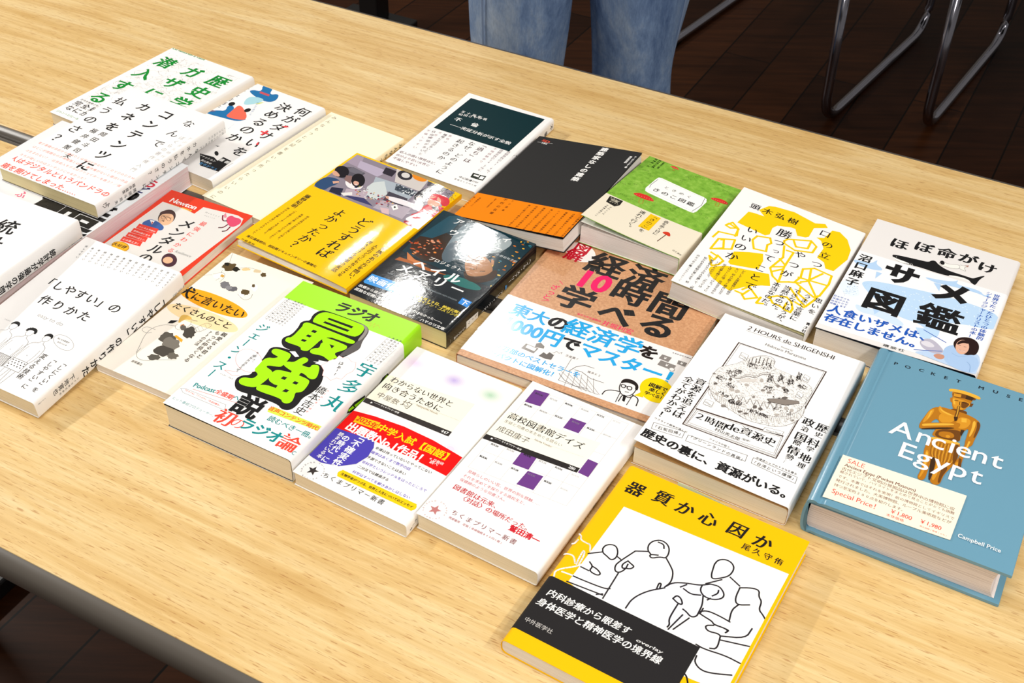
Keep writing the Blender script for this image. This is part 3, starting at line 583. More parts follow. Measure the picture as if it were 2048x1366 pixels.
('F',1,'p','#1c1b1c',[2.9,-58.5,20.1,-55.6,28.3,-58.8,28.4,-49.9,40.7,-51,43.8,-74,19.7,-75.8]),
('F',2,'t','#f7f5f2','ファッション',6.7,-60.9,3.83,0.00,3.8,'h',(.01,.01),1,0),
('F',2,'t','#f7f5f2','東大集中',14.7,-67.1,3.66,0.00,3.7,'h',(0,0),1,0),
('F',2,'t','#f7f5f2','講義',31.1,-55.2,7.42,0.00,5.5,'h',(.01,.01),1,0),
('F',2,'t','#5aa0d8','哲学が下ス',18.2,-72.2,4.96,0.00,4.4,'h',(0,0),1,0),
('F',2,'l','#1c1b1c',[43.7,-77.6,44.9,-52.6],0.3,0)],
 'G': [('F',1,'p','#e4e0db',[-44.1,34.1,-16.5,33.7,-2.9,31.4,-2,45,37,48.9,45.5,46.5,49.7,35.2,43.9,-57.4,-8.2,-62,-39.2,-61.7,-48.1,-57]),
('F',2,'t','#f7f5f2','Newton',-39.4,41,32.56,0.00,12,'f',(.03,-.01),1,0),
('F',2,'t','#ffe060','ニュートン超図解新書',-34,34,25.92,0.00,3.4,'f',(0,0),1,0),
('F',2,'t','#1c1b1c','メンタルの',2.2,13.7,0.00,-15.72,15.7,'v',(.02,.012),1,0),
('F',2,'t','#e5483e','最強にわかる',15.7,21.2,0.00,-9.93,7.5,'v',(.01,.004),1,0),
('F',2,'t','#8a8884','Mental',6.4,38.7,3.03,0.00,3,'h',(0,0),1,0),
('F',2,'t','#8a8884','Health',8.5,33.9,2.20,0.00,2.2,'h',(0,0),1,0),
('F',2,'t','#8a8884','Resilience',20.4,-27.6,18.63,0.00,5,'f',(0,0),1,0),
('F',2,'e','#3d2a26',[-23.1,14,8.9,1,-4.5,12.2],0),
('F',2,'e','#eab892',[-21.7,11.1,8.5,-1.6,-1.8,9.9],0),
('F',2,'ps','#4a3230',[-32.1,12.8,-34.9,19.7,-28.9,25,-21.3,23.9,-16.7,19.1,-23.2,20.7,-28.9,17.8]),
('F',2,'ps','#3b5fa0',[-39,-6.1,-36.5,3.4,-29.5,4.5,-21.1,2.5,-13.6,-1.3,-12.8,-7.9,-30.1,-10]),
('F',2,'p','#f7f5f2',[-34.7,2.5,-29.4,3.9,-28,-2.9]),
('F',2,'p','#c04a3a',[-31.5,1.4,-29.4,1,-27.4,-4.3]),
('F',3,'e','#333',[-25.7,11.9,2.6,-.1,-1.1,2.3],0.35),
('F',3,'e','#333',[-19.3,12,2.5,-.1,-1.1,2.3],0.35),
('F',3,'l','#222',[-27.3,13.6,-23.1,12.9],0.5,0),
('F',3,'l','#222',[-20.9,14,-17.4,13.7],0.5,0),
('F',3,'ls','#333',[-29.2,14,-25.6,15.2,-22,14.9,-18,15.5],0.3,0),
('F',3,'p','#4a3230',[-24.4,7.2,-21.2,8.2,-20.8,6.2]),
('F',2,'p','#e8402f',[-39.8,-7.2,-17.1,-5.9,-14.4,-13.6,-38.1,-14.8]),
('F',3,'t','#f7f5f2','メンタル不調の',-35.7,-11.1,2.90,0.00,2.6,'h',(0,0),1,0),
('F',2,'p','#e8402f',[-39.7,-15.3,-17.1,-13.9,-14.4,-21.6,-38,-22.8]),
('F',3,'t','#f7f5f2','原因は脳にあり',-35.6,-19.1,2.89,0.00,2.6,'h',(0,0),1,0),
('F',2,'p','#e8402f',[-39.6,-23.3,-17.1,-21.9,-14.5,-29.4,-37.9,-30.7]),
('F',3,'t','#f7f5f2','科学的に正しい',-35.5,-27,2.87,0.00,2.6,'h',(0,0),1,0),
('F',2,'p','#e8402f',[-39.5,-31.2,-17.1,-29.7,-14.5,-37.2,-37.8,-38.5]),
('F',3,'t','#f7f5f2','心の整え方！',-35.5,-34.8,3.43,0.00,3.1,'h',(0,0),1,0),
('F',2,'e','#f3b21a',[-31,-45.8,9.8,.7,-2.8,7],0),
('F',3,'t','#1c1b1c','大好評',-37.6,-44.8,5.29,0.00,5,'h',(.02,.01),1,0),
('F',3,'e','#a06010',[-31,-45.8,9.1,.7,-2.5,6.5],0.4),
('F',2,'ps','#df4a6e',[29.3,41.3,31.9,46.3,37.1,44.3,42.2,45.5,47.2,41.7,47.4,34.7,43.6,28.5,33.9,34]),
('F',2,'p','#e08a98',[24.5,42.4,23.7,47.4,29.3,41.3,28.4,39]),
('F',2,'ls','#c03a58',[33.2,36.1,29.2,34.1,23.9,42.1],1.4,0),
('F',2,'ls','#c03a58',[37.7,31.4,37,25,33,23],1.4,0),
('F',2,'ls','#c03a58',[42.2,29.2,43.2,21.9,39.9,19.6],1.4,0),
('F',2,'e','#4a2a35',[24.2,-41.9,8.3,.4,-4.2,9.3],0),
('F',2,'e','#eab892',[23.1,-42.5,5.2,-.6,-.2,4.8],0)],
 'H': [('F',1,'e','#f5a81c',[-14,22.4,38.8,-.2,-3.2,10.5],0),
('F',1,'e','#f7dcab',[-8.6,.4,38.4,1.9,-3.4,10],0),
('F',2,'t','#1c1b1c','に言いたい',-31.4,21.8,11.89,0.00,11.9,'h',(.012,.008),1,0),
('F',2,'t','#1c1b1c','たくさんのこと',-38.2,3.2,9.27,0.00,9.3,'h',(.012,.008),1,0),
('F',2,'t','#1c1b1c','犬',-45.4,23.3,1.00,0.00,17,'h',(.02,.015),1,0),
('F',2,'t','#1c1b1c','親愛なる君と',23.1,-8.6,0.00,-6.63,5.6,'v',(.006,.004),1,0),
('F',2,'t','#1c1b1c','もっと仲良くなる',16.8,-9.7,0.00,-5.83,5.6,'v',(.006,.004),1,0),
('F',2,'t','#1c1b1c','73の方法',10.6,-12.2,0.00,-4.44,4.4,'v',(.006,.004),1,0),
('F',2,'t','#555','飯塚書店',-23.6,-74.3,11.39,0.00,4.4,'f',(0,0),1,0),
('F',1,'ls','#555',[-48.8,97.3,-42.3,84,-36.8,73.8],0.25,0),
('F',1,'ls','#555',[-41.2,54.9,-51.2,48.6,-62.3,43.7],0.25,0),
('F',1,'ps','#5b4a2c',[-29.5,75.2,-26.5,74.4,-26.5,72.3,-28.7,70.7,-29.1,68.8,-30.9,67.6,-32.7,66.3,-35.2,65.6,-36.8,67.8,-38.2,68.6,-41.7,68.4,-41.4,70.6,-42.8,72.5,-39.8,73.8,-40.1,75.9,-38.9,77.8,-36.2,77.4,-34,79.6,-31.4,79.1,-31,76.1]),
('F',1,'ps','#222018',[-23.7,74.6,-23.1,73.5,-24.4,72.4,-24.5,71.6,-23.9,70.2,-24.9,69.6,-26.1,69.3,-27.3,69.7,-28.4,69.5,-29.5,70.1,-30.3,70.9,-30.1,72,-30.7,72.8,-30.5,73.7,-30.4,74.8,-29.8,75.8,-28.6,76.2,-27.2,75.8,-26.1,75.4,-25.4,74.7]),
('F',1,'ps','#222018',[-38,75.8,-37.2,75.2,-37.2,74.4,-37,73.6,-37.3,72.9,-38.4,73,-39,72.8,-39.5,71.9,-40.3,72.8,-41,73.2,-42.3,73.3,-42.2,74.3,-42.9,75.2,-42.4,75.9,-42.2,76.6,-41.2,76.6,-40.9,77.4,-40,77.7,-39.1,77,-38.2,76.7]),
('F',1,'ls','#444',[-37.5,65.1,-31.7,53.8,-32.9,49.9],0.25,0),
('F',1,'ps','#fffaf2',[-30.8,59.2,-30.7,58.1,-30,57.1,-31.1,56,-32.1,55.1,-32.8,53.8,-34.2,52.3,-36.2,52.1,-38,52.2,-38.5,53.6,-40.1,53.9,-40,55.2,-39.7,56.4,-39.1,57.4,-38.5,58.5,-38.1,60.4,-36.1,61.1,-34.1,61.4,-32.2,61.3,-31.8,59.8]),
('F',1,'ps','#d2a24a',[-30.6,59.3,-30.2,58.7,-29.9,58,-29.8,57.3,-30.2,56.8,-30.5,56.3,-31.5,56.9,-31.9,56.5,-32.6,56.4,-33.2,57,-33.9,57.4,-33.6,58.2,-34.1,58.8,-33.9,59.2,-34,59.8,-33.6,60.2,-32.9,59.9,-32.4,60,-31.9,59.9,-31,60]),
('F',1,'ls','#444',[-41.4,56.5,-34.3,63.7,-28.8,58.7,-28.2,49.4],0.25,0),
('F',1,'ps','#77757a',[-16.9,51,-15.9,49.3,-16.2,47.8,-16.8,46.6,-17.8,46,-17.5,44,-19.1,43.9,-20.5,43.3,-22.1,44.6,-24,44.9,-24.5,46.7,-26.4,47.8,-26.7,49.5,-25.9,50.7,-25.6,52.1,-24.9,53.2,-22.9,52.6,-21.7,53.4,-20,53.4,-18.9,51.5]),
('F',1,'ps','#66646a',[-7.2,49.2,-7.1,48.1,-6,47.2,-7.8,46,-7.8,44.7,-9.4,43.9,-11,43.8,-12.6,42.7,-13.6,43.6,-15.4,43.3,-15.5,44.5,-15.9,45.3,-16.7,46.2,-17.1,47.6,-14.7,48.3,-13.7,49.3,-12.4,50.6,-10.5,51.5,-9,50.8,-7.9,50]),
('F',1,'ps','#8a888c',[-13.2,48.3,-12,47.7,-11.9,46.7,-12.3,45.8,-13.2,45.3,-13.3,44,-14.4,43.6,-15.7,43.9,-16.8,44.1,-17.5,44.9,-17.8,45.7,-18.8,46.2,-19.3,47.1,-18.3,47.8,-18.8,49.1,-17.4,49.2,-16.5,49.5,-15.6,49.3,-14.2,50.4,-13.3,49.5]),
('F',1,'ps','#5b4a2c',[4.8,50.6,6.8,49.7,5.5,48.3,6.6,46.7,4.9,46.4,4.4,45.5,4,43.7,2.1,45.2,.7,44.8,-.5,45.9,-1.6,47,-2.4,48.2,-2.1,49.5,-3.3,51.2,-1.4,51.4,-.8,52.2,.4,52.2,1.4,52.7,2.8,52.5,4.6,52.5]),
('F',1,'ps','#fffaf2',[4,44.8,4.2,44.1,4,43.3,4.7,42.4,3.3,42.2,3.1,41.3,2.4,40.5,1.3,41.3,.3,40.9,-.6,41.3,-.6,42.3,-1.3,42.7,-1.9,43.5,-1.3,44.2,-1.1,45.1,.1,45.2,.8,45.5,1.6,45.5,2.5,45.8,3.8,45.8]),
('F',1,'ls','#444',[-2.4,43.4,7.9,38.4,12.3,43.9,9.3,50],0.25,0),
('F',1,'ps','#fffaf2',[7.8,60.1,8.5,58.7,9.3,57.2,8.6,56.3,9.5,54.4,8.7,53.5,7.3,53.6,5.7,54.8,4.5,54.6,3.3,55.9,2.4,57.1,.4,58.2,-.3,60,1.4,60.5,.2,62.7,1.4,63,2.8,62.8,4,62.5,5.3,62.6,6.6,61.3]),
('F',1,'ps','#5b4a2c',[3.7,61,4.2,60.4,4.8,59.6,4.4,59.1,4.3,58.6,4,58.3,3.3,58.5,2.9,58.3,2.3,58.5,1.6,58.8,1.4,59.7,.9,60.2,.9,60.7,.2,61.6,.5,62,1.3,61.8,1.2,62.8,1.9,62.7,2.6,62.1,3.3,61.6]),
('F',1,'ps','#e9c993',[-15.6,79.1,-15,78.5,-15,77.6,-16.3,76.8,-17.1,76.2,-17.6,75.3,-18.7,75,-19.9,74,-21.1,74.2,-22,74.6,-22.6,75.2,-23.1,75.8,-22.2,76.8,-22.3,77.7,-21.2,78.3,-20.9,79.6,-19.4,79.2,-18.1,80.4,-17.5,79.4,-15.9,79.9]),
('F',1,'ls','#555',[-26.6,74.5,-20.4,80.4,-10.8,81.8,-3.7,80.9],0.25,0),
('F',1,'ps','#d8c4a0',[-5.5,81.6,-4.5,81.1,-4.4,80.1,-4.5,79.1,-6.1,78.6,-6.8,78,-7.8,77.7,-8.8,77.5,-10.1,76.9,-10.4,78,-11.6,78.1,-11.4,79.1,-11.6,79.8,-11.5,80.7,-11.3,81.8,-10.1,82.3,-8.8,82,-7.9,82.5,-7,82.3,-5.4,82.8]),
('F',1,'ps','#5b4a2c',[2.2,79.4,3.4,78.8,3.6,77.8,3.9,76.7,2.7,76.4,2.1,76,1.7,75.1,.6,75.2,-.3,76,-1.4,76.1,-1.9,77.1,-2.8,77.8,-2.2,78.8,-2.3,79.5,-2.8,80.9,-1.5,80.8,-.7,80.9,0,81.7,1.1,81.1,1.7,80.1]),
('F',1,'ps','#ddb25a',[-21.9,-17.3,-27.3,-7.1,-25.5,-3.1,-16.9,-3.3,-15,-7,-20.9,-8.5]),
('F',1,'ls','#555',[-15.5,-6.3,-7.4,-4.8,-13.9,-7],0.3,0),
('F',1,'ls','#444',[-21.6,-17.1,-22.3,-20.4,-19.1,-23,-14.5,-22.4,-11.9,-18.1,-11.3,-11.4,-15,-7],0.25,0),
('F',1,'p','#1c1b1c',[-30.5,-20.6,-30.5,-15.7,-24.5,-12.9,-26.2,-18.3]),
('F',1,'ls','#555',[-21.6,-20.1,-31.7,-22.8,-38.2,-32.2,-37,-43.1,-31.3,-55.5,-27.5,-64.4],0.3,0),
('F',1,'p','#c98a5a',[-18.9,-17.1,-17.3,-14.1,-14,-16.4,-14.3,-19.4]),
('F',1,'ls','#555',[-5.1,-15.2,-1,-2.6,6.4,-2.9,4.7,-9.6,1.7,-17.1,-5.1,-15.2],0.25,0),
('F',1,'l','#888',[-3.8,-11.8,1.5,-15.2],0.2,0),
('F',1,'l','#888',[-2.1,-8.8,3,-12.1],0.2,0),
('F',1,'l','#888',[-.4,-5.8,4.5,-8.9],0.2,0),
('F',1,'l','#888',[1.3,-2.9,6,-5.7],0.2,0),
('F',1,'ls','#444',[-11.3,-11.4,-4.5,-13.4,.3,-17.9],0.25,0),
('F',1,'ls','#777',[-33.7,-32.6,-44.1,-32.7,-44.9,-38.9,-37.3,-40.4,-34,-37.1],0.3,0),
('F',1,'ps','#4a453e',[.3,-17.9,-.7,-20.6,2.1,-22.7,.4,-23.9,2.3,-27.2,-1.4,-25.8,-1.4,-28.8,-3.8,-28,-6.2,-27.7,-8.8,-26.4,-9.4,-23.3,-10.9,-21.6,-12.7,-19.4,-11.5,-18,-10.9,-16.6,-9.8,-15.7,-9.3,-13.3,-7,-13.4,-4.5,-14.6,-2.9,-17.2]),
('F',1,'ps','#5f5a52',[-12,-17.6,-11.3,-18.4,-11.2,-19.3,-11.2,-20.2,-11.6,-20.9,-11.9,-21.8,-13.1,-21.5,-13.9,-22.1,-14.9,-21,-15.8,-20.8,-16.6,-20.2,-16.9,-19.3,-18,-18.4,-17.3,-17.6,-17.6,-16.4,-17.1,-15.6,-15.6,-16.2,-14.8,-15.3,-13.6,-15.8,-12.6,-16.6]),
('F',1,'ps','#57524a',[-9.8,-33.5,-7.4,-35.5,-6.1,-38.2,-9,-39.9,-8.3,-42.7,-10.4,-44.1,-13,-44.9,-15.9,-43.2,-17.9,-42.4,-20.6,-42.3,-23.6,-41.3,-23.3,-38.5,-24.8,-36.4,-23.9,-34.4,-24.7,-31.5,-22.9,-29.5,-19.4,-30.3,-17.1,-28.2,-14.7,-31.9,-11.2,-31]),
('F',1,'ps','#7a746a',[-3,-38.2,.1,-39.8,-.6,-42.2,-1.4,-44.1,-1.3,-46.5,-3.1,-48,-5.4,-48.8,-8.1,-48.8,-10.6,-47.6,-12.8,-46.4,-16,-45.5,-16.2,-42.8,-18.2,-40.4,-18.4,-37.8,-17.5,-35.3,-15.6,-33.3,-11.6,-34.8,-9.2,-34.7,-6.3,-33.6,-3.9,-35.5]),
('F',1,'ps','#4a453e',[-.6,-46.6,1,-48.5,.1,-51,-.7,-53.2,-2.7,-55.1,-3.5,-58.1,-7.5,-57.4,-10,-57.4,-12.6,-57.5,-14.8,-56.8,-16.6,-55.6,-17.4,-53.8,-16.9,-51.8,-17.1,-49.8,-15.6,-48,-14.1,-45.8,-11,-45.8,-8.5,-45.8,-6,-45.5,-2.9,-45.4]),
('F',1,'ps','#5a554c',[-5.1,-58.8,-5,-60.1,-4.8,-61.4,-5,-62.8,-7.2,-63.5,-7.8,-64.8,-9.3,-65.9,-11.2,-66.2,-12.8,-65.6,-13.5,-64.6,-14.8,-64.2,-16.7,-63.6,-14.7,-62.1,-14.8,-61,-15.1,-59.4,-12.9,-59,-11.3,-58.7,-9.9,-58.3,-7.9,-57.3,-7.2,-58.7]),
('F',1,'ps','#6a645a',[7.9,-50.1,6.9,-51.9,6.8,-52.9,8.7,-54.5,6.3,-54.9,5.3,-55.5,4.5,-56.9,2.9,-56.5,1.2,-57.2,.5,-55.6,-1.8,-55.5,-1.2,-53.9,-2,-52.7,-2.5,-51.2,-1.2,-50.2,-.3,-48.9,1.5,-48.7,3.1,-49.7,4.9,-48.5,6.1,-49.6]),
('F',1,'p','#f0a62a',[-13.7,-31.4,-12.7,-29.4,-3.7,-31.6,-2.4,-35.1]),
('F',1,'ls','#555',[-28.2,-57.9,-26.6,-66.7,-19,-70.6,-10,-67],0.3,0),
('F',1,'l','#888',[-5.4,-63,8.2,-55.4],0.25,0)],
 'I': [('F',1,'t','#5a5244','みんなもっと日記を書いて売ったらいいのに',-40.1,94.8,0.00,-10.16,6.3,'v',(-.004,-.006),1,0),
('S',1,'t','#1c1b1c','みんなもっと日記を書いて',96.1,3.2,-8.50,0.00,6,'v',(0,0),1,0)],
 'J': [('F',1,'p','#8d8390',[-64.2,90.9,59.1,92.5,67.9,19,-63.3,17.6]),
('F',2,'p','#a596a8',[-64.3,72.4,-63.9,90.4,-55,90.2,-46.1,71.3]),
('F',2,'p','#b7abc0',[-54.2,83,-17.1,83.2,-21.2,68.5,-48.9,71.1]),
('F',2,'p','#5a5660',[-66.4,60.4,-52,68.9,-35.2,67,-34.5,49,-55.4,44.3]),
('F',2,'p','#6d6a74',[-53.2,68.1,-37.3,67.3,-37.6,60.3,-54.6,60.1]),
('F',2,'p','#2a2430',[-24.7,88.2,-10.8,88.6,-8.9,77.1,-21,77]),
('F',2,'p','#cfc8c4',[-13.7,92.4,26,93.1,30.3,71.5,-.7,71.1]),
('F',2,'e','#2c2a30',[.6,87.1,9.1,-1,-1,7.8],0),
('F',2,'e','#d8d4d0',[1.2,87.5,5,-.5,-.4,4.4],0),
('F',2,'e','#e88a1a',[15.4,92.4,9.1,-.3,-1.4,5.8],0),
('F',2,'p','#aab4be',[-22.4,67.6,5.4,70.4,28.7,68.7,29.9,52,3.7,52.8,-16.6,55]),
('F',2,'p','#3a4450',[3,68.7,27.9,69.8,29.6,59.8,8.1,59.2]),
('F',2,'p','#2c2a34',[28.7,68.7,34.7,91.1,51.6,92.9,44.1,67.5]),
('F',2,'p','#4a4650',[26.7,92,44.8,92.3,46.8,84.1,30.2,84.5]),
('F',2,'p','#cdd4d4',[-18.2,57.2,-10.1,66.2,6.8,48.6,3.5,33.5,-9.6,33.8,-18.1,47.3]),
('F',2,'p','#45404c',[4.9,53.7,28.4,54.1,32.6,38.3,9.5,37.6]),
('F',2,'p','#b4a8b4',[9.5,37.6,41.1,41.5,44.2,22.5,9,21.5]),
('F',2,'p','#b8a8b4',[-33.4,33.2,-12,41.8,-6,26.7,-27.6,21.1]),
('F',2,'p','#23243c',[-47.1,26.8,-35.8,31.5,-30,19.4,-44.5,18.9]),
('F',2,'p','#3a3a66',[-31.6,21.5,-8.4,29.8,7.4,23.5,-13.2,21.7]),
('F',2,'p','#e8e4e0',[-33.2,23.6,-24.5,31.4,-21.2,27.2,-27.6,21.1]),
('F',3,'ps','#2c4a72',[-66,26.6,-63.6,40.1,-48.3,42.5,-45.7,34.4,-49.5,25.1,-48.9,17.3,-63.3,17.6]),
('F',3,'e','#17131a',[-56.8,55.2,8.4,.8,-4.4,9.7],0),
('F',3,'ps','#d8a58c',[-64.5,49.7,-63.9,53.6,-53.5,49,-53.2,45.1,-61.1,45.3]),
('F',3,'p','#d8a58c',[-53.3,35.7,-48.2,40,-46.2,37.4,-49.6,32.3]),
('F',3,'ps','#efe9ea',[-43.6,42.6,-43.2,52.9,-23.9,49.9,-19.7,39.6,-32.2,34.1]),
('F',3,'e','#120e14',[-32.9,51.8,9,-1.9,-3.7,10.9],0),
('F',3,'ps','#dba894',[-35,46,-35.3,50.1,-29.2,49.4,-27.1,44.3,-30.1,42.2]),
('F',3,'p','#8a6a66',[-48.6,52.5,-42.9,54.9,-34.8,42.2,-45.3,44.7]),
('F',3,'o','#dcd2c8',[-18.3,43,1,.5,-14,36.6,.9,.6,-1,37.8,1.6,1.1,-6.4,30.6,.8,1.1,-11.6,39.9,.5,.4,12.3,29.6,.6,1.2],0),
('F',3,'o','#b03a4a',[-23.8,36.5,.9,1.3,4.8,36.1,1.3,.7,7.7,29.7,1,1.2,-18.6,31.4,.7,1.3,16.7,40.6,.5,1.2,.3,42,1,1.1,7.2,39.2,1.6,.6,14.3,38.6,1.5,1.3],0),
('F',3,'o','#e8e4e4',[-7.5,30.6,.5,1,-15.7,40.3,1.7,1.1,-4,35.5,1.1,.6,-9.2,32.7,.6,.8,-29.4,44.2,1.3,.8],0),
('F',3,'o','#7a3040',[10.3,41,.9,1,-5.1,33.4,.9,.9,-14.4,30.8,.9,.4,13,30.9,1.7,1.1,-14.7,44.2,.6,.6,-7.6,40.4,.9,1.2,17.9,35.8,1.6,.6,15.2,38,.6,1.2,4,37.6,.7,1.1,-19.9,35.1,1.7,.7],0),
('F',3,'o','#d8b070',[-19.9,35.7,1.4,.9,-17.4,31.2,1.3,.8,15.9,39.5,.8,.9,-24.8,43.7,1.5,.9,-5.7,42.8,.8,1.2,-1.3,32.6,.7,1.2,20.8,38.7,1.1,.9],0),
('F',3,'o','#4a5a3a',[-27.4,40.4,1.4,.7,1.7,34.7,1.4,.5,-25.4,43.7,.8,1.1,20.6,31.2,1.4,.5,23.8,35.4,1.1,.6,-19,36.8,1.5,.8,-2,34.8,1.1,.6,-26.6,40.9,.8,.6,16.5,42.6,1.8,1.3],0),
('F',3,'o','#3a3a5a',[-26.9,40.4,1.8,1.1,-4.8,40.7,1,.4,-7.1,34.7,1.5,1,2.2,34.6,1.4,.6,19,33.8,1.1,.8,1.8,40.3,1,1.1,14.1,35.1,1.2,.9],0),
('F',3,'o','#caa0a0',[15.2,35.7,1.5,1.2,-12.5,39.3,.6,1.3,-3.5,32.8,.9,.6,10.2,30.4,1.3,1.2,3.9,43.9,.9,.9,8.9,35.1,.9,1.2,13.5,35.6,1.7,.9,17,32.1,1.7,.5],0),
('F',3,'o','#8a949c',[11.2,64,1,.7,28.9,67.1,.7,1.3,7.5,68.4,1.1,1.5,5.8,67.5,.4,.9,5.4,66.1,.9,.7,14.2,59.6,.8,1,18.5,70.1,.8,.8,8.8,61.2,.6,.8,11.3,63.9,.4,1,19.4,67.3,.6,1.2,7.6,69,1,1.4,18,63.3,.9,1.1],0),
('F',3,'o','#e4e8ea',[29.9,63.9,1,.7,23.3,67.5,.6,.8,18.8,63.7,.6,1.4,22.7,62.9,.9,1.1,20.8,62.4,.5,1.3,12.9,67.8,.8,.7,25.8,60.8,.6,1.1,18.6,59.9,1.1,1.4],0),
('F',3,'o','#c8ccd2',[25.4,64.2,.7,1.4,26.7,63.9,1.1,1.4,27.4,67.8,.7,.9,15.4,62.2,.6,1.3,13.7,60,1,.7,26.6,65.9,1,1.3,32.4,61.9,1,1.2,22.5,64.8,1.1,.8,21.6,69.5,1.1,1.3,6.6,66.5,.6,1.4,26,67.9,.7,1.1,16.1,63,.6,1,28.6,68.8,.6,1.1],0),
('F',3,'o','#2a3038',[20.8,67.1,.5,.8,23,65.5,.8,.6,7.2,66,1,1.1,13.6,60,.7,.6,7.8,68.8,.8,1.3,9.3,61.5,.6,1.1,13,58.3,.5,.6],0),
('F',3,'o','#3a3a3c',[54.5,93.3,.5,.4,53.2,86.2,.5,.4,58.3,88.5,.5,.4,56.4,93.2,.5,.4,64.1,82.3,.5,.4,63,80.9,.5,.4,52.6,86.5,.5,.4,61.7,82.3,.5,.4,57.4,86.6,.5,.4,56.5,94.3,.5,.4,59.7,84,.5,.4,54.2,84.3,.5,.4,59.4,88.6,.5,.4,55.1,85.5,.5,.4,60.6,86.2,.5,.4,58.1,80.7,.5,.4,55.5,93.8,.5,.4,55.6,91,.5,.4,56.3,87,.5,.4,55.6,85.8,.5,.4,56.4,93.2,.5,.4,58,92.8,.5,.4,56.7,86.4,.5,.4,57.4,83.7,.5,.4,59.7,90.4,.5,.4,56.6,94.5,.5,.4,57.1,90.5,.5,.4,61.8,83.4,.5,.4,55.7,92.9,.5,.4],0),
('F',3,'o','#6a6a6c',[57.5,89.3,.5,.4,66.7,78.7,.5,.4,65.1,81.9,.5,.4,55.4,84.9,.5,.4,52,88.5,.5,.4,63.2,88,.5,.4,65.3,82,.5,.4,60.6,79.5,.5,.4,64.7,78.3,.5,.4,63,78.5,.5,.4,62.2,84.4,.5,.4,56.9,87.9,.5,.4,58.3,81.2,.5,.4,56.5,84,.5,.4,58.2,96.4,.5,.4,60.6,85.1,.5,.4],0),
('F',3,'e','#15101a',[37.8,61.1,7,-1,-3.5,8.6],0),
('F',3,'ps','#e2b0a0',[33.4,60.9,34.8,65.2,41.5,62.3,42.6,56.8,37.7,56.2]),
('F',3,'p','#e8dfe0',[37.7,56.2,46.4,56.6,48.8,50.7,39.3,46.4]),
('F',3,'ps','#ece6ea',[7.2,45.6,11.6,47.1,22.4,49.8,45.1,50.9,57.5,48.5,58,42.7,39.6,43.5,23.4,41,12.3,41.2]),
('F',3,'p','#d8a58c',[6.6,45.2,10.4,46.2,13.5,42,9.6,42.5]),
('F',3,'ps','#c8182c',[47.5,57.5,58.7,61.9,70.4,65.7,74.6,57,74.6,41.7,63,40.7,52.1,28.7,45.6,32.7,50.8,42.9]),
('F',3,'ps','#efe9ec',[47.9,34.5,54.1,45.7,72.2,42.6,74.2,24.8,61.7,27.6,45.5,21.9]),
('F',3,'ps','#a81a30',[45.5,21.9,54.9,24.9,70.6,26.2,69.9,21.1,51.4,17.5]),
('F',3,'e','#d9a088',[52.3,66.1,6.7,.7,-2,8.6],0),
('F',3,'ps','#d9a088',[48.4,58.2,48,65.8,52.6,69.5,60.7,66.8,59.4,60.9,52.8,57.7]),
('F',3,'ps','#d0102a',[42.9,73,44.4,77.3,55.8,81.7,64,77.5,67.1,69.1,63.9,64.7,57.5,68.8,49.7,67.2,44.8,66.5]),
('F',3,'p','#30242c',[54.2,58.2,59.4,60.9,66.4,56,58.8,54.2]),
('F',4,'p','#f4f2f0',[22.3,34,25.5,39.4,31.2,34.1,28.6,29.1]),
('F',4,'e','#222',[26.5,34.4,1.3,-.3,-.3,1.4],0),
('F',4,'p','#d8b8bc',[14.9,25.7,23.6,28.6,29.6,20.6,21.5,19.4]),
('F',1,'t','#1c1b1c','どうすれば',17.5,-3.4,0.00,-15.20,15.2,'v',(.012,-.006),1,0),
('F',1,'t','#1c1b1c','よかったか？',-11.7,-4.4,0.00,-13.13,13.1,'v',(.012,-.006),1,0),
('F',1,'t','#1c1b1c','藤野知明',-56,-.6,0.00,-6.71,6.7,'v',(.015,.01),1,0),
('F',1,'t','#1c1b1c','統合失調症の症状が現れた姉を、',-33,-28,0.00,-3.23,3.1,'v',(0,0),1,0),
('F',1,'t','#1c1b1c','両親は玄関に鎖をかけて閉じ込めた。',-40,-28.6,0.00,-3.03,3,'v',(0,0),1,0),
('F',1,'t','#1c1b1c','「わが家の25年」を弟が記録する。',-49.1,-26.5,0.00,-2.98,3,'v',(0,0),1,0),
('F',1,'t','#1c1b1c','姉はなぜ治療を受けられなかったか。',-58,-27.8,0.00,-3.28,3.1,'v',(0,0),1,0),
('F',1,'t','#1c1b1c','連日満員続出、超話題ドキュメンタリーの書籍化',-58.1,-85.4,3.86,0.00,3.9,'h',(.014,.01),1,0),
('F',1,'t','#1c1b1c','文藝春秋',-59.1,-92.8,4.32,0.00,4,'h',(0,0),1,0),
('F',1,'t','#1c1b1c','家族のあり方を問い、',58.2,-26.2,0.00,-6.02,6,'v',(.016,.008),1,0),
('F',1,'t','#1c1b1c','人生のどうにもならなさを',49.8,-27.4,0.00,-4.94,4.9,'v',(.016,.008),1,0),
('F',1,'t','#1c1b1c','突き付ける衝撃の実話',41.4,-26.3,0.00,-5.85,5.8,'v',(.016,.008),1,0),
('F',1,'e','#1c1b1c',[82.6,-107.4,2.1,-.3,-.8,3],0.7),
('F',1,'t','#1c1b1c','実話',81.5,-106.7,0.61,-2.12,2.2,'v',(0,0),1,0),
('S',1,'t','#1c1b1c','よかったか',95.4,-7.6,-15.68,0.00,7,'v',(0,0),1,0)],
 'K': [('F',1,'p','#062b30',[-47.2,77.4,47.1,80.9,46.2,.5,-48.2,-1.4]),
('F',2,'t','#f7f5f2','五十嵐彰',-38.5,45.9,7.13,0.00,5,'h',(.006,-.006),1,0),
('F',2,'t','#f7f5f2','迫田さやか著',-38,39.5,5.64,1.10,5,'h',(.006,-.006),1,0),
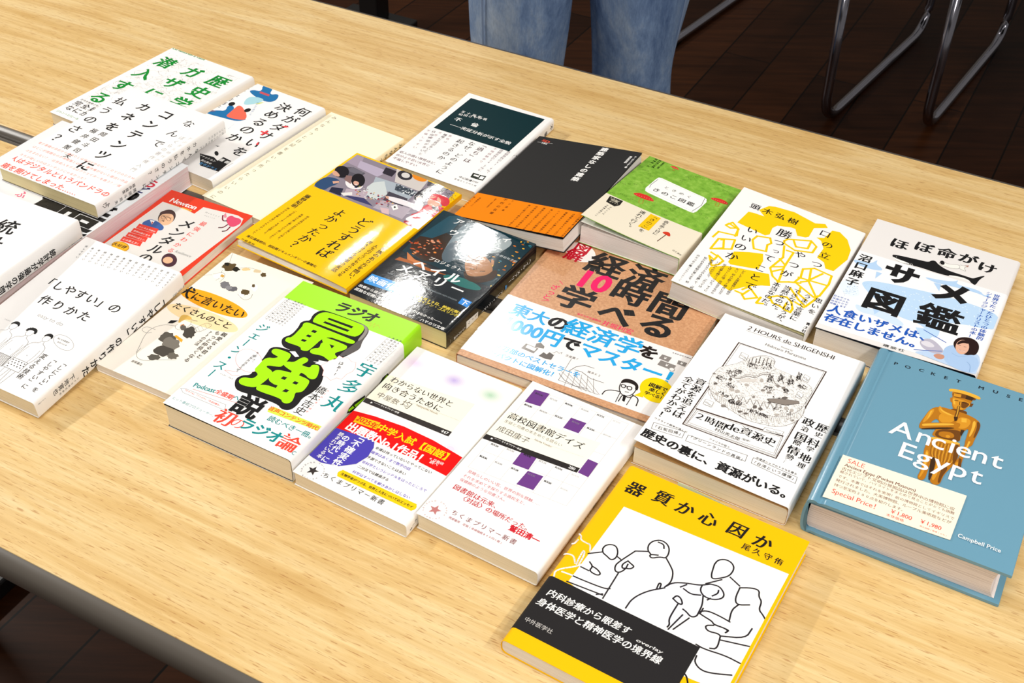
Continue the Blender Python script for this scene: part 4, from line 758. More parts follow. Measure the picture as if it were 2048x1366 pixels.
('F',2,'t','#f7f5f2','不倫',-34.9,28.4,21.88,0.00,8.6,'h',(.02,-.006),1,0),
('F',2,'t','#f7f5f2','――実証分析が示す全貌',-33.2,15.2,6.97,0.00,7,'h',(.014,-.008),1,0),
('F',1,'t','#43202c','「過ち」は',17.4,-3,0.00,-8.94,8.4,'v',(.008,-.014),1,0),
('F',1,'t','#1c1b1c','なぜ、どのように',4.2,-7.3,0.00,-9.34,8.4,'v',(.008,-.014),1,0),
('F',1,'t','#1c1b1c','起きるのか',-8.7,-9.8,0.00,-9.77,8.4,'v',(.008,-.014),1,0),
('F',1,'t','#7a6a72','既婚男性の51.9％、',46.5,-1.2,0.00,-4.78,4.4,'v',(.004,-.01),1,0),
('F',1,'t','#7a6a72','既婚女性の24.7％に',38.3,-2.6,0.00,-4.52,4.4,'v',(.004,-.01),1,0),
('F',1,'t','#a08088','不倫経験あり',31,-3.2,0.00,-5.88,4.2,'v',(0,-.01),1,0),
('F',1,'t','#6a5a62','自由時間が多いと',-43.8,-8.4,1.73,-6.52,4.8,'v',(.004,-.01),1,0),
('F',1,'t','#a08088','不倫しやすい',-49.7,-9.7,1.25,-7.38,4.4,'v',(0,-.01),1,0),
('F',1,'t','#5a4a52','職場に女性が多いと、',-29.7,-7.3,0.00,-4.87,4.6,'v',(.004,-.01),1,0),
('F',1,'t','#a08088','女性は',-36.6,-6.3,-1.36,-6.86,4,'v',(0,-.01),1,0),
('F',1,'t','#a08088','男性は',-23.9,-6.5,1.03,-6.53,4,'v',(0,-.01),1,0),
('F',1,'t','#5f3a46','収入の高い男性ほど、',-50.3,-62.2,4.86,0.00,4.9,'h',(.006,-.008),1,0),
('F',1,'t','#8a6a72','自分より若い女性と',-50.4,-69.2,4.72,0.00,4.7,'h',(.006,-.01),1,0),
('F',1,'t','#8a6a72','不倫しやすい',-49.5,-76.1,5.04,0.00,5,'h',(.006,-.01),1,0),
('F',1,'p','#2a3028',[34.8,-55.9,42.2,-55.5,42.4,-57.7,37.3,-57.9,37.6,-60.6,43.9,-60.7,44.1,-64.8,36.5,-64.7]),
('F',1,'p','#2a3028',[43,-55.7,50,-54.6,51,-63.8,44.4,-64.6]),
('F',2,'p','#f7f5f2',[44.9,-57.1,49.2,-56.8,49.6,-62,45.3,-62.5]),
('F',1,'t','#333','中公新書',28.1,-70.2,3.99,0.00,4,'h',(.008,-.006),1,0),
('F',1,'t','#333','2737',42.2,-69.9,6.72,0.00,4,'f',(0,0),1,0),
('F',1,'t','#555','定価860円＋税',25.3,-75.9,3.39,0.00,2.6,'h',(0,0),1,0),
('S',1,'t','#1c1b1c','不倫',80.6,6.9,-12.76,-2.38,7,'v',(.01,-.008),1,0),
('S',1,'t','#1c1b1c','中公新書',-9.2,6.6,-9.49,-0.00,5,'v',(.01,-.008),1,0),
('S',1,'l','#1c1b1c',[.2,12.1,-8,16.8,-4.5,10.1],0.8,0)],
 'L': [('F',1,'t','#e0482e','SD',-53.6,82.3,10.27,-2.27,5.5,'f',(.02,.02),1,0),
('F',1,'t','#f7f5f2','184',-51.6,76.5,7.43,-1.05,4,'f',(.015,.01),1,0),
('F',1,'l','#f7f5f2',[-56.5,76.6,-39,78.6],0.3,0),
('F',1,'t','#f7f5f2','建築家なしの建築',20.6,83.7,0.00,-9.61,8.6,'v',(.03,.02),1,0),
('F',1,'t','#f7f5f2','Ｂ・ルドフスキー著',58.9,79.1,0.00,-2.95,3,'v',(.02,.02),1,0),
('F',1,'t','#f7f5f2','渡辺武信訳',54.1,77.5,0.00,-3.17,3.2,'v',(.02,.02),1,0),
('B',1,'t','#7a3d05','風土に根ざす無名の工匠たちの',1.5,-47.4,0.00,-3.54,2.9,'v',(.01,.01),1,0),
('B',1,'t','#7a3d05','世界各地の集落や住居を訪ね',9.8,-47.5,0.00,-3.55,2.9,'v',(.01,.01),1,0),
('B',1,'t','#7a3d05','建築史が見落としてきた土着の',18.5,-47.6,0.00,-3.51,2.9,'v',(.01,.01),1,0),
('B',1,'t','#7a3d05','美しさを百五十余の図版で示す',26.9,-47.8,0.00,-3.50,2.9,'v',(.01,.01),1,0),
('B',1,'t','#7a3d05','ニューヨーク近代美術館での',35.1,-47.9,0.00,-3.52,2.9,'v',(.01,.01),1,0),
('B',1,'t','#7a3d05','展覧会をもとに編まれた本書',43.4,-48.1,0.00,-3.50,2.9,'v',(.01,.01),1,0),
('B',1,'t','#7a3d05','は建築の概念を大きく広げた',51.7,-48.2,0.00,-3.49,2.9,'v',(.01,.01),1,0),
('B',1,'t','#7a3d05','ＳＤ選書の長く読まれる名著',59.9,-48.4,0.00,-3.48,2.9,'v',(.01,.01),1,0),
('B',1,'t','#7a3d05','不朽の名著',-27,-45.6,0.00,-6.88,4.4,'v',(.01,.01),1,0),
('B',1,'t','#7a3d05','ＳＤ選書',-18.8,-45.2,0.00,-6.33,3.2,'v',(0,0),1,0),
('B',1,'t','#7a3d05','都市・住居の原点',-37.1,-47.9,0.00,-2.33,2.2,'v',(0,0),1,0),
('B',1,'t','#7a3d05','建築家なしに',-53.5,-51.8,0.00,-3.14,2.6,'v',(0,0),1,0),
('B',1,'t','#7a3d05','建てられた家',-59.8,-52.2,0.00,-3.99,2.6,'v',(0,0),1,0)],
 'M': [('F',1,'o','#274a12',[-52.2,51.6,1.4,1,-49.4,50.8,1.7,1,-43.9,46.7,1.4,1,-41,48.1,1.7,1,-36.6,43.9,1.4,1,-32.7,40.6,1.7,1,-34.2,33.6,1.4,1,-52.4,5.7,1.4,1,-47.1,5.6,1.7,1,-43.2,9.6,1.4,1,-38,13.4,1.7,1,-34.4,21.6,1.4,1,-50.7,-21.1,1.4,1,-47.2,-18.8,1.7,1,-40.2,-14.3,1.4,1,-35.8,-13.9,1.7,1,-28.2,-15.4,1.4,1,-2.4,45.7,1.4,1,-4.5,54.5,1.7,1,-3.3,58.4,1.4,1,-2.9,65.5,1.7,1,.9,63.5,1.4,1,.8,70.2,1.7,1,4.4,72.8,1.4,1,7.2,74.5,1.7,1,11.7,74.8,1.4,1,17.8,76.8,1.4,1,22.9,75.8,1.7,1,30.5,74.2,1.4,1,34.6,72.4,1.7,1,38.3,66.3,1.4,1,42.5,67.1,1.7,1,46.2,63.6,1.4,1,49.6,52.4,1.7,1,7.2,-10.9,1.4,1,8,-4,1.7,1,11.6,-5.8,1.4,1,12,-.5,1.7,1,14.4,2.9,1.4,1,10.4,-17.9,1.7,1,19.7,3.8,1.4,1,32.6,10.1,1.4,1,36.6,8.6,1.7,1,44.6,5.5,1.4,1,35.4,29.7,1.7,1,52.4,-2.7,1.4,1],0.22),
('F',1,'ps','#d8332c',[-32.8,-5.2,-29,.5,-23.5,2.4,-16,2.9,-8.1,-3,-14.6,-5.5,-23.1,-6.6]),
('F',2,'o','#f2d8c8',[-28.3,-3.6,.3,.3,-25.6,-3.3,.3,.3,-23,-3,.3,.3,-20.3,-2.7,.3,.3,-17.6,-2.4,.3,.3,-14.9,-2.2,.3,.3,-12.2,-1.9,.3,.3,36.1,43.2,.3,.3,38.5,43.3,.3,.3,40.8,43.5,.3,.3,43.2,43.6,.3,.3,45.6,43.7,.3,.3,47.9,43.8,.3,.3,50.3,43.9,.3,.3,-24.6,74.5,.3,.3,-23.4,74.5,.3,.3,-22.1,74.4,.3,.3,-20.9,74.4,.3,.3,-19.7,74.3,.3,.3,-18.5,74.3,.3,.3,-17.3,74.3,.3,.3],0),
('F',1,'ls','#c8402c',[-22.2,-7.1,-20.6,-17,-16.5,-15],0.35,0),
('F',1,'l','#c8402c',[-18.9,-6,-16.5,-15],0.35,0),
('F',1,'ps','#d8332c',[32.1,42,35.8,46.6,40.7,48,47.3,48,53.9,42.6,48,41,40.5,40.5]),
('F',1,'ls','#c8402c',[41.3,40,42,31.7,45.7,33.2],0.35,0),
('F',1,'l','#c8402c',[44.2,40.9,45.7,33.2],0.35,0),
('F',1,'ps','#d8332c',[-26.6,74,-24.9,76.6,-22.5,77.1,-19.1,76.8,-15.4,73.4,-18.3,72.7,-22.1,72.7]),
('F',1,'ls','#c8402c',[-21.7,72.4,-20.8,67.4,-19,68.1],0.35,0),
('F',1,'l','#c8402c',[-20.2,72.7,-19,68.1],0.35,0),
('F',1,'t','#1c3a10','堀博美＝文',-43.9,76.7,0.00,-4.90,3.6,'v',(.015,.01),1,0),
('F',1,'t','#1c3a10','桝井亮＝写真',-39.4,76.9,0.00,-3.54,3.5,'v',(.015,.01),1,0),
('F',1,'t','#1c3a10','吹春俊光＝監修',-34.5,76,0.00,-2.53,2.5,'v',(.015,.01),1,0),
('F',3,'p','#fbfaf6',[-26.4,38.4,-25.5,43.9,-21.7,44.7,26.6,39.9,30.7,38.2,32.9,32.5,32,9,30.4,4.8,26.8,4.2,-20.9,7.9,-25,9.2,-27,14.7]),
('F',4,'l','#333',[-24.4,40.3,-25.6,24.1,-22.6,11],0.5,0),
('F',4,'l','#333',[28.6,38.5,31.2,23.7,28.1,6.3],0.5,0),
('F',4,'l','#888',[-22.3,42.2,26.8,38],0.18,0),
('F',4,'l','#888',[-21.6,11.9,26.5,7.3],0.18,0),
('F',4,'t','#333','ときめく',-10.4,30.5,8.36,0.00,5.6,'h',(.002,-.004),1,0),
('F',4,'t','#1c1b1c','きのこ図鑑',-16.6,18.8,9.53,0.00,8.2,'h',(.014,.004),1,0),
('B',1,'p','#262421',[-47.1,-26.7,-33,-25.4,-32,-35.1,-35.1,-40.8,-45.2,-39.3]),
('B',2,'t','#e8dfc8','ときめく',-44.2,-29,2.85,0.00,2.9,'h',(0,0),1,0),
('B',2,'t','#e8dfc8','図鑑',-41.4,-31.6,3.87,0.00,3.9,'h',(0,0),1,0),
('B',2,'t','#e8dfc8','ポケット',-42.1,-35.9,2.48,0.38,2.5,'h',(0,0),1,0),
('B',1,'t','#444','きのことは',-37.1,-45.2,0.00,-3.93,2.6,'v',(0,0),1,0),
('B',1,'t','#444','不思議な菌のこと',-41.1,-44.5,0.00,-3.47,2.6,'v',(0,0),1,0),
('B',1,'t','#1c1b1c','連れて行く。',-9.1,-30.3,0.00,-6.57,6.4,'v',(.004,-.004),1,0),
('B',1,'p','#f6c412',[-1.8,-26.6,9.4,-26.7,9.5,-55.4,-2,-55.9]),
('B',2,'t','#1c1b1c','「きのこ」',4.1,-28.9,0.00,-6.81,6.2,'v',(.004,-.004),1,0),
('B',2,'t','#1c1b1c','を',4,-60,1.00,0.00,6,'h',(0,0),1,0),
('B',2,'t','#1c1b1c','森を歩く日に',16.5,-29.4,0.00,-5.20,5.2,'v',(.004,-.004),1,0),
('B',2,'ps','#d23a24',[20.3,-49.1,22.9,-45.1,26.2,-44,29.1,-47.2,29.9,-51,25.9,-50.5]),
('B',2,'l','#5a2a1a',[25.5,-50.3,23.6,-66],0.8,0),
('B',2,'t','#4a4438','山と溪谷社',42.7,-69.7,2.67,-0.95,2.8,'h',(0,0),1,0)],
 'N': [('F',1,'p','#12303a',[-53.1,78.4,54,80.3,56.4,-4.4,-15.6,-6.5,-48.8,.4]),
('F',1,'p','#1b2228',[-47.6,-1.3,-27,-2.2,11.4,-5.3,55.5,-1.8,49.1,-42.3,-38,-39]),
('F',2,'e','#2b2119',[-26.8,22.7,21.2,-1.9,-1.9,24.4],0),
('F',2,'e','#3a2416',[-29.1,17.6,19.6,-1.7,-1.1,18.6],0),
('F',2,'p','#1d4a5a',[-43,73.2,-30,80.2,-26.9,53.2,-36.2,32.4,-48.7,29.4]),
('F',2,'p','#a85a22',[-45,-9,-25.6,-8.3,-5.4,-9.2,13.5,-8.4,-11.2,-12.9,-31.5,-12.1,-46.7,-14.8]),
('F',2,'p','#c8763a',[-43.7,1.3,-30.9,-4.7,-16.7,-4.9,-22.6,-8.7,-36.9,-8.5]),
('F',2,'e','#1f6a66',[25.9,-10.6,20,.6,-1.1,6],0),
('F',2,'o','#c8602a',[-35.5,18.7,1,1.4,-37.4,14.7,1.7,.8,-45.5,16.6,1,1,-23.5,25.7,1.3,.5,-29.4,32.6,1.4,1,-36,7.1,2.1,1.5,-41.4,8.6,2.1,.7,-36.2,23.8,.9,.7,-32.7,27.7,2.2,1.2,-51.5,16.7,1.1,.8,-43.9,19.9,1,.7,-30.4,5,1.2,.6],0),
('F',2,'o','#d89a7a',[-31.6,27.6,2.2,1.4,-27.9,31.1,2.2,1,-25.4,18.9,.8,1.4,-40.9,18.1,1.6,.6,-37.4,27.1,1.8,.6,-34,29.3,1.5,1.2,-26,11.5,1.8,.8,-37.2,4.8,2.1,.7,-32.9,14.6,1.4,.7,-33.8,23.3,.9,1.1],0),
('F',2,'o','#b8481e',[-27.3,23.7,1.9,.6,-44.5,17.7,2,1.4,-43.5,8,1.7,.7,-24.8,29.8,1.7,.5,-23.4,21.8,1.6,1.2,-19,23,.8,1.3,-25.8,6.9,1.6,.6,-48.5,15.6,1.4,1.1,-38.6,13.4,1.2,1.5],0),
('F',2,'o','#e88a3a',[-37.2,1.9,1.4,.7,-20.9,14.6,1.6,1.2,-36.2,3.8,1.2,.6],0),
('F',2,'o','#f0b02a',[54.4,36.9,1.3,1.6,44.2,49.7,1.4,.6,39.4,73.4,.9,1.2,72,38.9,1.8,1.7,46.9,65,1.3,.9,35.1,26.6,1.6,1.3,75,39.4,1.5,1.1,62.1,58.6,1.8,1.7],0),
('F',2,'o','#e89a1a',[61.3,52.7,1.8,.6,66.5,44.8,1.5,.5,44.9,76.8,1.1,.8,51.7,37.8,.6,1.6,29.8,38.8,1.8,.6,51.8,49.8,1.8,1.1,63.7,23.1,1.6,.7,44.1,56.9,1.7,.8,46.8,32,.7,1.5,67.2,8.2,.7,.7],0),
('F',2,'o','#a05a20',[43,70.5,1.5,1,60,-14.8,1.4,1.7,35.3,27.3,1.1,1.7,48.7,26.5,1.8,1.1,56.5,15.8,1.3,1.4,48.3,44,1.8,.7,46.9,41.9,1.6,.7,59.4,15.3,1.8,1.1],0),
('F',2,'o','#3a7a8a',[49.9,72.3,1.7,1.4,52.6,50.8,.7,.7,42.9,73.5,.6,1.2,56.2,69.7,1.6,1.1,60.4,-.6,.7,.5,43.6,13.1,1.1,.9,44.8,23.7,1,.7,53,49.5,.9,1.4,67.2,6.1,.7,.8,38.6,36.3,1.5,1,51.1,71.3,.9,1.1,64.6,-5.8,.6,1.4,65.9,45.4,1.4,1.4],0),
('F',2,'o','#d8741a',[37.5,64.3,1.6,.9,50.5,41.3,1.8,1.1,45.2,57.2,.7,.8,61.5,9.2,1.1,.8,63.7,32.2,.7,.8],0),
('F',2,'o','#f2c860',[38.8,33.9,.7,.6,36,25.3,1.1,1.6,61.8,-11.8,1.9,1.2,51.3,-.9,.6,1.1,58,23.2,.9,.9,60.6,12.6,1.8,1,49,16.8,1.8,1.1,61.8,-15.8,.8,1],0),
('F',3,'ps','#6f8089',[-18.5,31.6,-24.2,62.4,-19.7,77.9,30.6,75.1,30.9,58.3,22.1,43.2,19.2,36.6,8.6,20.4,-1.3,14.2,-11.2,7.9]),
('F',3,'ps','#53626c',[-11.7,8.7,-18.6,34,-12.9,44.9,-1.7,23.3,1,6.4]),
('F',3,'ps','#9aa5a8',[11.7,50.9,22.4,72.3,34.8,68,32.1,49.5,22.2,38.5]),
('F',3,'p','#8a979c',[-16.7,59.7,-9.9,71.5,1.5,49.2,-3.4,41.2]),
('F',4,'ps','#a8764f',[9.6,21.1,8.1,34.3,19.2,36.6,33.5,29.3,41.6,18.4,42.8,5.7,34.1,-2.1,24.2,.6,14.9,10.6]),
('F',4,'ps','#3a2412',[17,7.4,24.2,.6,31,2.7,39.8,10.5,40.6,22.3,45.5,20.9,48.6,9.4,42.8,-1,32.7,-6.3,22.3,-2.9]),
('F',4,'ps','#6a4226',[10.1,21.4,7.2,31.3,18.3,33.7,24.5,28.2,18.6,22.2,16.8,16.4]),
('F',4,'p','#b8845c',[29.9,34,33.4,33.9,37,27,34,27.4]),
('F',5,'l','#2a180c',[20.9,11,24.9,12.3],0.8,0),
('F',5,'l','#2a180c',[30.8,12.7,34.7,15.2],0.8,0),
('F',5,'ls','#6a4226',[26.3,13.3,23.2,20.5,24.4,21.7],0.5,0),
('F',5,'l','#7a4a36',[17.6,22.7,23.1,23.9],0.6,0),
('F',5,'t','#4a3434','ＢＡＮＤ',-13.2,39.9,3.42,0.57,3.4,'h',(.02,.02),1,0),
('F',6,'t','#f7f5f2','アンディ',-29.4,69.2,18.48,0.20,11,'h',(.01,.004),1,0),
('F',6,'t','#f7f5f2','ウィアー',-23.6,51.5,16.37,0.31,11,'h',(.01,.004),1,0),
('F',6,'t','#f7f5f2','プロジェクト',-17.9,4.8,6.20,0.00,5.6,'h',(.012,.006),1,0),
('F',6,'t','#f7f5f2','ヘイル',-21,-9,18.53,0.00,15.5,'h',(.03,.02),1,0),
('F',6,'t','#f7f5f2','メアリー',-30.5,-21.5,19.52,0.00,15,'h',(.025,.012),1,0),
('F',6,'t','#c8d0d0','小野田和子訳',31.6,43.6,3.83,0.00,3.4,'h',(0,0),1,0),
('F',6,'t','#8a9498','NOW A MAJOR MOTION PICTURE   Project Hail Mary',-40.2,-35.2,52.70,0.00,2.8,'f',(0,0),1,0),
('F',6,'t','#8a9498','COMING SOON FROM AMAZON MGM STUDIOS',-15.7,-35.6,52.33,0.00,2.6,'f',(0,0),1,0),
('F',6,'p','#3f97e0',[-51.4,-44.3,-3,-41.1,1.4,-53.5,-1.3,-55.5,-49.2,-59.4,-51.4,-57.5]),
('F',7,'t','#eaf4fc','映画化原作',-45.6,-50.4,9.99,0.00,9.6,'h',(.02,.014),1,0),
('F',6,'t','#f7f5f2','故郷から遠く離れた宇宙へ',-49.3,-64.4,4.21,0.00,4.2,'h',(.01,.006),1,0),
('F',6,'t','#f7f5f2','孤独な任務に挑んだ男は',-49.4,-70.3,4.47,0.00,4.5,'h',(.01,.006),1,0),
('F',6,'t','#f2d84a','2026年3月20日、映画公開！',-13.5,-49.2,4.17,0.00,4.2,'h',(.014,.01),1,0),
('F',6,'t','#f2d84a','ライアン・ゴズリング',8.2,-53.5,4.40,0.00,4.4,'h',(.012,.01),1,0),
('F',6,'t','#f7f5f2','ひとりではなかった――。',1.4,-68.8,3.86,0.00,3.9,'h',(.01,.006),1,0),
('F',6,'t','#f7f5f2','ハヤカワ文庫',26,-75.3,4.30,0.00,4.3,'h',(.014,.008),1,0),
('F',6,'p','#2f8be0',[38.7,-29.3,49.6,-30.3,49.8,-39.3,39.5,-38.2]),
('F',7,'t','#f7f5f2','下',44.3,-34.3,1.00,0.00,8,'h',(.02,.015),1,0),
('S',1,'t','#f7f5f2','プロジェクト・',75.5,-1.3,-6.26,0.00,3.4,'v',(0,0),1,0),
('S',1,'t','#f7f5f2','ヘイル・メアリー',66.7,6,-5.30,-0.00,5.3,'v',(.014,.008),1,0),
('S',1,'t','#f7f5f2','アンディ・ウィアー',14,2.6,-4.10,-0.00,4,'v',(.008,.004),1,0),
('S',1,'t','#f7f5f2','ハヤカワ文庫',-49.1,4,-3.28,-0.00,3.2,'v',(0,0),1,0),
('S',1,'p','#3f97e0',[20.6,6.3,24.1,4.8,24.2,.3,20.8,1.1]),
('S',1,'p','#f2f2ee',[-46.4,9.3,-26.6,7.5,-26.6,-.1,-46.5,1]),
('S',2,'t','#1c1b1c','ＳＦウ',-30.4,5.1,-5.77,0.00,3.6,'v',(0,0),1,0),
('S',1,'t','#f7f5f2','早川',82.4,3.4,-1.05,-2.34,2.6,'v',(0,0),1,0),
('S',1,'t','#f7f5f2','1070',-72.5,6.8,0.00,-0.95,.9,'v',(0,0),1,0)],
 'O': [('F',1,'t','#1c1b1c','ラジオ',-9.6,80.2,14.67,0.67,14.7,'h',(.045,.03),1,0.15),
('F',1,'l','#c8b830',[20.9,71.4,24.1,75,25.1,70,27.6,75.8,28.8,70.4,30.8,75.7,34.8,72.2],0.4,0),
('B',1,'ps','#252324',[-23.5,50.4,-26.5,58.5,-24.5,66.1,-19.2,69.2,21.6,69.7,27.5,66.2,30.2,61,31.6,49.6,35.5,41.2,33.5,34.8,29.4,23.9,23.4,14.6,16.4,11.8,5.5,11.9,-.9,10.8,-13.3,10.1,-22.4,10.1,-27.9,14.8,-30.1,20.3,-25.8,26.9,-27,38.6,-29.3,44.2,-26.8,48.5]),
('B',1,'ps','#201e1f',[-29.4,-2,-31,3,-27.9,7.5,-18.5,9.7,-9.3,9.8,-.3,9.9,6.8,11.4,11.4,6.3,20.3,7.7,26.7,1.3,33,-11.2,33,-23.5,29.4,-32.8,31.2,-41.3,29.7,-49.8,22.8,-52.1,16.6,-48.6,-6.8,-50.4,-21,-52.7,-27,-48.9,-31.6,-41.7,-29.4,-35.4,-23.8,-32.1,-25.4,-25.5,-27.3,-12.5]),
('B',1,'ps','#252324',[-18.5,9.7,-5.7,17.2,15.7,12.8,12.7,4.5,-6.6,6.2]),
('B',1,'ps','#5f5a59',[3.2,69.5,21.6,69.7,27.5,66.2,30.2,61,31.6,49.6,35.5,41.2,33.5,34.8,29.1,25.7,24.6,24.4,25.8,35.6,28.3,46.4,26.2,61.4,22.2,67.3,12.9,68.8]),
('B',1,'ps','#969089',[11.6,68.1,21.7,69.5,27.4,65.5,29.6,57.9,29.6,49.8,27,48.3,26.2,61.4,23.1,66.4]),
('B',1,'p','#f7f5f2',[-14.2,8.3,-10,10.7,-3.1,6.9,-5.6,4.8]),
('B',1,'p','#f7f5f2',[10.5,7.8,16.4,10.6,20.9,9.3,18.7,8.7]),
('B',2,'ps','#a8ee12',[-21.5,51.5,-23.2,59,-21,65.3,-14.7,68.3,18.6,68.7,22.9,66.3,24.9,60.6,24.7,54.4,21.1,50.2,-15.7,50,-19.8,49.8]),
('B',2,'ps','#a8ee12',[-24.8,41.3,-26.2,43.9,-24.5,47.3,-17.6,47.5,24.7,47.6,27.3,45.8,26.2,42.2,16.3,41.4,0,40.4,-.5,17.6,-2.4,15.2,-7.2,14.3,-9.3,17.8,-24.3,16.3,-26.8,18.9,-26.6,22.4,-23.3,23.6,-24.4,40.1]),
('B',2,'ps','#a8ee12',[.4,35.5,1.6,38.9,22.5,39,25.1,37.2,25.5,33.4,19.4,25.3,24,22.7,25.9,21.3,24,20.1,22.1,15.2,18.9,15.9,13.1,17.7,4.1,15.1,1.2,16,-.2,19.1,1.7,22.2,5.2,24.3,2.5,30,3.7,32,1.4,33.4]),
('B',2,'ps','#a8ee12',[-26.9,-.5,-28,3.4,-24.9,6,-12.8,6.5,-9.5,4.5,-8.3,-1.3,-8.2,-5.1,-7.7,-10.6,-10.7,-12.7,-19.1,-15.4,-18.7,-17.7,-13.5,-18.5,-9.9,-20.2,-8.2,-24.2,-9.3,-39.1,-12.3,-43.3,-22.3,-45.5,-26.4,-44.2,-28.5,-40.5,-26.5,-36.8,-20.5,-35.2,-18.7,-32.9,-18.6,-27.8,-25.4,-26.1,-25.7,-18,-26.6,-12.1,-24.9,-7.2,-19.8,-5.5,-17.4,-2.1,-22.6,-1.9]),
('B',2,'ps','#a8ee12',[-9.1,-7.6,-8.6,-3.4,-2.2,-1,-1.4,4,.7,8.5,5.2,8.6,7.2,5.2,4.8,-.7,7.7,-.9,13.4,-.1,12.1,3.5,16.8,6.3,20.3,3.9,25.5,-7,23.9,-11,19.2,-11.2,15.4,-9.1,9.7,-8.6,4.7,-11.6,-4.9,-9.6]),
('B',2,'ps','#a8ee12',[-10.6,-19.3,-8.5,-15.5,-.9,-13.6,9.8,-12.3,20.5,-12.3,23.7,-14.8,25.6,-25.3,23.8,-28.8,20.7,-30.6,23.2,-35.2,25.1,-41.3,22.7,-45,18.4,-45.2,15.3,-42.2,-6.9,-44.4,-10.1,-42.6,-10.6,-38.6,-7.8,-36.4,-1.3,-34.4,3,-31.9,-6.1,-30.4,-8.8,-27]),
('B',2,'p','#a8ee12',[2.1,-9.3,10.4,-8.2,11.1,-15.3,4.2,-16.9]),
('B',3,'p','#232122',[-11.4,61.7,14,62.5,13.7,59.6,-11.7,59.4]),
('B',3,'p','#232122',[-11.6,56,13.9,56.7,13.5,54,-12.2,53.5]),
('B',3,'p','#232122',[-13.7,41.5,-9.6,41.6,-9.6,38.4,-13.8,38.4]),
('B',3,'p','#232122',[-13.8,34,-9.8,34.2,-10.1,31.4,-14.2,31.3]),
('B',3,'p','#232122',[-14.2,26.9,-9.8,27.2,-10.5,24.4,-14.4,24.4]),
('B',3,'p','#232122',[9.6,32.8,14.5,33,14.5,29]),
('B',3,'p','#232122',[.5,-19.7,4.3,-19.3,4.2,-22.9,.3,-22.9]),
('B',3,'p','#232122',[12.2,-19.7,16.1,-19.6,15.9,-22.7,11.9,-22.9]),
('B',3,'p','#232122',[11.4,-31.2,15.1,-30.9,14.6,-34.2,10.6,-34.8]),
('B',3,'p','#232122',[-3.3,-31.8,3.3,-31.1,4,-34.3,-3.2,-34.9]),
('B',2,'t','#1c1b1c','説',-1.6,-62.4,1.00,0.00,25,'h',(.032,.024),1,0),
('B',1,'t','#0f8a8c','ジェーン・スー',-52.6,21.4,0.00,-11.26,11.3,'v',(.014,.004),1,0),
('B',1,'t','#0f8a8c','宇多丸',55.9,20.6,0.00,-22.64,19,'v',(.02,-.008),1,0),
('B',1,'t','#333','橋本吉史',37,-17.6,0.00,-9.37,9.4,'v',(.004,-.008),1,0),
('B',1,'t','#ee4a38','ライムスターほか',42.3,-15.9,0.00,-3.97,2.4,'v',(0,0),1,0),
('B',1,'t','#0f8a8c','Podcast',-55.9,-64.5,19.96,2.85,8.4,'f',(.02,.012),1,0),
('B',1,'t','#ee4a38','全盛期',-32.9,-61,5.85,0.00,5.8,'h',(.02,.01),1,0),
('B',1,'t','#0f8a8c','へ',-16,-59.4,1.00,0.00,6,'h',(.02,.01),1,0),
('B',1,'l','#ee4a38',[-53,-69.3,-12.3,-64.1],0.3,0),
('B',1,'t','#ee4a38','『タマフル』『アトロク』『生活は踊る』',-57.9,-73.3,2.00,0.00,2,'h',(.006,0),1,0),
('B',1,'l','#666',[-62.2,-73.5,-59.6,-71.9,-18.3,-70.2,-15.4,-75.7,-57.3,-76.5,-62.2,-73.5],0.22,0),
('B',1,'t','#4f9ea4','ヒット番組プロデューサー、',-58.8,-85.1,3.40,0.00,3.4,'h',(-.012,-.016),1,0),
('B',1,'t','#ee4a38','初',-9.6,-81.8,1.00,0.00,18,'h',(.02,-.006),1,0),
('B',1,'t','#ee4a38','の',3.2,-81.9,1.00,0.00,13,'h',(-.01,-.02),1,0),
('B',1,'t','#0f8a8c','ラジオ',10.5,-79.2,13.49,0.00,13.5,'h',(.032,.02),1,0),
('B',1,'t','#ee4a38','論',51.1,-79.1,1.00,0.00,18,'h',(.02,-.012),1,0),
('B',1,'o','#0f8a8c',[61.1,-86.1,1.7,1.7],0.5),
('B',1,'p','#d8ee50',[13.5,-56.6,16.6,-52.7,65.5,-51.6,67.1,-57,15.1,-59.8]),
('B',2,'t','#f0662c','音声コンテンツ時代に',16,-55.4,5.30,0.00,5.3,'h',(.03,.012),1,0),
('B',1,'t','#0f8a8c','読むべき一冊。',23.1,-64.6,6.63,0.00,6.6,'h',(.012,.004),1,0),
('B',1,'p','#fdfaf8',[25.1,24.9,29.6,24.1,33.5,26.3,38.5,23.6,42.4,24.7,45.7,18.8,46.2,13.6,44,9,43.9,1.3,39.5,.9,37,-4.2,31.9,-2.4,27.5,-2.8,24.7,3.3,19.4,6.9,21.3,12.5,21.8,17.3,25.1,19.2]),
('B',1,'l','#e88a80',[25.1,24.9,29.6,24.1,33.5,26.3,38.5,23.6,42.4,24.7,45.7,18.8,46.2,13.6,44,9,43.9,1.3,39.5,.9,37,-4.2,31.9,-2.4,27.5,-2.8,24.7,3.3,19.4,6.9,21.3,12.5,21.8,17.3,25.1,19.2],0.25,1),
('B',2,'t','#1c1b1c','はぁ!?',32.4,17.4,1.11,-4.53,4.7,'v',(.008,-.006),1,0),
('B',1,'e','#fdfbfa',[-36.3,-18.4,13,.2,-5.2,12.2],0),
('B',1,'e','#d86a66',[-36.3,-18.4,13,.2,-5.2,12.2],0.25),
('B',1,'l','#d86a66',[-36,-34.5,-45.9,-38.2,-36.2,-40.2,-31.1,-36.7],0.25,0),
('B',2,'t','#1c1b1c','うまっ、',-36.1,-7.5,1.08,-3.91,3.6,'v',(0,0),1,0),
('B',2,'t','#1c1b1c','天丼弁当あるぜ。',-36.5,-12,0.00,-3.32,3.3,'v',(0,0),1,0),
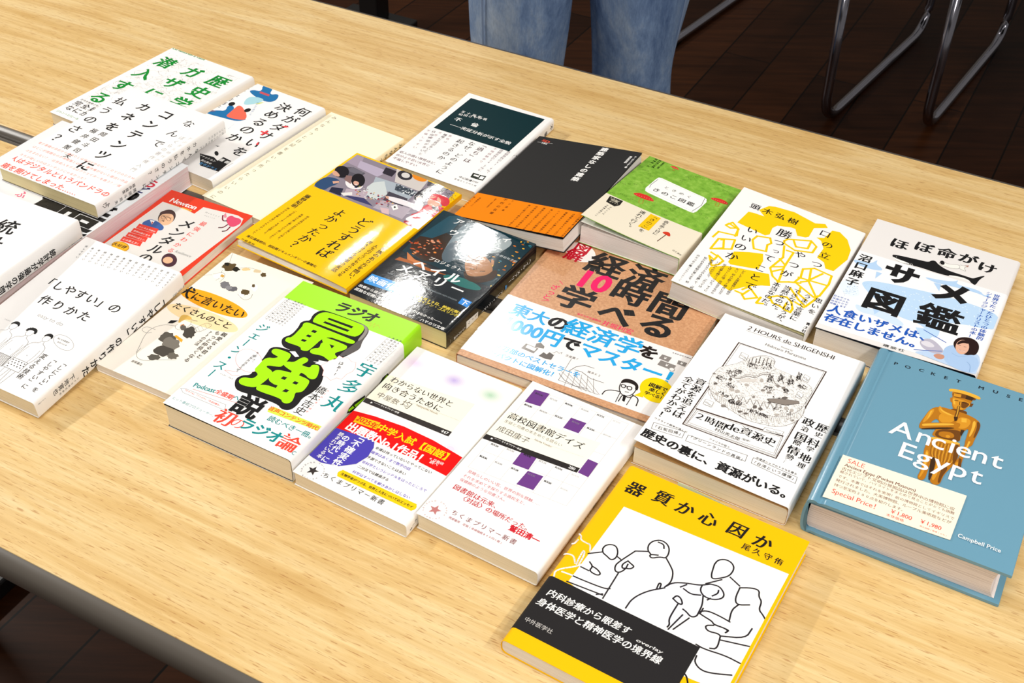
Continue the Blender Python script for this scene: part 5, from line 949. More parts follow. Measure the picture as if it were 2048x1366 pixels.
('B',2,'t','#555','イースト・プレス',-45.6,-43.3,1.71,0.00,1.7,'h',(0,0),1,0),
('B',1,'l','#888',[-59.5,65.3,-59.6,33.4],0.18,0),
('B',1,'t','#666','真夜中にひとりで聞く声は',-57.6,65.2,0.00,-2.90,2,'v',(0,0),1,0),
('B',1,'l','#888',[47.9,66.7,46.5,32.3],0.18,0),
('B',1,'t','#666','いつも誰かの隣にある',49,66.6,0.00,-3.82,2,'v',(0,0),1,0),
('B',1,'l','#888',[-55.8,65.4,-56.2,33.4],0.18,0),
('B',1,'t','#666','いつも誰かの隣にある',-54.1,65.3,0.00,-3.55,2,'v',(0,0),1,0),
('B',1,'l','#888',[51.7,66.8,50,32.3],0.18,0),
('B',1,'t','#666','毎週欠かさず続けてきた',52.6,66.6,0.00,-3.45,2,'v',(0,0),1,0),
('B',1,'l','#888',[-52.1,65.5,-52.9,33.4],0.18,0),
('B',1,'t','#666','毎週欠かさず続けてきた',-50.6,65.4,0.00,-3.21,2,'v',(0,0),1,0),
('B',1,'l','#888',[55.4,66.8,53.4,32.3],0.18,0),
('B',1,'t','#666','番組の裏側をすべて語る',56.2,66.7,0.00,-3.46,2,'v',(0,0),1,0),
('B',1,'l','#888',[-48.5,65.6,-49.5,33.4],0.18,0),
('B',1,'t','#666','番組の裏側をすべて語る',-47.1,65.5,0.00,-3.22,2,'v',(0,0),1,0),
('B',1,'l','#888',[59.2,66.8,56.8,32.2],0.18,0),
('B',1,'t','#666','語り合う三人の記録と',59.8,66.7,0.00,-3.85,2,'v',(0,0),1,0),
('B',1,'l','#888',[-44.9,65.7,-46.2,33.4],0.18,0),
('B',1,'t','#666','語り合う三人の記録と',-43.6,65.6,0.00,-3.58,2,'v',(0,0),1,0),
('B',1,'l','#888',[62.9,66.9,60.3,32.2],0.18,0),
('B',1,'t','#666','これからの音声のはなし',63.4,66.8,0.00,-3.48,2,'v',(0,0),1,0),
('B',1,'l','#888',[-41.2,65.8,-42.9,33.4],0.18,0),
('B',1,'t','#666','これからの音声のはなし',-40.1,65.7,0.00,-3.24,2,'v',(0,0),1,0),
('B',1,'l','#888',[66.6,66.9,63.7,32.1],0.18,0),
('B',1,'t','#666','真夜中にひとりで聞く声は',66.9,66.8,0.00,-3.17,2,'v',(0,0),1,0),
('S',1,'p','#1c1b1c',[39.5,10.7,41.9,5.6,38.4,-1.4,29.6,.8,25.6,8.3,31.8,11.8]),
('S',1,'p','#1c1b1c',[25.6,8.3,29.6,.8,15.7,1.8,12.4,9.8]),
('S',1,'p','#1c1b1c',[5.5,12.8,6.8,.2,-4.3,5.9,-14.9,10.3,-21,13.7,-17.4,16.7,-9.7,17.3]),
('S',2,'p','#a8ee12',[38.5,10.1,40,5.4,29.9,4.5,28.4,7.8]),
('S',2,'p','#a8ee12',[23,5.6,26.2,2.1,18.1,2.5,16.6,6.3]),
('S',2,'p','#a8ee12',[4.2,11.2,4.6,5.2,-8.3,10.1,-10,14.1]),
('S',2,'p','#a8ee12',[-12.1,15,-9.9,11.4,-17.8,13.3,-18.6,15.7])],
 'P': [('F',0.2,'g','#ead2ea',[-41.9,67.7,17,13],9),
('F',0.2,'g','#c4b2e2',[-1.9,66.3,15,12],9),
('F',0.2,'g','#b4d4b8',[33.5,66.4,14,11],9),
('F',0.2,'g','#f8e4e4',[-1.5,2.8,14,10],4),
('F',0.2,'g','#f5d9e9',[38.2,-2.8,13,10],4),
('F',1.2,'p','#fbf3df',[-52.2,43.8,27.9,50.6,28.9,13.5,-52.5,10.7]),
('F',1.2,'p','#35302e',[-52.5,10.7,29.2,13.6,29.5,7.7,-52.2,5.1]),
('F',2,'t','#1c1b1c','わからない世界と',-44.2,40.5,7.71,0.00,7.7,'h',(.004,-.014),1,0),
('F',2,'t','#1c1b1c','向き合うために',-45.2,31.1,8.33,0.00,8.3,'h',(.004,-.014),1,0),
('F',2,'t','#4a4440','中屋敷',-43.7,19.3,7.12,0.00,7.1,'h',(-.012,-.016),1,0),
('F',2,'t','#4a4440','均',-19.7,21.3,1.00,0.00,9.6,'h',(-.012,-.016),1,0),
('F',2,'t','#8a7a66','Nakayashiki Hitoshi',-12.4,25,20.73,0.00,4.4,'f',(0,-.02),1,0),
('F',2,'l','#999',[-16.5,25.2,27.1,27.4],0.15,0),
('F',2,'t','#f7f5f2','★',-45.4,8,0.10,0.06,3,'h',(0,0),1,0),
('F',2,'t','#f7f5f2','――― ちくまプリマー新書',-43.4,9.4,24.35,0.00,4.4,'f',(.008,0),1,0),
('F',2,'t','#f7f5f2','447',21.2,10.3,6.39,0.00,4.4,'f',(.01,0),1,0),
('F',2,'p','#e60d0d',[-52.6,-7.5,-33.4,-3.8,-6.6,-1.3,22,-2.2,51.9,-6.2,52,-13.9,51,-29.3,17.9,-27.3,-18.6,-26.9,-52.9,-31]),
('F',2,'p','#4a40ae',[-52.9,-31,-18.6,-26.9,-16.7,-28.6,-13.9,-33.6,-12.3,-43.8,-15.5,-54.9,-25.7,-63.9,-39.6,-67.8,-49.7,-66.7,-55.2,-65.4]),
('F',3,'p','#fbc00c',[-46,-10.6,-25.5,-7.5,-23.9,-15.9,-44.9,-18.2]),
('F',4,'t','#d8200c','2025年',-44.7,-12.9,20.07,0.00,7.6,'f',(.02,.01),1,0),
('F',3,'t','#fbd80c','中学入試【国語】',-20.4,-11.9,8.99,0.00,9,'h',(.02,.014),1,0),
('F',3,'t','#f7f5f2','出題数No.1作品！',-46.7,-23.6,77.35,0.00,13,'f',(.032,.024),1,0),
('F',3,'t','#f7f5f2','※日能研',31.5,-20,3.21,0.00,3.2,'h',(0,0),1,0),
('F',3,'t','#f7f5f2','調べ',33.9,-22.8,3.92,0.00,3.8,'h',(0,0),1,0),
('F',3,'t','#f7f5f2','「不確実性',-28.6,-29.2,0.00,-8.05,8.1,'v',(.02,.012),1,0),
('F',3,'t','#f7f5f2','の時代」に',-38.8,-36.3,0.00,-6.74,6.7,'v',(.02,.012),1,0),
('F',3,'t','#f7f5f2','読まれている本',-44.6,-34.8,0.00,-4.64,4.6,'v',(.016,.01),1,0),
('F',1.5,'t','#1c1b1c','幸運は待っていないとやってこない',-11.3,-32.3,3.30,0.00,3.3,'h',(.008,0),1,0),
('F',1.5,'t','#6a5ac0','確率はあくまで数字の話',-11.4,-37.8,3.35,0.00,3.4,'h',(.008,0),1,0),
('F',1.5,'t','#1c1b1c','予測できないことは多い',-11.2,-43.9,3.31,0.00,3.3,'h',(.008,0),1,0),
('F',1.5,'t','#6a5ac0','非科学というレッテルをはったところで',-11.5,-50.1,3.33,0.00,3.3,'h',(.008,0),1,0),
('F',1.5,'t','#1c1b1c','二分法では雑過ぎる',-11.4,-55.8,3.21,0.00,3.2,'h',(.008,0),1,0),
('F',1.5,'t','#6a5ac0','科学はすべてを解きあかしはしない',-11.6,-62.4,3.33,0.00,3.3,'h',(.008,0),1,0),
('F',1.5,'l','#f8cc0e',[-18.4,-69,45.6,-68.8],7.6,0),
('F',1.5,'o','#f8cc0e',[-18.4,-69,3.8,3.8,45.6,-68.8,3.8,3.8],0),
('F',2.5,'t','#1c1b1c','生物学者がつづる、世界と人生についてのエッセイ',-17.9,-69,2.88,0.00,2.9,'h',(.02,.012),1,0),
('F',1.5,'t','#333','ちくまプリマー新書',-27.8,-76.7,6.39,0.00,5.6,'h',(.004,-.006),1,0),
('F',1.5,'p','#3a3433',[-39.7,-72.9,-40.9,-76.2,-44.5,-76.3,-41.7,-78.5,-42.6,-81.9,-39.7,-80,-36.8,-81.9,-37.7,-78.5,-35,-76.3,-38.5,-76.2]),
('F',1.5,'t','#6a6462','C',-39.7,-69.1,1.00,0.00,1.7,'h',(.01,.01),1,0),
('F',1.5,'t','#6a6462','H',-37.3,-69.5,1.00,0.00,1.7,'h',(.01,.01),1,0),
('F',1.5,'t','#6a6462','I',-35.2,-70.4,1.00,0.00,1.7,'h',(.01,.01),1,0),
('F',1.5,'t','#6a6462','K',-33.3,-71.9,1.00,0.00,1.7,'h',(.01,.01),1,0),
('F',1.5,'t','#6a6462','U',-31.9,-73.9,1.00,0.00,1.7,'h',(.01,.01),1,0),
('F',1.5,'t','#6a6462','M',-31.1,-76.1,1.00,0.00,1.7,'h',(.01,.01),1,0),
('F',1.5,'t','#6a6462','A',-31,-78.5,1.00,0.00,1.7,'h',(.01,.01),1,0),
('F',1.5,'t','#6a6462',' ',-31.5,-80.8,1.00,0.00,1.7,'h',(.01,.01),1,0),
('F',1.5,'t','#6a6462','P',-32.5,-82.9,1.00,0.00,1.7,'h',(.01,.01),1,0),
('F',1.5,'t','#6a6462','R',-34.2,-84.7,1.00,0.00,1.7,'h',(.01,.01),1,0),
('F',1.5,'t','#6a6462','I',-36.2,-85.9,1.00,0.00,1.7,'h',(.01,.01),1,0),
('F',1.5,'t','#6a6462','M',-38.5,-86.6,1.00,0.00,1.7,'h',(.01,.01),1,0),
('F',1.5,'t','#6a6462','E',-40.9,-86.6,1.00,0.00,1.7,'h',(.01,.01),1,0),
('F',1.5,'t','#6a6462','R',-43.2,-85.9,1.00,0.00,1.7,'h',(.01,.01),1,0),
('F',1.5,'t','#6a6462',' ',-45.2,-84.7,1.00,0.00,1.7,'h',(.01,.01),1,0),
('F',1.5,'t','#6a6462','S',-46.9,-82.9,1.00,0.00,1.7,'h',(.01,.01),1,0),
('F',1.5,'t','#6a6462','H',-48,-80.8,1.00,0.00,1.7,'h',(.01,.01),1,0),
('F',1.5,'t','#6a6462','I',-48.4,-78.5,1.00,0.00,1.7,'h',(.01,.01),1,0),
('F',1.5,'t','#6a6462','N',-48.3,-76.1,1.00,0.00,1.7,'h',(.01,.01),1,0),
('F',1.5,'t','#6a6462','S',-47.5,-73.9,1.00,0.00,1.7,'h',(.01,.01),1,0),
('F',1.5,'t','#6a6462','H',-46.1,-71.9,1.00,0.00,1.7,'h',(.01,.01),1,0),
('F',1.5,'t','#6a6462','O',-44.2,-70.4,1.00,0.00,1.7,'h',(.01,.01),1,0),
('F',1.5,'t','#6a6462',' ',-42.1,-69.5,1.00,0.00,1.7,'h',(.01,.01),1,0),
('S',1,'t','#1c1b1c','ちくま',-74.7,8.2,-3.04,-1.52,3.4,'v',(0,0),1,0)],
 'Q': [('F',0.5,'l','#b5b0ac',[-45.5,78.5,-45,-26],0.16,0),
('F',0.5,'l','#b5b0ac',[-31.3,79.3,-31.1,-25.1],0.16,0),
('F',0.5,'l','#b5b0ac',[-17.2,80.1,-17.1,-24.1],0.16,0),
('F',0.5,'l','#b5b0ac',[-3,80.8,-3.1,-23.2],0.16,0),
('F',0.5,'l','#b5b0ac',[11.2,81.6,10.9,-22.3],0.16,0),
('F',0.5,'l','#b5b0ac',[25.4,82.4,24.9,-21.3],0.16,0),
('F',0.5,'l','#b5b0ac',[39.5,83.2,38.9,-20.4],0.16,0),
('F',0.5,'l','#b5b0ac',[-45.5,78.5,39.5,83.2],0.16,0),
('F',0.5,'l','#b5b0ac',[-45.4,57.6,39.4,62.5],0.16,0),
('F',0.5,'l','#b5b0ac',[-45.3,36.7,39.3,41.7],0.16,0),
('F',0.5,'l','#b5b0ac',[-45.2,15.8,39.1,21],0.16,0),
('F',0.5,'l','#b5b0ac',[-45.1,-5.1,39,.3],0.16,0),
('F',0.5,'l','#b5b0ac',[-45,-26,38.9,-20.4],0.16,0),
('F',0.5,'p','#6d3c86',[-45.5,78.5,-32.2,80.4,-31.5,62.9,-45.1,61.1]),
('F',0.5,'p','#6d3c86',[-3.6,64.8,10,65.8,10,52.1,-3.5,51.2]),
('F',0.5,'p','#6d3c86',[-18,10.6,-4.8,11.2,-3.8,-3.8,-17.6,-5]),
('F',0.5,'p','#6d3c86',[-3.6,-4.9,9.4,-3.5,9.9,-20,-4.1,-21.5]),
('F',0.5,'t','#333','BOOK',-42.9,75,7.20,0.00,3.1,'f',(.02,.02),1,0),
('F',0.5,'t','#777','BOOK',-29.5,75.8,7.14,0.00,2.9,'f',(-.01,-.02),1,0),
('F',0.5,'t','#222','BOOK',-16,77.4,7.07,0.00,2.7,'f',(.04,.03),1,0),
('F',0.5,'t','#888','BOOK',-1.6,78.5,7.00,0.00,3.1,'f',(0,-.02),1,0),
('F',0.5,'t','#555','BOOK',12.5,79.4,6.93,0.00,2.9,'f',(.02,.02),1,0),
('F',0.5,'t','#bbb','BOOK',26.8,80.2,6.86,0.00,2.7,'f',(-.01,-.02),1,0),
('F',0.5,'t','#333','BOOK',-43.7,58.4,7.12,0.00,3.1,'f',(.04,.03),1,0),
('F',0.5,'t','#777','BOOK',-29.5,58.9,7.05,0.00,2.9,'f',(0,-.02),1,0),
('F',0.5,'t','#222','BOOK',-15.9,60.1,6.99,0.00,2.7,'f',(.02,.02),1,0),
('F',0.5,'t','#888','BOOK',-1,61.7,6.92,0.00,3.1,'f',(-.01,-.02),1,0),
('F',0.5,'t','#555','BOOK',12.8,61.6,6.85,0.00,2.9,'f',(.04,.03),1,0),
('F',0.5,'t','#bbb','BOOK',27.4,62.1,6.78,0.00,2.7,'f',(0,-.02),1,0),
('F',0.5,'t','#333','BOOK',-43,5,6.85,0.00,3.1,'f',(.02,.02),1,0),
('F',0.5,'t','#777','BOOK',-29.6,6.8,6.79,0.00,2.9,'f',(-.01,-.02),1,0),
('F',0.5,'t','#222','BOOK',-15.4,8.9,6.73,0.00,2.7,'f',(.04,.03),1,0),
('F',0.5,'t','#888','BOOK',-1.8,9.3,6.67,0.00,3.1,'f',(0,-.02),1,0),
('F',0.5,'t','#555','BOOK',12.2,10,6.60,0.00,2.9,'f',(.02,.02),1,0),
('F',0.5,'t','#bbb','BOOK',26.8,10.2,6.53,0.00,2.7,'f',(-.01,-.02),1,0),
('F',0.5,'t','#333','BOOK',-43.6,-11,6.77,0.00,3.1,'f',(.04,.03),1,0),
('F',0.5,'t','#777','BOOK',-30.2,-10.1,6.71,0.00,2.9,'f',(0,-.02),1,0),
('F',0.5,'t','#222','BOOK',-16.2,-8.9,6.65,0.00,2.7,'f',(.02,.02),1,0),
('F',0.5,'t','#888','BOOK',-2.4,-7.2,6.59,0.00,3.1,'f',(-.01,-.02),1,0),
('F',0.5,'t','#555','BOOK',12.1,-7,6.52,0.00,2.9,'f',(.04,.03),1,0),
('F',0.5,'t','#bbb','BOOK',26.4,-6.9,6.46,0.00,2.7,'f',(0,-.02),1,0),
('F',1,'p','#fbf5e4',[-49.9,44,30,51.9,29,18.8,-52.5,12.1]),
('F',1,'p','#2b2726',[-52.5,12.1,29.3,19,29.4,13.5,-52.3,6.2]),
('F',1,'p','#6d3c86',[30,31.1,38.9,31.1,39.1,14,30,14.3]),
('F',2,'t','#1c1b1c','高校図書館デイズ',-43.8,40.7,8.64,0.00,8.6,'h',(.006,-.014),1,0),
('F',2,'t','#6a6460','生徒と司書の本をめぐる語らい',-45.6,33.1,3.80,0.00,3.8,'h',(-.01,-.016),1,0),
('F',2,'t','#4a4440','成田康子',-44.5,23.2,7.45,0.00,7.5,'h',(-.01,-.014),1,0),
('F',2,'t','#8a7a66','Narita Yasuko',-16.3,27.5,15.59,0.00,4,'f',(0,-.02),1,0),
('F',2,'l','#aaa',[-46.8,23.8,26.5,30.9],0.12,0),
('F',2,'t','#f7f5f2','★',-45.5,10,0.11,0.07,3,'h',(0,0),1,0),
('F',2,'t','#f7f5f2','――― ちくまプリマー新書',-43.9,11.7,24.86,0.00,4.4,'f',(.008,0),1,0),
('F',2,'t','#f7f5f2','280',21.1,15.8,5.64,0.00,4.6,'f',(.01,0),1,0),
('F',1,'t','#d07a86','見晴らしのいい窓、世界の別な感触……',-40.8,-29.7,3.60,0.00,3.6,'h',(0,-.014),1,0),
('F',1,'t','#d07a86','それを求めて手探りする高校生と、',-41.7,-35.3,3.60,0.00,3.6,'h',(0,-.014),1,0),
('F',1,'t','#d07a86','保健師のような司書さん。',-41.4,-40.2,3.55,0.00,3.5,'h',(0,-.014),1,0),
('F',1,'t','#c4303e','図書館は元来、',-40.3,-48.8,5.99,0.00,6,'h',(.012,-.008),1,0),
('F',1,'t','#c4303e','〈対話〉の場所だった。',-30.9,-54.9,5.72,0.00,5.7,'h',(.012,-.008),1,0),
('F',1,'t','#d02030','鷲田清一',16.5,-60.8,6.45,0.00,6.5,'h',(.03,.02),1,0),
('F',1,'t','#8a4a50','ちくまプリマー新書',-28,-71,6.32,0.00,5.4,'h',(0,-.01),1,0),
('F',1,'t','#b06068','筑摩書房\u3000定価(本体価格840円＋税)',-28.3,-76.8,2.46,0.00,2.5,'h',(0,-.01),1,0),
('F',1,'p','#c07a78',[-42.1,-71.4,-43.3,-74.7,-46.9,-74.9,-44.1,-77.1,-45,-80.5,-42.1,-78.5,-39.2,-80.5,-40.1,-77.1,-37.4,-74.9,-40.9,-74.7]),
('F',1,'t','#c09a98','C',-42.1,-67.7,1.00,0.00,1.7,'h',(.01,.01),1,0),
('F',1,'t','#c09a98','H',-39.8,-68,1.00,0.00,1.7,'h',(.01,.01),1,0),
('F',1,'t','#c09a98','I',-37.6,-69,1.00,0.00,1.7,'h',(.01,.01),1,0),
('F',1,'t','#c09a98','K',-35.7,-70.5,1.00,0.00,1.7,'h',(.01,.01),1,0),
('F',1,'t','#c09a98','U',-34.3,-72.4,1.00,0.00,1.7,'h',(.01,.01),1,0),
('F',1,'t','#c09a98','M',-33.5,-74.6,1.00,0.00,1.7,'h',(.01,.01),1,0),
('F',1,'t','#c09a98','A',-33.4,-77,1.00,0.00,1.7,'h',(.01,.01),1,0),
('F',1,'t','#c09a98',' ',-33.9,-79.3,1.00,0.00,1.7,'h',(.01,.01),1,0),
('F',1,'t','#c09a98','P',-35,-81.5,1.00,0.00,1.7,'h',(.01,.01),1,0),
('F',1,'t','#c09a98','R',-36.6,-83.2,1.00,0.00,1.7,'h',(.01,.01),1,0),
('F',1,'t','#c09a98','I',-38.6,-84.5,1.00,0.00,1.7,'h',(.01,.01),1,0),
('F',1,'t','#c09a98','M',-40.9,-85.1,1.00,0.00,1.7,'h',(.01,.01),1,0),
('F',1,'t','#c09a98','E',-43.3,-85.1,1.00,0.00,1.7,'h',(.01,.01),1,0),
('F',1,'t','#c09a98','R',-45.6,-84.5,1.00,0.00,1.7,'h',(.01,.01),1,0),
('F',1,'t','#c09a98',' ',-47.6,-83.2,1.00,0.00,1.7,'h',(.01,.01),1,0),
('F',1,'t','#c09a98','S',-49.3,-81.5,1.00,0.00,1.7,'h',(.01,.01),1,0),
('F',1,'t','#c09a98','H',-50.4,-79.3,1.00,0.00,1.7,'h',(.01,.01),1,0),
('F',1,'t','#c09a98','I',-50.8,-77,1.00,0.00,1.7,'h',(.01,.01),1,0),
('F',1,'t','#c09a98','N',-50.7,-74.6,1.00,0.00,1.7,'h',(.01,.01),1,0),
('F',1,'t','#c09a98','S',-49.9,-72.4,1.00,0.00,1.7,'h',(.01,.01),1,0),
('F',1,'t','#c09a98','H',-48.5,-70.5,1.00,0.00,1.7,'h',(.01,.01),1,0),
('F',1,'t','#c09a98','O',-46.7,-69,1.00,0.00,1.7,'h',(.01,.01),1,0),
('F',1,'t','#c09a98',' ',-44.5,-68,1.00,0.00,1.7,'h',(.01,.01),1,0),
('S',1,'t','#1c1b1c','高校図書館デイズ',30.4,.1,-7.28,0.00,7.3,'v',(0,0),1,0),
('S',1,'t','#1c1b1c','ちくまプリマー新書',56.5,1.5,-1.93,-0.00,1.9,'v',(0,0),1,0),
('S',1,'t','#c4303e','生徒と司書の本をめぐる語らい',-23,1.2,-2.33,0.00,2.3,'v',(0,0),1,0)],
 'R': [('F',1,'e','#fbf7f4',[-60.6,84,16.4,-1.8,-2,14.3],0),
('F',2,'t','#c4102c','図',-61.4,90.6,1.00,0.00,17,'h',(.028,.016),1,0),
('F',2,'t','#c4102c','解',-63.2,76.2,1.00,0.00,19,'h',(.03,.016),1,0),
('F',1,'t','#1c1b1c','経済',-29.2,77,39.63,0.00,37,'h',(.03,.02),1,0),
('F',1,'t','#ee0a62','10',-47.1,48,33.86,0.00,36,'f',(.04,.035),1,0),
('F',1,'t','#1c1b1c','時間',8.2,48.5,38.38,0.00,37,'h',(.03,.02),1,0),
('F',1,'t','#1c1b1c','学',-33.1,16.3,1.00,0.00,36,'h',(.03,.02),1,0),
('F',1,'t','#1c1b1c','べ',8.8,12.5,1.00,0.00,34,'h',(.034,.028),1,0),
('F',1,'t','#1c1b1c','る',48.2,15.7,1.00,0.00,36,'h',(.034,.026),1,0),
('F',1,'t','#ee0a62','ざっと',-57.6,21.5,0.00,-8.27,8.3,'v',(.01,.008),1,0),
('F',1,'l','#ee0a62',[-58.2,32.9,-53.1,29.3],0.6,0),
('F',1,'l','#ee0a62',[-60.1,-1.9,-53,.6],0.6,0),
('F',1,'t','#ee0a62','東京大学名誉教授',-21.1,-3.8,2.95,0.00,3,'h',(.006,0),1,0),
('F',1,'t','#ee0a62','井堀利宏',6,-4,7.57,0.00,7.6,'h',(.004,-.006),1,0),
('B',1,'t','#1fa8e8','東大',-68.7,-25.3,18.73,0.00,18.7,'h',(.028,.02),1,0),
('B',1,'t','#1c1b1c','の',-31.4,-24.3,1.00,0.00,20,'h',(.045,.03),1,0),
('B',1,'t','#1fa8e8','経済学',-13.2,-23.1,24.72,0.00,24.7,'h',(.026,.016),1,0),
('B',1,'t','#1c1b1c','を',55.3,-22.6,1.00,0.00,18,'h',(.045,.035),1,0),
('B',1,'t','#1fa8e8','1000円',-76.7,-46,59.22,0.00,24,'f',(.03,.024),1,0),
('B',1,'t','#1c1b1c','で',-9.7,-45.3,1.00,0.00,18,'h',(.045,.035),1,0),
('B',1,'t','#1fa8e8','マスター！',9.1,-45.4,19.67,0.00,19.7,'h',(.036,.028),1,0),
('B',1,'t','#1fa8e8','20万部のベストセラーを',-70.5,-79.4,7.53,0.00,7.5,'h',(.02,.012),1,0),
('B',1,'t','#1fa8e8','コンパクトに図解化！',-70.5,-89.3,7.40,0.00,7.4,'h',(.02,.012),1,0),
('B',1,'t','#1c1b1c','KADOKAWA',74.4,-13,2.22,0.00,2.2,'h',(.02,.01),1,0),
('B',0.5,'p','#8a8480',[-43.8,-63.9,-31.2,-64.8,-32.1,-72.7,-44.8,-71.7]),
('B',2,'p','#f2efec',[-42,-64.7,-32.6,-65.6,-32.7,-70.1,-41.9,-69.1]),
('B',1,'p','#8a8480',[-34.9,-64.5,-36,-59.5,-33,-56.7,-28,-59.6,-27.2,-62.6]),
('B',1,'p','#6a6461',[-26.8,-73.5,-25.1,-67,-21.5,-68.4,-20.6,-64.5,-15.5,-66.2,-16.1,-62,-15,-73,-20,-74.2]),
('B',1,'l','#8a8480',[-17.9,-64.2,-15.4,-60.5,-12.7,-61.9,-11.1,-59.2,-10.7,-61.7],0.4,0),
('B',1,'p','#c9c5c2',[-91.2,-71,-55.8,-66,-63.2,-79.3,-77.2,-80.3]),
('B',1,'l','#8a8480',[-73.2,-68.9,-55.9,-67.2,-59.3,-77.1,-71.1,-76.9],0.5,1),
('B',1,'l','#8a8480',[-71.1,-70,-60.1,-68.8],0.4,0),
('B',1,'l','#8a8480',[-71,-72,-59.9,-70.8],0.4,0),
('B',1,'l','#8a8480',[-70.8,-74,-59.7,-72.8],0.4,0),
('B',1,'l','#8a8480',[-70.6,-75.9,-59.6,-74.7],0.4,0),
('B',1,'p','#5a5552',[-92.5,-63.4,-84.7,-61.4,-83.4,-67.7,-89,-69.7]),
('B',1,'l','#8a8480',[-93.4,-80.3,-73.1,-82.6,-68.8,-95.9,-81.2,-91.7],0.5,1),
('B',1,'t','#f7f5f2','経済',-89.3,-65.2,4.08,0.68,4,'h',(0,0),1,0),
('B',1,'t','#8a8480','生産量Y',-5.1,-61.1,3.16,0.00,3.2,'h',(0,0),1,0),
('B',1,'l','#8a8480',[-.1,-63.2,2,-93.5],0.4,0),
('B',1,'l','#8a8480',[2,-93.5,39,-94.1],0.4,0),
('B',1,'l','#8a8480',[-.8,-82.1,24.9,-95.6],0.35,0),
('B',1,'l','#8a8480',[5.8,-78.5,9.5,-97.8],0.35,0),
('B',1,'l','#8a8480',[5.3,-81.8,28.7,-95.2],0.35,0),
('B',1,'l','#8a8480',[11.2,-78.1,15.7,-96.5],0.35,0),
('B',1,'l','#8a8480',[11.4,-81.5,32.5,-94.7],0.35,0),
('B',1,'l','#8a8480',[16.5,-77.8,21.9,-95.2],0.35,0),
('B',1,'l','#8a8480',[17.4,-81.2,36.4,-94.3],0.35,0),
('B',1,'l','#8a8480',[21.9,-77.4,28.1,-93.8],0.35,0),
('B',1,'l','#8a8480',[23.4,-80.8,40.2,-93.8],0.35,0),
('B',1,'l','#8a8480',[27.2,-77.1,34.2,-92.6],0.35,0),
('B',1,'l','#6a6461',[4.7,-79.1,7.8,-70.9,13.6,-65.5,22.4,-65.1],0.5,0),
('B',1,'l','#6a6461',[8.3,-75,15,-74.5,25.1,-78.6,37.3,-78.3],0.5,0),
('B',1,'t','#8a8480','資本K2',20.5,-71.5,3.21,0.00,3.2,'h',(0,0),1,0),
('B',1,'l','#6a6461',[-1.2,-85.6,6.3,-91.1,17.1,-93.6,28.4,-91.6],0.5,0),
('B',1,'p','#8a8480',[66.7,-19.6,75.7,-19.9,75.1,-26.9,65.9,-26.1]),
('B',2,'t','#f7f5f2','¥',70.9,-23.3,1.00,0.00,4,'h',(.02,.02),1,0),
('B',1,'p','#8a8480',[68.5,-27.6,82.9,-27.9,82.5,-35.3,68,-34.5]),
('B',2,'t','#f7f5f2','¥',75.6,-31.4,1.00,0.00,4,'h',(.02,.02),1,0),
('B',1,'p','#8a8480',[81.9,-20.2,90,-20.2,90.1,-25.7,82.6,-25.4]),
('B',2,'t','#f7f5f2','¥',86,-22.9,1.00,0.00,4,'h',(.02,.02),1,0),
('B',1,'o','#f2efec',[81.4,-34.4,2.4,2.2],0),
('B',1,'o','#8a8480',[81.4,-34.4,2.4,2.2],0.4),
('B',1,'ls','#1c1b1c',[50.1,-72.3,50.9,-77.2,54,-82.8,58.4,-85.2,62.3,-83.5,64.5,-79.2,64.8,-73.8,63.2,-68.4],0.8,0),
('B',1,'ps','#1c1b1c',[49.6,-72.6,49.5,-66.3,53,-63.3,59.8,-63.5,64.8,-67.5,66.3,-74,63.6,-73.4,62.4,-68.8,58.3,-67.9,53.2,-68.5]),
('B',2,'ls','#1c1b1c',[50.9,-72.5,54.7,-72,55.6,-75.7,52.2,-76.1],0.8,1),
('B',2,'ls','#1c1b1c',[56.4,-72.1,60.7,-71.8,61.2,-76.2,57.5,-76.1],0.8,1),
('B',2,'l','#1c1b1c',[55,-72.8,56.7,-73],0.7,0),
('B',2,'l','#1c1b1c',[57.5,-79.9,60.5,-79.2],0.6,0),
('B',1,'ls','#1c1b1c',[41.9,-92.1,42.1,-86.2,47.4,-82.9,54.2,-81.7],0.9,0),
('B',1,'ls','#1c1b1c',[65.2,-80.8,71.3,-82.7,72.5,-91.8],0.9,0),
('B',1,'ls','#1c1b1c',[57.3,-93.4,56.9,-83.3,62.9,-86.2,65.5,-81.7],0.8,0),
('B',1,'p','#1c1b1c',[57.8,-83.8,60.6,-84,62,-91.8,59.6,-91.1]),
('B',1,'l','#1c1b1c',[54.2,-81.7,55.5,-95.3],0.6,0),
('B',1,'l','#1c1b1c',[64.8,-80,65,-94.3],0.6,0),
('B',1,'e','#f6d60a',[80,-65.5,14.8,-.7,-1.5,15.1],0),
('B',1,'p','#f6d60a',[69.9,-73.1,66,-80.4,73.8,-79.3]),
('B',2,'t','#1c1b1c','図解で',74.3,-61.3,5.67,0.00,5.7,'h',(.03,.02),1,0),
('B',2,'t','#1c1b1c','楽しく',76.6,-67,5.16,0.00,5.2,'h',(.03,.02),1,0),
('B',2,'t','#1c1b1c','学べる！',74.4,-72.6,4.58,0.00,4.6,'h',(.03,.02),1,0)],
 'S': [('F',1,'p','#f8cc0a',[-37.3,63.1,-31.4,75.7,-25.6,78.6,-6.3,81.7,17,76.3,25.6,81.6,29.9,76.5,18.6,67.9,19.1,50.6,16.6,47.5,9,45.3,3.8,54.9,-.4,54.8,-12.9,49,-15.4,42.4,-14,30.6,-17.3,26.5,-47.3,29.9,-44.9,53.7,-39.8,55.1,-29,56]),
('F',1,'p','#f8cc0a',[35,75,42,77.3,52.2,69.6,60.2,54.6,62.2,37.8,56.6,11.9,48.8,11.2,44.9,19.5,36.6,23.4,37.2,40.9,31.3,51.5,25.6,54.3,32.2,58]),
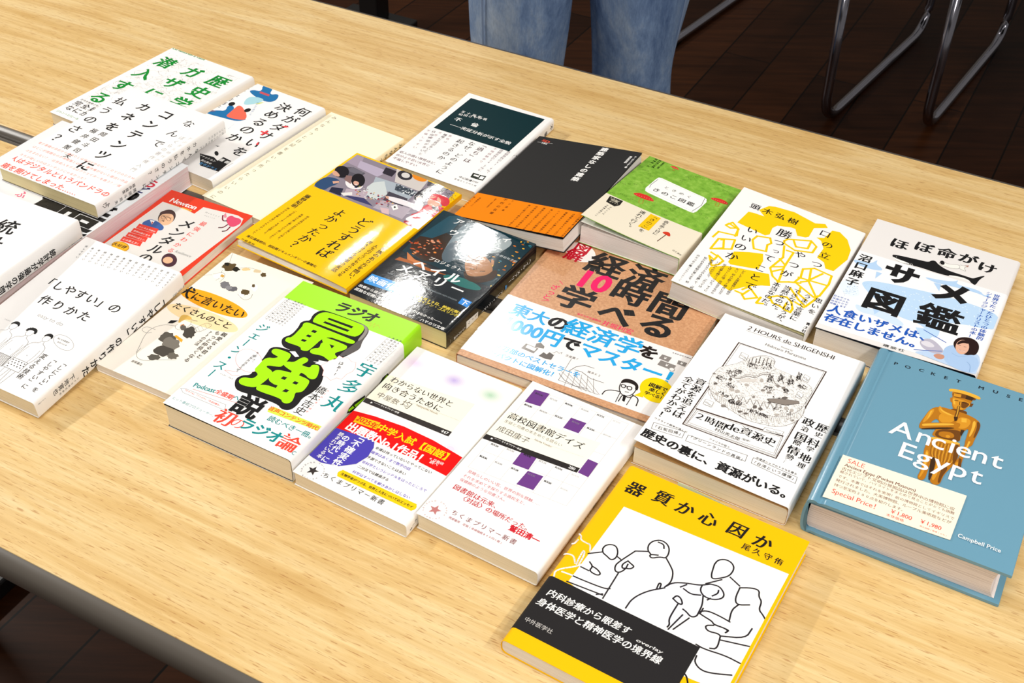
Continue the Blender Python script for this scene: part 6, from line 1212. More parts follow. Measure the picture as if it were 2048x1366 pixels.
('F',1,'p','#f8cc0a',[-32.6,-16,-20.3,-8.1,-8.2,-2.6,-4.2,-13,-3.4,-27.6,-9.4,-30.2,-27.9,-36.7,-31.1,-34.6]),
('F',1,'p','#f8cc0a',[-42,-55.4,-42,-51.2,-30.9,-41,-17.4,-36.6,7.5,-28.8,10.3,-34.8,14.7,-45.3,7.2,-49.6,-4.6,-60.5,-14.2,-74,-26.4,-69.3,-36.6,-64.2]),
('F',1,'l','#f8cc0a',[-58.1,-6.8,-56.7,4.6,-39.7,9.2,-42.6,19.8,-53.3,23.5,-55,18.6,-49.5,17,-43.3,21.6],2.2,0),
('F',1,'l','#f8cc0a',[-55,18.6,-51,27.1,-42.3,20.5,-40.7,7.3],2.2,0),
('F',1,'l','#f8cc0a',[-52.8,-25.3,-52.4,-5.9,-38.6,2,-35.9,-13.9,-52.8,-25.3],2.2,0),
('F',1,'l','#f8cc0a',[-49.8,-6.3,-47.5,-4.5,-43,-17,-49.1,-22.6],2.2,0),
('F',1,'l','#f8cc0a',[-50.2,-30.1,-42.8,-32.2,-43.4,-39.3,-49.5,-36.1,-41.8,-48.9,-37,-43.3,-35.5,-35.6,-43.5,-30.6],2.2,0),
('F',1,'l','#f8cc0a',[-18.6,-.2,-24.6,12.4,-23,20.9,-11.5,25.5,-7.6,18.1,-9.8,13,-7.2,2.6,-18.6,-.2],2.2,0),
('F',1,'l','#f8cc0a',[1.5,29.3,3.3,34.2,23.3,45.5,30.6,39.5,30.4,27.9,15.1,21.1,2.8,25.7,1.5,29.3],2.2,0),
('F',1,'l','#f8cc0a',[8.7,35.9,14.1,27.2,24.5,31.5,23.6,44.6],2.2,0),
('F',1,'l','#f8cc0a',[4.1,22.1,9.6,3.7,5.1,-19.3,11.3,-29.8,18.9,-35,15.5,-9.6,15.4,16.9,8.5,16.3],2.2,0),
('F',1,'l','#f8cc0a',[5.4,-16.9,15.5,-9.6],2.2,0),
('F',1,'l','#f8cc0a',[7.4,-.1,15.8,-7.2],2.2,0),
('F',1,'l','#f8cc0a',[8.8,-23.1,15.8,-13.7],2.2,0),
('F',1,'l','#f8cc0a',[31.5,-2.4,40.4,5.2,57.6,3.5,59.3,-10.4,57.6,-32.6,53.6,-37.5,31.6,-25.9,33.8,-15.8,31.5,-2.4],2.2,0),
('F',1,'l','#f8cc0a',[37.7,3.2,42.6,-18.1,55.5,-36.2],2.2,0),
('F',1,'l','#f8cc0a',[49.5,2,40.5,-18.5,36.2,-22.6],2.2,0),
('F',1,'l','#f8cc0a',[32,-17.1,58,-13.4],2.2,0),
('F',1,'l','#f8cc0a',[18,-35.6,27.1,-29.1,36.8,-24.4],2.2,0),
('F',1,'l','#f8cc0a',[-5,-65.5,-1.2,-57.6,10.9,-68.5,1.8,-77,-2.2,-72.7,.7,-62.5],2.2,0),
('F',1,'l','#f8cc0a',[-9.7,-70.8,-2.8,-71.1],2.2,0),
('F',1,'l','#f8cc0a',[13.3,-65.8,12.8,-76.3,18.4,-73.4],2.2,0),
('F',1,'l','#f8cc0a',[18.7,-62.1,25.2,-55.4,33,-52,38.9,-56,43.2,-65.1,43.1,-71.2,36.1,-70.1,35.9,-60.1],2.2,0),
('F',1,'l','#f8cc0a',[21,-62.4,25.2,-67.6,30.8,-67.7,37,-69.4],2.2,0),
('F',1,'l','#f8cc0a',[31,-36.9,43.1,-49,51.9,-55.1,55.3,-42.5,56.7,-33.2],2.2,0),
('F',1,'l','#f8cc0a',[41.5,-54.2,51.5,-57.3],2.2,0),
('F',1,'l','#f8cc0a',[39.1,-31.1,40.2,-40.7,49.9,-46.2],2.2,0),
('F',2,'t','#1c1b1c','口',30.9,65.3,1.00,0.00,11.5,'h',(.006,-.014),1,0),
('F',2,'t','#1c1b1c','の',38.7,48.9,1.00,0.00,11.5,'h',(.006,-.014),1,0),
('F',2,'t','#1c1b1c','立',41.8,30.7,1.00,0.00,11.5,'h',(.006,-.014),1,0),
('F',2,'t','#1c1b1c','つ',40,12.6,1.00,0.00,11.5,'h',(.006,-.014),1,0),
('F',2,'t','#1c1b1c','や',21.8,17.1,1.00,0.00,11.5,'h',(.006,-.014),1,0),
('F',2,'t','#1c1b1c','つ',22,-1.6,1.00,0.00,11.5,'h',(.006,-.014),1,0),
('F',2,'t','#1c1b1c','が',21,-18.6,1.00,0.00,11.5,'h',(.006,-.014),1,0),
('F',2,'t','#1c1b1c','勝',-2.3,40.4,1.00,0.00,15,'h',(.006,-.014),1,0),
('F',2,'t','#1c1b1c','つ',-1.8,23.5,1.00,0.00,11.5,'h',(.006,-.014),1,0),
('F',2,'t','#1c1b1c','っ',.5,9.3,1.00,0.00,8.5,'h',(.006,-.014),1,0),
('F',2,'t','#1c1b1c','て',-1.2,-5.3,1.00,0.00,11.5,'h',(.006,-.014),1,0),
('F',2,'t','#1c1b1c','こ',-2.3,-25,1.00,0.00,11.5,'h',(.006,-.014),1,0),
('F',2,'t','#1c1b1c','と',-1.5,-41.1,1.00,0.00,11.5,'h',(.006,-.014),1,0),
('F',2,'t','#1c1b1c','で',-.6,-56.1,1.00,0.00,12.5,'h',(.006,-.014),1,0),
('F',2,'t','#1c1b1c','い',-30.3,26.6,1.00,0.00,11.5,'h',(.006,-.014),1,0),
('F',2,'t','#1c1b1c','い',-30.4,10.3,1.00,0.00,11.5,'h',(.006,-.014),1,0),
('F',2,'t','#1c1b1c','の',-30,-5.2,1.00,0.00,12.5,'h',(.006,-.014),1,0),
('F',2,'t','#1c1b1c','か',-31.3,-23.9,1.00,0.00,13,'h',(.006,-.014),1,0),
('F',2,'t','#1c1b1c','頭木弘樹',-42.2,65.9,13.21,0.00,10.5,'h',(.012,-.01),1,0),
('F',2,'t','#333','どうしても理路整然とは話せ',-13.6,-39.4,0.00,-3.31,3.3,'v',(.004,-.004),1,0),
('F',2,'t','#333','ない。何人か酔うと饒舌になり',-19.7,-39.8,0.00,-3.29,3.3,'v',(.004,-.004),1,0),
('F',2,'t','#333','しばらくした頃、突然泣きながら',-25.8,-40.2,0.00,-3.27,3.3,'v',(.004,-.004),1,0),
('F',2,'t','#333','出せば夢を綴りつづけた。すぐに',-32,-40.6,0.00,-3.27,3.3,'v',(.004,-.004),1,0),
('F',2,'t','#333','いいのたのだから。『かつては',-38.4,-41,0.00,-3.29,3.3,'v',(.004,-.004),1,0),
('F',2,'t','#333','絶望名人カフカの人生論』で、「弱',-44.4,-41.5,0.00,-3.25,3.2,'v',(.004,-.004),1,0),
('F',2,'t','#333','知られる文学紹介者による、初',-50.9,-42,0.00,-3.30,3.3,'v',(.004,-.004),1,0),
('F',2,'t','#333','のエッセイ集',-58,-42.5,0.00,-3.74,3.3,'v',(.004,-.004),1,0),
('F',2,'t','#1c1b1c','思いを',59.2,-39.9,0.00,-9.44,7.6,'v',(.008,-.01),1,0),
('F',2,'t','#1c1b1c','うまく言葉に',48.6,-39.9,0.00,-7.47,7.5,'v',(.008,-.01),1,0),
('F',2,'t','#1c1b1c','できないほうが、',38.3,-38.2,0.00,-7.25,7.2,'v',(.008,-.01),1,0),
('F',2,'t','#1c1b1c','当然なのだ。',29.1,-38.8,0.00,-7.43,7.4,'v',(.008,-.01),1,0),
('F',2,'t','#1c1b1c','本当なのだ。',19,-39.6,0.00,-7.18,7.2,'v',(.008,-.01),1,0),
('F',2,'t','#1c1b1c','青土社',62.4,-77.8,0.00,-5.76,4.6,'v',(.02,.01),1,0),
('F',2,'t','#999','ことばの悩みをめぐって',-57.8,-59,0.00,-2.82,2.4,'v',(0,0),1,0)],
 'T': [('F',1,'t','#1c1b1c','ほ',-39,66,1.00,0.00,18,'h',(.035,.012),1,0),
('F',1,'t','#1c1b1c','ぼ',-16.9,72.7,1.00,0.00,18,'h',(.035,.012),1,0),
('F',1,'t','#1c1b1c','命',4.4,74.6,1.00,0.00,18,'h',(.035,.012),1,0),
('F',1,'t','#1c1b1c','が',24.4,75.8,1.00,0.00,18,'h',(.035,.012),1,0),
('F',1,'t','#1c1b1c','け',43.2,70.3,1.00,0.00,18,'h',(.035,.012),1,0),
('F',1,'ps','#1c1b1c',[-41,44.7,-35.6,46.7,-25,48.3,-14.4,49.8,-7.3,50.5,-4.9,55.5,-1.4,55.9,1.3,52.1,10.4,46.8,21.2,46.1,30.7,45.9,35.6,45.3,40,52.2,45.1,56.8,41,47.4,39.8,35.6,36.9,36.7,31.9,40.7,25.8,41.8,14.9,37.6,2,37,-10.2,38,-22,36.9,-29.1,36.2,-35.8,38.2]),
('F',2,'ps','#f6f3f0',[-39.3,42.1,-34,40.5,-25.2,39.8,-21.2,38.5,-27.9,36.2,-35.1,38.1]),
('F',2,'o','#f7f5f2',[-35.6,43.1,.5,.5],0),
('F',2,'l','#f7f5f2',[-23.9,39.4,-21.2,36.2],0.3,0),
('F',2,'l','#f7f5f2',[-22.1,39.7,-19.4,36.1],0.3,0),
('F',2,'l','#f7f5f2',[-20.5,40.2,-17.6,36.2],0.3,0),
('F',2,'ps','#f6f3f0',[13.4,39.1,22.2,42,30.4,42.2,35.9,38.5,28.6,39.9,17.3,37.9]),
('F',2,'ps','#f4efe9',[1.1,55.5,6.1,59.8,8.2,56.2,20,62.1,21.1,54.4,14.1,51.4,8.1,51.4,4,51.2]),
('F',2,'ls','#1c1b1c',[1.1,55.5,6.1,59.8,8.2,56.2,20,62.1,21.1,54.4,14.1,51.4,8.1,51.4,4,51.2],0.3,1),
('F',2,'e','#1c1b1c',[4.5,56.4,2.2,-.3,-.3,3.4],0),
('F',2,'ps','#f4efe9',[20.1,61.7,26.8,63.9,27.7,60.8,24.1,59.8,27.8,53.7,24.2,53.9,20.9,55.5]),
('F',2,'ls','#1c1b1c',[20.1,61.7,27.7,62.5,23.7,59.1,28,53.1,21,55.1],0.3,0),
('F',2,'p','#b08a80',[23.5,62.4,27.4,65.4,27.3,61.3]),
('F',2,'t','#1c1b1c','講談社',-7.9,-92.3,6.56,0.00,5.2,'h',(.012,.008),1,0),
('B',1,'ps','#b4d2f2',[-70.2,16.5,-67.2,19,-57.5,19.4,-53,20.9,-49.5,30.1,-49.5,21.7,-42.3,17.8,-41.2,13.8,-50.1,10.9,-63.6,11]),
('B',1,'p','#b4d2f2',[-45.6,10,-40.1,9.8,-43.5,-1.4]),
('B',1,'ps','#b4d2f2',[-6.7,24.3,8.1,26.6,21.2,30.9,24.7,36.4,23.2,27.4,44.7,29.8,51,22,53.8,30.5,54.6,20.7,43.6,24.5,13.9,21.9,7.3,20.3]),
('B',1,'p','#b4d2f2',[5,20.1,11.9,20.7,13,8.8]),
('B',1,'ps','#bcd8f4',[-52.9,-12.6,-45.3,-5.8,-18.1,-.3,21.5,4.7,50.3,3.5,69.2,-1.1,71.4,-23.6,59.3,-28.4,46.2,-29.4,25.6,-36.8,29,-60.1,24.1,-62.8,10.3,-47.5,-9.9,-48.3,-38.3,-29.8,-49.9,-18.7]),
('B',1,'p','#bcd8f4',[7.8,-55.2,26.3,-49,22.8,-66.6,15.6,-68.5]),
('B',1,'ps','#cfe2f6',[-49.7,-47.3,-37.5,-48.9,-19.9,-45.4,-.1,-55.4,-6,-62.9,-26.4,-55.4,-42.9,-58.4]),
('B',1,'ps','#e4eef8',[-69.7,-21.3,-62,-14.5,-50.8,-25.9,-48.5,-35.6,-56.6,-40.3,-68.8,-32]),
('B',1,'p','#b4d2f2',[-35.6,-39.2,-24.9,-43.9,-28.9,-54.7]),
('B',2,'o','#eaf3fb',[7.3,-23.5,.6,.4,36.1,-22.6,.5,.4,-7.5,-36.4,.5,.4,11.1,-39.7,.6,.4,52.6,-14.8,.7,.4,1.3,-27.7,.8,.4,30.9,-27.6,.7,.4,-4.2,-33,.7,.4,7.5,-3.9,.8,.4,26.9,-27.3,.8,.4,46.9,-32.2,.6,.4,49.6,-14,.8,.4,52.8,-.3,.5,.4,9.4,-38.8,.6,.4,35.1,-10.5,.6,.4,17,-14.8,.7,.4,36.9,-32.9,.7,.4,62.5,-27.8,.8,.4,37.4,-4.9,.8,.4,65.5,-29.2,.7,.4,41.1,-6.2,.7,.4,30.9,-10.4,.5,.4,57.9,-33.4,.5,.4,49.3,-12.8,.5,.4,13.6,-31,.8,.4,-7.2,-28.1,.5,.4,42.4,-10.7,.8,.4,63.7,-14.5,.8,.4,8.6,-5.6,.7,.4,-12.2,-13.1,.6,.4,32.7,-5.3,.5,.4,53.7,-8.5,.8,.4,56.4,-10.6,.6,.4,29.9,-24.1,.7,.4,32.7,-22.9,.8,.4,27.1,-16.5,.7,.4,5,-14.6,.8,.4,29.1,-20.7,.5,.4,21.3,-22.9,.5,.4,37.1,-22.8,.5,.4,36.6,-16.6,.7,.4,17.6,-28.1,.7,.4,-14.2,-8.1,.7,.4,60.5,-5.2,.6,.4,32.7,-11.5,.6,.4,11.5,-16.3,.7,.4,10.6,-16.7,.7,.4,-8.9,-26.6,.7,.4,9.9,-10.9,.7,.4,4,-10.4,.6,.4,39,-2.3,.6,.4,17.2,-32.9,.6,.4,51.6,-3.2,.6,.4,41.8,-31.6,.6,.4,2.4,-8.1,.6,.4,6,-33.4,.7,.4,.6,-14.4,.7,.4,40.5,-28.8,.6,.4,-3.5,-15.4,.7,.4,8.1,-15.9,.6,.4,20.1,-16.6,.8,.4,-4.2,-4.6,.8,.4,59.8,-33,.6,.4,64.6,-30.2,.5,.4,48.5,-28.9,.7,.4,26.8,-11.2,.6,.4,2.1,-6.1,.7,.4,13.4,-32.5,.5,.4,59.3,-22.1,.8,.4,60.4,-29.7,.7,.4,-8.3,-33.1,.5,.4,13.1,-27.1,.6,.4,24.3,-35.9,.7,.4,12.7,-11.7,.8,.4,27.8,-29.6,.6,.4,4,-23.6,.7,.4,4.4,-33.1,.8,.4,53,-27.8,.5,.4,39.9,-31,.5,.4,7.3,-13.1,.6,.4,20.9,-18.9,.7,.4,-15.9,-8.2,.5,.4,-6,-7.3,.8,.4,50.9,-.1,.6,.4,11.2,-14.3,.6,.4,39.1,-20.8,.6,.4,1.6,-16.1,.5,.4,33.2,-26.4,.6,.4,-8.5,-11.8,.6,.4,37.5,-28.3,.6,.4,51.1,-20.6,.6,.4,17.2,-20.3,.7,.4,22.7,-27,.6,.4,7.7,-23.1,.7,.4,-6.8,-20.9,.6,.4,59.4,-31.2,.6,.4,59.6,-25.8,.5,.4,21.1,-5.6,.7,.4,42.7,-31.5,.7,.4,41.8,-25.9,.7,.4,-2.8,-26.5,.5,.4,2.1,-32.8,.5,.4,-8.3,-8.8,.8,.4,-2.2,-5,.7,.4,1,-35.5,.7,.4,56.2,-32.2,.7,.4,46.2,1.2,.7,.4,29.8,-26.8,.5,.4,49.6,-32.4,.5,.4,14.1,-23.3,.7,.4],0),
('B',2,'o','#8fb6dc',[-64.4,-22.6,.3,.3,-61.5,-31.7,.3,.3,-56.5,-23.3,.3,.3,-61.4,-26.2,.3,.3,-61.5,-26.8,.3,.3,-64.3,-30.5,.3,.3,-53.5,-22,.3,.3,-58,-18.4,.3,.3,-55,-31.3,.3,.3,-56.7,-26.4,.3,.3,-58.3,-30.5,.3,.3,-56.1,-17.1,.3,.3,-62.6,-35.5,.3,.3,-53.6,-24.6,.3,.3,-58.4,-32.4,.3,.3,-64.5,-24.9,.3,.3,-62.3,-31.4,.3,.3,-63.1,-23.2,.3,.3,-53.7,-35.4,.3,.3,-60.3,-33.2,.3,.3,-57.9,-35.4,.3,.3,-59.4,-21.9,.3,.3,-65.7,-19.5,.3,.3,-60,-25.1,.3,.3,-64.1,-26.9,.3,.3,-59.5,-34.4,.3,.3,-60.5,-40.2,.3,.3,-58.6,-29.6,.3,.3,-57.3,-34.6,.3,.3,-54.6,-26.2,.3,.3,-57.9,-32.1,.3,.3,-55.1,-22.6,.3,.3,-53.2,-35.2,.3,.3,-61.1,-22,.3,.3,-61,-33.9,.3,.3,-53.9,-35.6,.3,.3,-56.1,-19.3,.3,.3,-64.5,-24.7,.3,.3,-61.7,-34,.3,.3,-52,-33,.3,.3,-59.8,-36.8,.3,.3,-61.9,-27.2,.3,.3,-58.7,-17,.3,.3,-62.1,-37.3,.3,.3,-62.6,-26,.3,.3,-56.9,-30.4,.3,.3,-66.4,-27.6,.3,.3,-59.9,-27.6,.3,.3,-62.2,-31.3,.3,.3,-53.9,-21.7,.3,.3,-60.9,-19.1,.3,.3,-60.8,-32.5,.3,.3,-61.5,-38.3,.3,.3,-56.3,-15.9,.3,.3,-54.2,-21.5,.3,.3,-53.9,-30.7,.3,.3,-60.5,-32.6,.3,.3,-55.1,-32.6,.3,.3,-60.4,-34.4,.3,.3,-52,-27.6,.3,.3,-61,-19,.3,.3,-60,-24.4,.3,.3,-55.1,-29.5,.3,.3,-60.2,-20.2,.3,.3,-56.3,-29,.3,.3,-60.6,-37.8,.3,.3,-59.4,-18.3,.3,.3,-55.8,-16.6,.3,.3,-59.8,-33.2,.3,.3,-57.4,-27.8,.3,.3,-57.4,-25.4,.3,.3,-63.5,-22,.3,.3,-63.1,-35.1,.3,.3,-55.5,-26.4,.3,.3,-56.9,-22.7,.3,.3,-62.8,-26.7,.3,.3,-57.1,-15,.3,.3,-60.6,-22.1,.3,.3,-56.5,-22.3,.3,.3,-61.8,-26.6,.3,.3,-56.8,-32.7,.3,.3,-58.7,-35.7,.3,.3,-65.4,-25.5,.3,.3,-66.6,-22.3,.3,.3,-54,-30,.3,.3,-65,-23.3,.3,.3,-58.5,-33,.3,.3,-53.4,-30.2,.3,.3,-60.1,-19.3,.3,.3,-62.3,-21.8,.3,.3,-34,-15.1,.2,.2,-44.1,-13.7,.2,.2,-28.3,-8.6,.2,.2,-25.4,-16.8,.2,.2,-22.6,-11.1,.2,.2,-33.3,-15.1,.2,.2,-29.9,-18.4,.2,.2,-30.3,-11.7,.2,.2,-24.9,-12.6,.2,.2,-31.5,-16.2,.2,.2,-48.3,-19.7,.2,.2,-30.4,-13.6,.2,.2,-34.4,-14.1,.2,.2,-43.6,-16.4,.2,.2,-48.1,-17,.2,.2,-31,-13.3,.2,.2,-31.9,-18.6,.2,.2,-24.9,-9,.2,.2,-26.4,-14.2,.2,.2,-48.1,-15.6,.2,.2,-43.7,-11.9,.2,.2,-32.7,-18.5,.2,.2,-39,-19,.2,.2,-30.5,-10,.2,.2,-24.6,-13.7,.2,.2,-22.4,-14.5,.2,.2,-28.6,-11.8,.2,.2,-25.2,-17.1,.2,.2,-25,-12.1,.2,.2,-27.8,-13.1,.2,.2,-47.4,-12.2,.2,.2,-47.8,-13.9,.2,.2,-44.6,-16.3,.2,.2,-29.3,-13.9,.2,.2,-36.8,-16.4,.2,.2,-40.6,-15.2,.2,.2,-28,-12.3,.2,.2,-42.9,-20,.2,.2,-29.1,-12.1,.2,.2,-38.6,-15.5,.2,.2,-33,-11.4,.2,.2,-49.9,-14.3,.2,.2,-27.9,-9.7,.2,.2,-37,-11.8,.2,.2,-44.1,-12.9,.2,.2,-38.6,-11.8,.2,.2,-49.5,-13.3,.2,.2,-44.4,-16.2,.2,.2,-48.8,-12.2,.2,.2,-36.7,-13.9,.2,.2,-30.4,-9.2,.2,.2,-38,-14.1,.2,.2,-47.1,-21.5,.2,.2,-44.1,-12.1,.2,.2,-36.6,-11.4,.2,.2,-31.9,-12.4,.2,.2,-46.9,-12.2,.2,.2,-29.2,-11.2,.2,.2,-27,-12.8,.2,.2,-23.3,-10.4,.2,.2],0),
('B',3,'t','#1c1b1c','サ',-23.9,17,1.00,0.00,33,'h',(.045,.04),1,0),
('B',3,'t','#1c1b1c','メ',23.8,12.3,1.00,0.00,34,'h',(.055,.05),1,0),
('B',3,'t','#1c1b1c','鑑',22.7,-31.6,1.00,0.00,40,'h',(.024,.014),1,0),
('B',3,'t','#1c1b1c','図',-26.6,-31.9,1.00,0.00,36,'h',(.034,.028),1,0),
('B',3,'t','#1c1b1c','沼口麻子',-60.5,25.1,0.00,-13.99,12.5,'v',(.03,.012),1,0),
('B',3,'t','#2058b8','人食いザメは、',-61.4,-65.2,13.65,0.00,13,'h',(.035,.018),1,0),
('B',3,'t','#2058b8','存在しません。',-60.5,-78.9,12.63,0.00,12.6,'h',(.04,.02),1,0),
('B',3,'l','#2058b8',[15.1,-55.4,36.3,-64.2],0.8,0),
('B',3,'l','#2058b8',[14.6,-87.3,36,-78.2],0.8,0),
('B',3,'t','#2058b8','世界でたったひとつの体験的',60.5,28,0.00,-6.00,6,'v',(.014,.008),1,0),
('B',3,'t','#2058b8','シャークジャーナリストの本！',53.6,28.8,0.00,-5.63,5.6,'v',(.014,.008),1,0),
('B',3,'t','#2058b8','巨大ザメも',-67.7,-45.4,3.05,0.00,3,'h',(0,0),1,0),
('B',3,'t','#2058b8','深海ザメも',-67.6,-49.5,3.04,0.00,3,'h',(0,0),1,0),
('B',3,'t','#2058b8','体当たりで',-67.5,-53.6,3.03,0.00,3,'h',(0,0),1,0),
('B',3,'t','#2058b8','体験します',-67.4,-57.6,3.02,0.00,3,'h',(0,0),1,0),
('B',2,'ps','#bcd2ee',[14.5,-90.3,26.6,-81.8,36.8,-79.2,44.8,-71.8,56,-73.7,63.8,-65.4,68.7,-78.8,70.3,-96.5,58.9,-96.8,39.2,-93.8,20.2,-91.2]),
('B',2,'ps','#a9c6ea',[35.5,-73.8,42.7,-62.7,53.4,-67,64,-71.4,68.5,-82.9,65.5,-98.2,48.1,-95.8,40.4,-90.1]),
('B',2,'ps','#b9b5c6',[15.3,-71.7,21.4,-65.3,27.2,-66.2,35.5,-73.8,37.8,-78.7,34.8,-84.3,26,-84,18.5,-80.1]),
('B',2,'ps','#dcd9e2',[16.7,-73,22.3,-68.9,30.1,-73.8,25.7,-78.2,18.8,-76.9]),
('B',2,'ps','#c89078',[30,-86.9,34.3,-82.5,39.7,-82.6,40,-88.4,35.3,-91]),
('B',3,'ps','#2b1a18',[41.8,-63.3,42.5,-54.6,47.2,-48.9,54.5,-46.9,60.7,-50.7,63.4,-59.5,62.6,-70.1,58.6,-71.3,56,-73.7,51.5,-73.1,46.2,-71]),
('B',3,'e','#e2b198',[50,-63.8,5.5,-2,.4,10.5],0),
('B',3,'ps','#2b1a18',[44.7,-59.6,48.1,-52.6,54.9,-54,53.9,-57,49.1,-57.2,45.6,-63.2]),
('B',4,'ls','#fdf6f2',[48.4,-68.8,51,-70,53.2,-68.4],1,0),
('B',4,'l','#2b1a18',[46.8,-62.5,48.3,-62.5],0.5,0),
('B',4,'l','#2b1a18',[51.1,-62.6,53,-62.4],0.5,0),
('B',4,'ls','#b0483e',[48.2,-67.9,50.9,-70.4,53.3,-67.5],0.3,0),
('B',4,'ls','#7fa4d2',[57.9,-82.7,61.9,-86.4,62.8,-95.7],0.4,0),
('B',4,'ls','#8fb0da',[43.7,-76.4,49.7,-79.2,55.4,-76],0.4,0),
('B',4,'p','#2a3a6a',[68,-83.1,69.2,-80.5,70.9,-94.2,69.3,-94.2]),
('S',1,'t','#1c1b1c','サメ図鑑',429.6,-266,-133.03,75.26,11,'v',(.04,.03),1,0),
('S',1,'t','#1c1b1c','沼口麻子',-24.6,-4.9,-21.05,11.64,6,'v',(.03,.02),1,0)],
 'U': [('F',1,'t','#3a3230','2 HOURS de SHIGENSHI',-39.8,87.7,79.28,0.00,11.4,'f',(.006,-.026),1,0),
('F',1,'l','#6a6260',[-39.4,82.6,40.1,86.8],0.3,0),
('F',1,'t','#555','Review by',-5.6,78.1,10.89,0.00,3,'f',(0,-.02),1,0),
('F',1,'t','#4a4240','Hidetaro Murayama',-18.5,74,37.08,0.00,6.4,'f',(.002,-.024),1,0),
('F',1,'l','#4a3a34',[-38.9,63.2,38.8,66.8,37.8,-52,-39.2,-57.4],1,1),
('F',1,'l','#4a3a34',[-37,62.3,37.4,65.4,36.8,-50.5,-38.1,-56],0.25,1),
('F',1.5,'ps','#f3efeb',[-42,15.2,-40,25.4,-31.1,33.9,-25.8,43.8,-20.5,53.8,-10.2,59,-1.9,55.1,-3.1,48,12.2,47.5,24.8,45.4,34.9,41.8,37.6,33.8,35.5,25.4,38.2,15.3,39.8,4.8,37.2,-6,27.6,-18.7,15.8,-21.7,3.9,-24.7,-9,-21.5,-22.1,-18.4,-31.1,-14.7,-41,-1.8]),
('F',1.5,'ls','#5a5250',[-42,15.2,-40,25.4,-31.1,33.9,-25.8,43.8,-20.5,53.8,-10.2,59,-1.9,55.1,-3.1,48,12.2,47.5,24.8,45.4,34.9,41.8,37.6,33.8,35.5,25.4,38.2,15.3,39.8,4.8,37.2,-6,27.6,-18.7,15.8,-21.7,3.9,-24.7,-9,-21.5,-22.1,-18.4,-31.1,-14.7,-41,-1.8],0.25,1),
('F',2,'si','#4a4340',[-42,15.2,-40,25.4,-31.1,33.9,-25.8,43.8,-20.5,53.8,-10.2,59,-1.9,55.1,-3.1,48,12.2,47.5,24.8,45.4,34.9,41.8,37.6,33.8,35.5,25.4,38.2,15.3,39.8,4.8,37.2,-6,27.6,-18.7,15.8,-21.7,3.9,-24.7,-9,-21.5,-22.1,-18.4,-31.1,-14.7,-41,-1.8],1900,5),
('F',2,'ls','#3a3330',[-39.1,-5.5,-31.4,-10.2,-18.9,-11.5,-1.1,-11.8,14.6,-11,28.2,-4.7,36,9.3,36.5,23.6],0.3,0),
('F',2,'ls','#6a625e',[-20.2,53.1,-14.7,58.7,-7.1,60.9,-2.1,55.8,-3.6,51.5,-8.9,51.5],0.25,0),
('F',2,'l','#6a625e',[-37.4,-6.8,-36,-12.2,-33.8,-14.2],0.2,0),
('F',2,'l','#6a625e',[-35,-7.8,-32.8,-15.5,-30.7,-17.2],0.2,0),
('F',2,'l','#6a625e',[-32.9,-8.6,-31.7,-13.5,-30.4,-13.4],0.2,0),
('F',2,'l','#6a625e',[-30.7,-9.3,-30.2,-12.6,-26.6,-18.2],0.2,0),
('F',2,'l','#6a625e',[-28.6,-9.9,-26.8,-16.4,-24.9,-17.8],0.2,0),
('F',2,'l','#6a625e',[-26.5,-10.5,-24.4,-17.7,-24,-15.5],0.2,0),
('F',2,'l','#6a625e',[-24.4,-11,-23.8,-14.8,-20,-20.8],0.2,0),
('F',2,'l','#6a625e',[-22.4,-11.5,-21.6,-15.4,-19.4,-17.8],0.2,0),
('F',2,'l','#6a625e',[-20.3,-11.9,-18.3,-19.2,-17.4,-18],0.2,0),
('F',2,'l','#6a625e',[-18.3,-12.3,-16.7,-18.5,-13.9,-22],0.2,0),
('F',2,'l','#6a625e',[-16.3,-12.6,-15.9,-15.8,-13.9,-17.7],0.2,0),
('F',2,'l','#6a625e',[-14.4,-12.9,-13.3,-17.9,-10.9,-20.6],0.2,0),
('F',2,'l','#6a625e',[-12.4,-13.2,-10.3,-20.7,-8.5,-22],0.2,0),
('F',2,'l','#6a625e',[-10.5,-13.4,-9.4,-18.4,-8.2,-18],0.2,0),
('F',2,'l','#6a625e',[-8.6,-13.5,-8.3,-16.7,-4.6,-22.6],0.2,0),
('F',2,'l','#6a625e',[-6.8,-13.6,-5.2,-19.7,-3.4,-21],0.2,0),
('F',2,'l','#6a625e',[-4.9,-13.7,-2.9,-20.9,-2.4,-18.9],0.2,0),
('F',2,'l','#6a625e',[-3.1,-13.7,-2.4,-17.7,1.2,-23.4],0.2,0),
('F',2,'l','#6a625e',[-1.3,-13.7,-.7,-17.3,1.4,-19.5],0.2,0),
('F',2,'l','#6a625e',[.5,-13.6,2.4,-20.5,3.5,-20],0.2,0),
('F',2,'l','#6a625e',[2.3,-13.4,3.9,-19.8,6.4,-22.9],0.2,0),
('F',2,'l','#6a625e',[4,-13.2,4.4,-16.4,6.3,-18],0.2,0),
('F',2,'l','#6a625e',[5.7,-12.9,6.6,-17.5,9.2,-20.9],0.2,0),
('F',2,'l','#6a625e',[7.4,-12.6,9.4,-20,11.1,-21],0.2,0),
('F',2,'l','#6a625e',[9.1,-12.2,10.2,-17.6,11.3,-16.9],0.2,0),
('F',2,'l','#6a625e',[10.7,-11.8,11,-14.8,14.7,-21],0.2,0),
('F',2,'l','#6a625e',[12.3,-11.3,13.6,-17,15.4,-18.1],0.2,0),
('F',2,'l','#6a625e',[13.9,-10.7,15.8,-18,16.4,-16.1],0.2,0),
('F',2,'l','#6a625e',[15.5,-10.1,16.2,-14.3,19.6,-19.8],0.2,0),
('F',2,'l','#6a625e',[17,-9.4,17.4,-12.8,19.5,-14.8],0.2,0),
('F',2,'l','#6a625e',[18.6,-8.6,20.2,-15.4,21.6,-15.5],0.2,0),
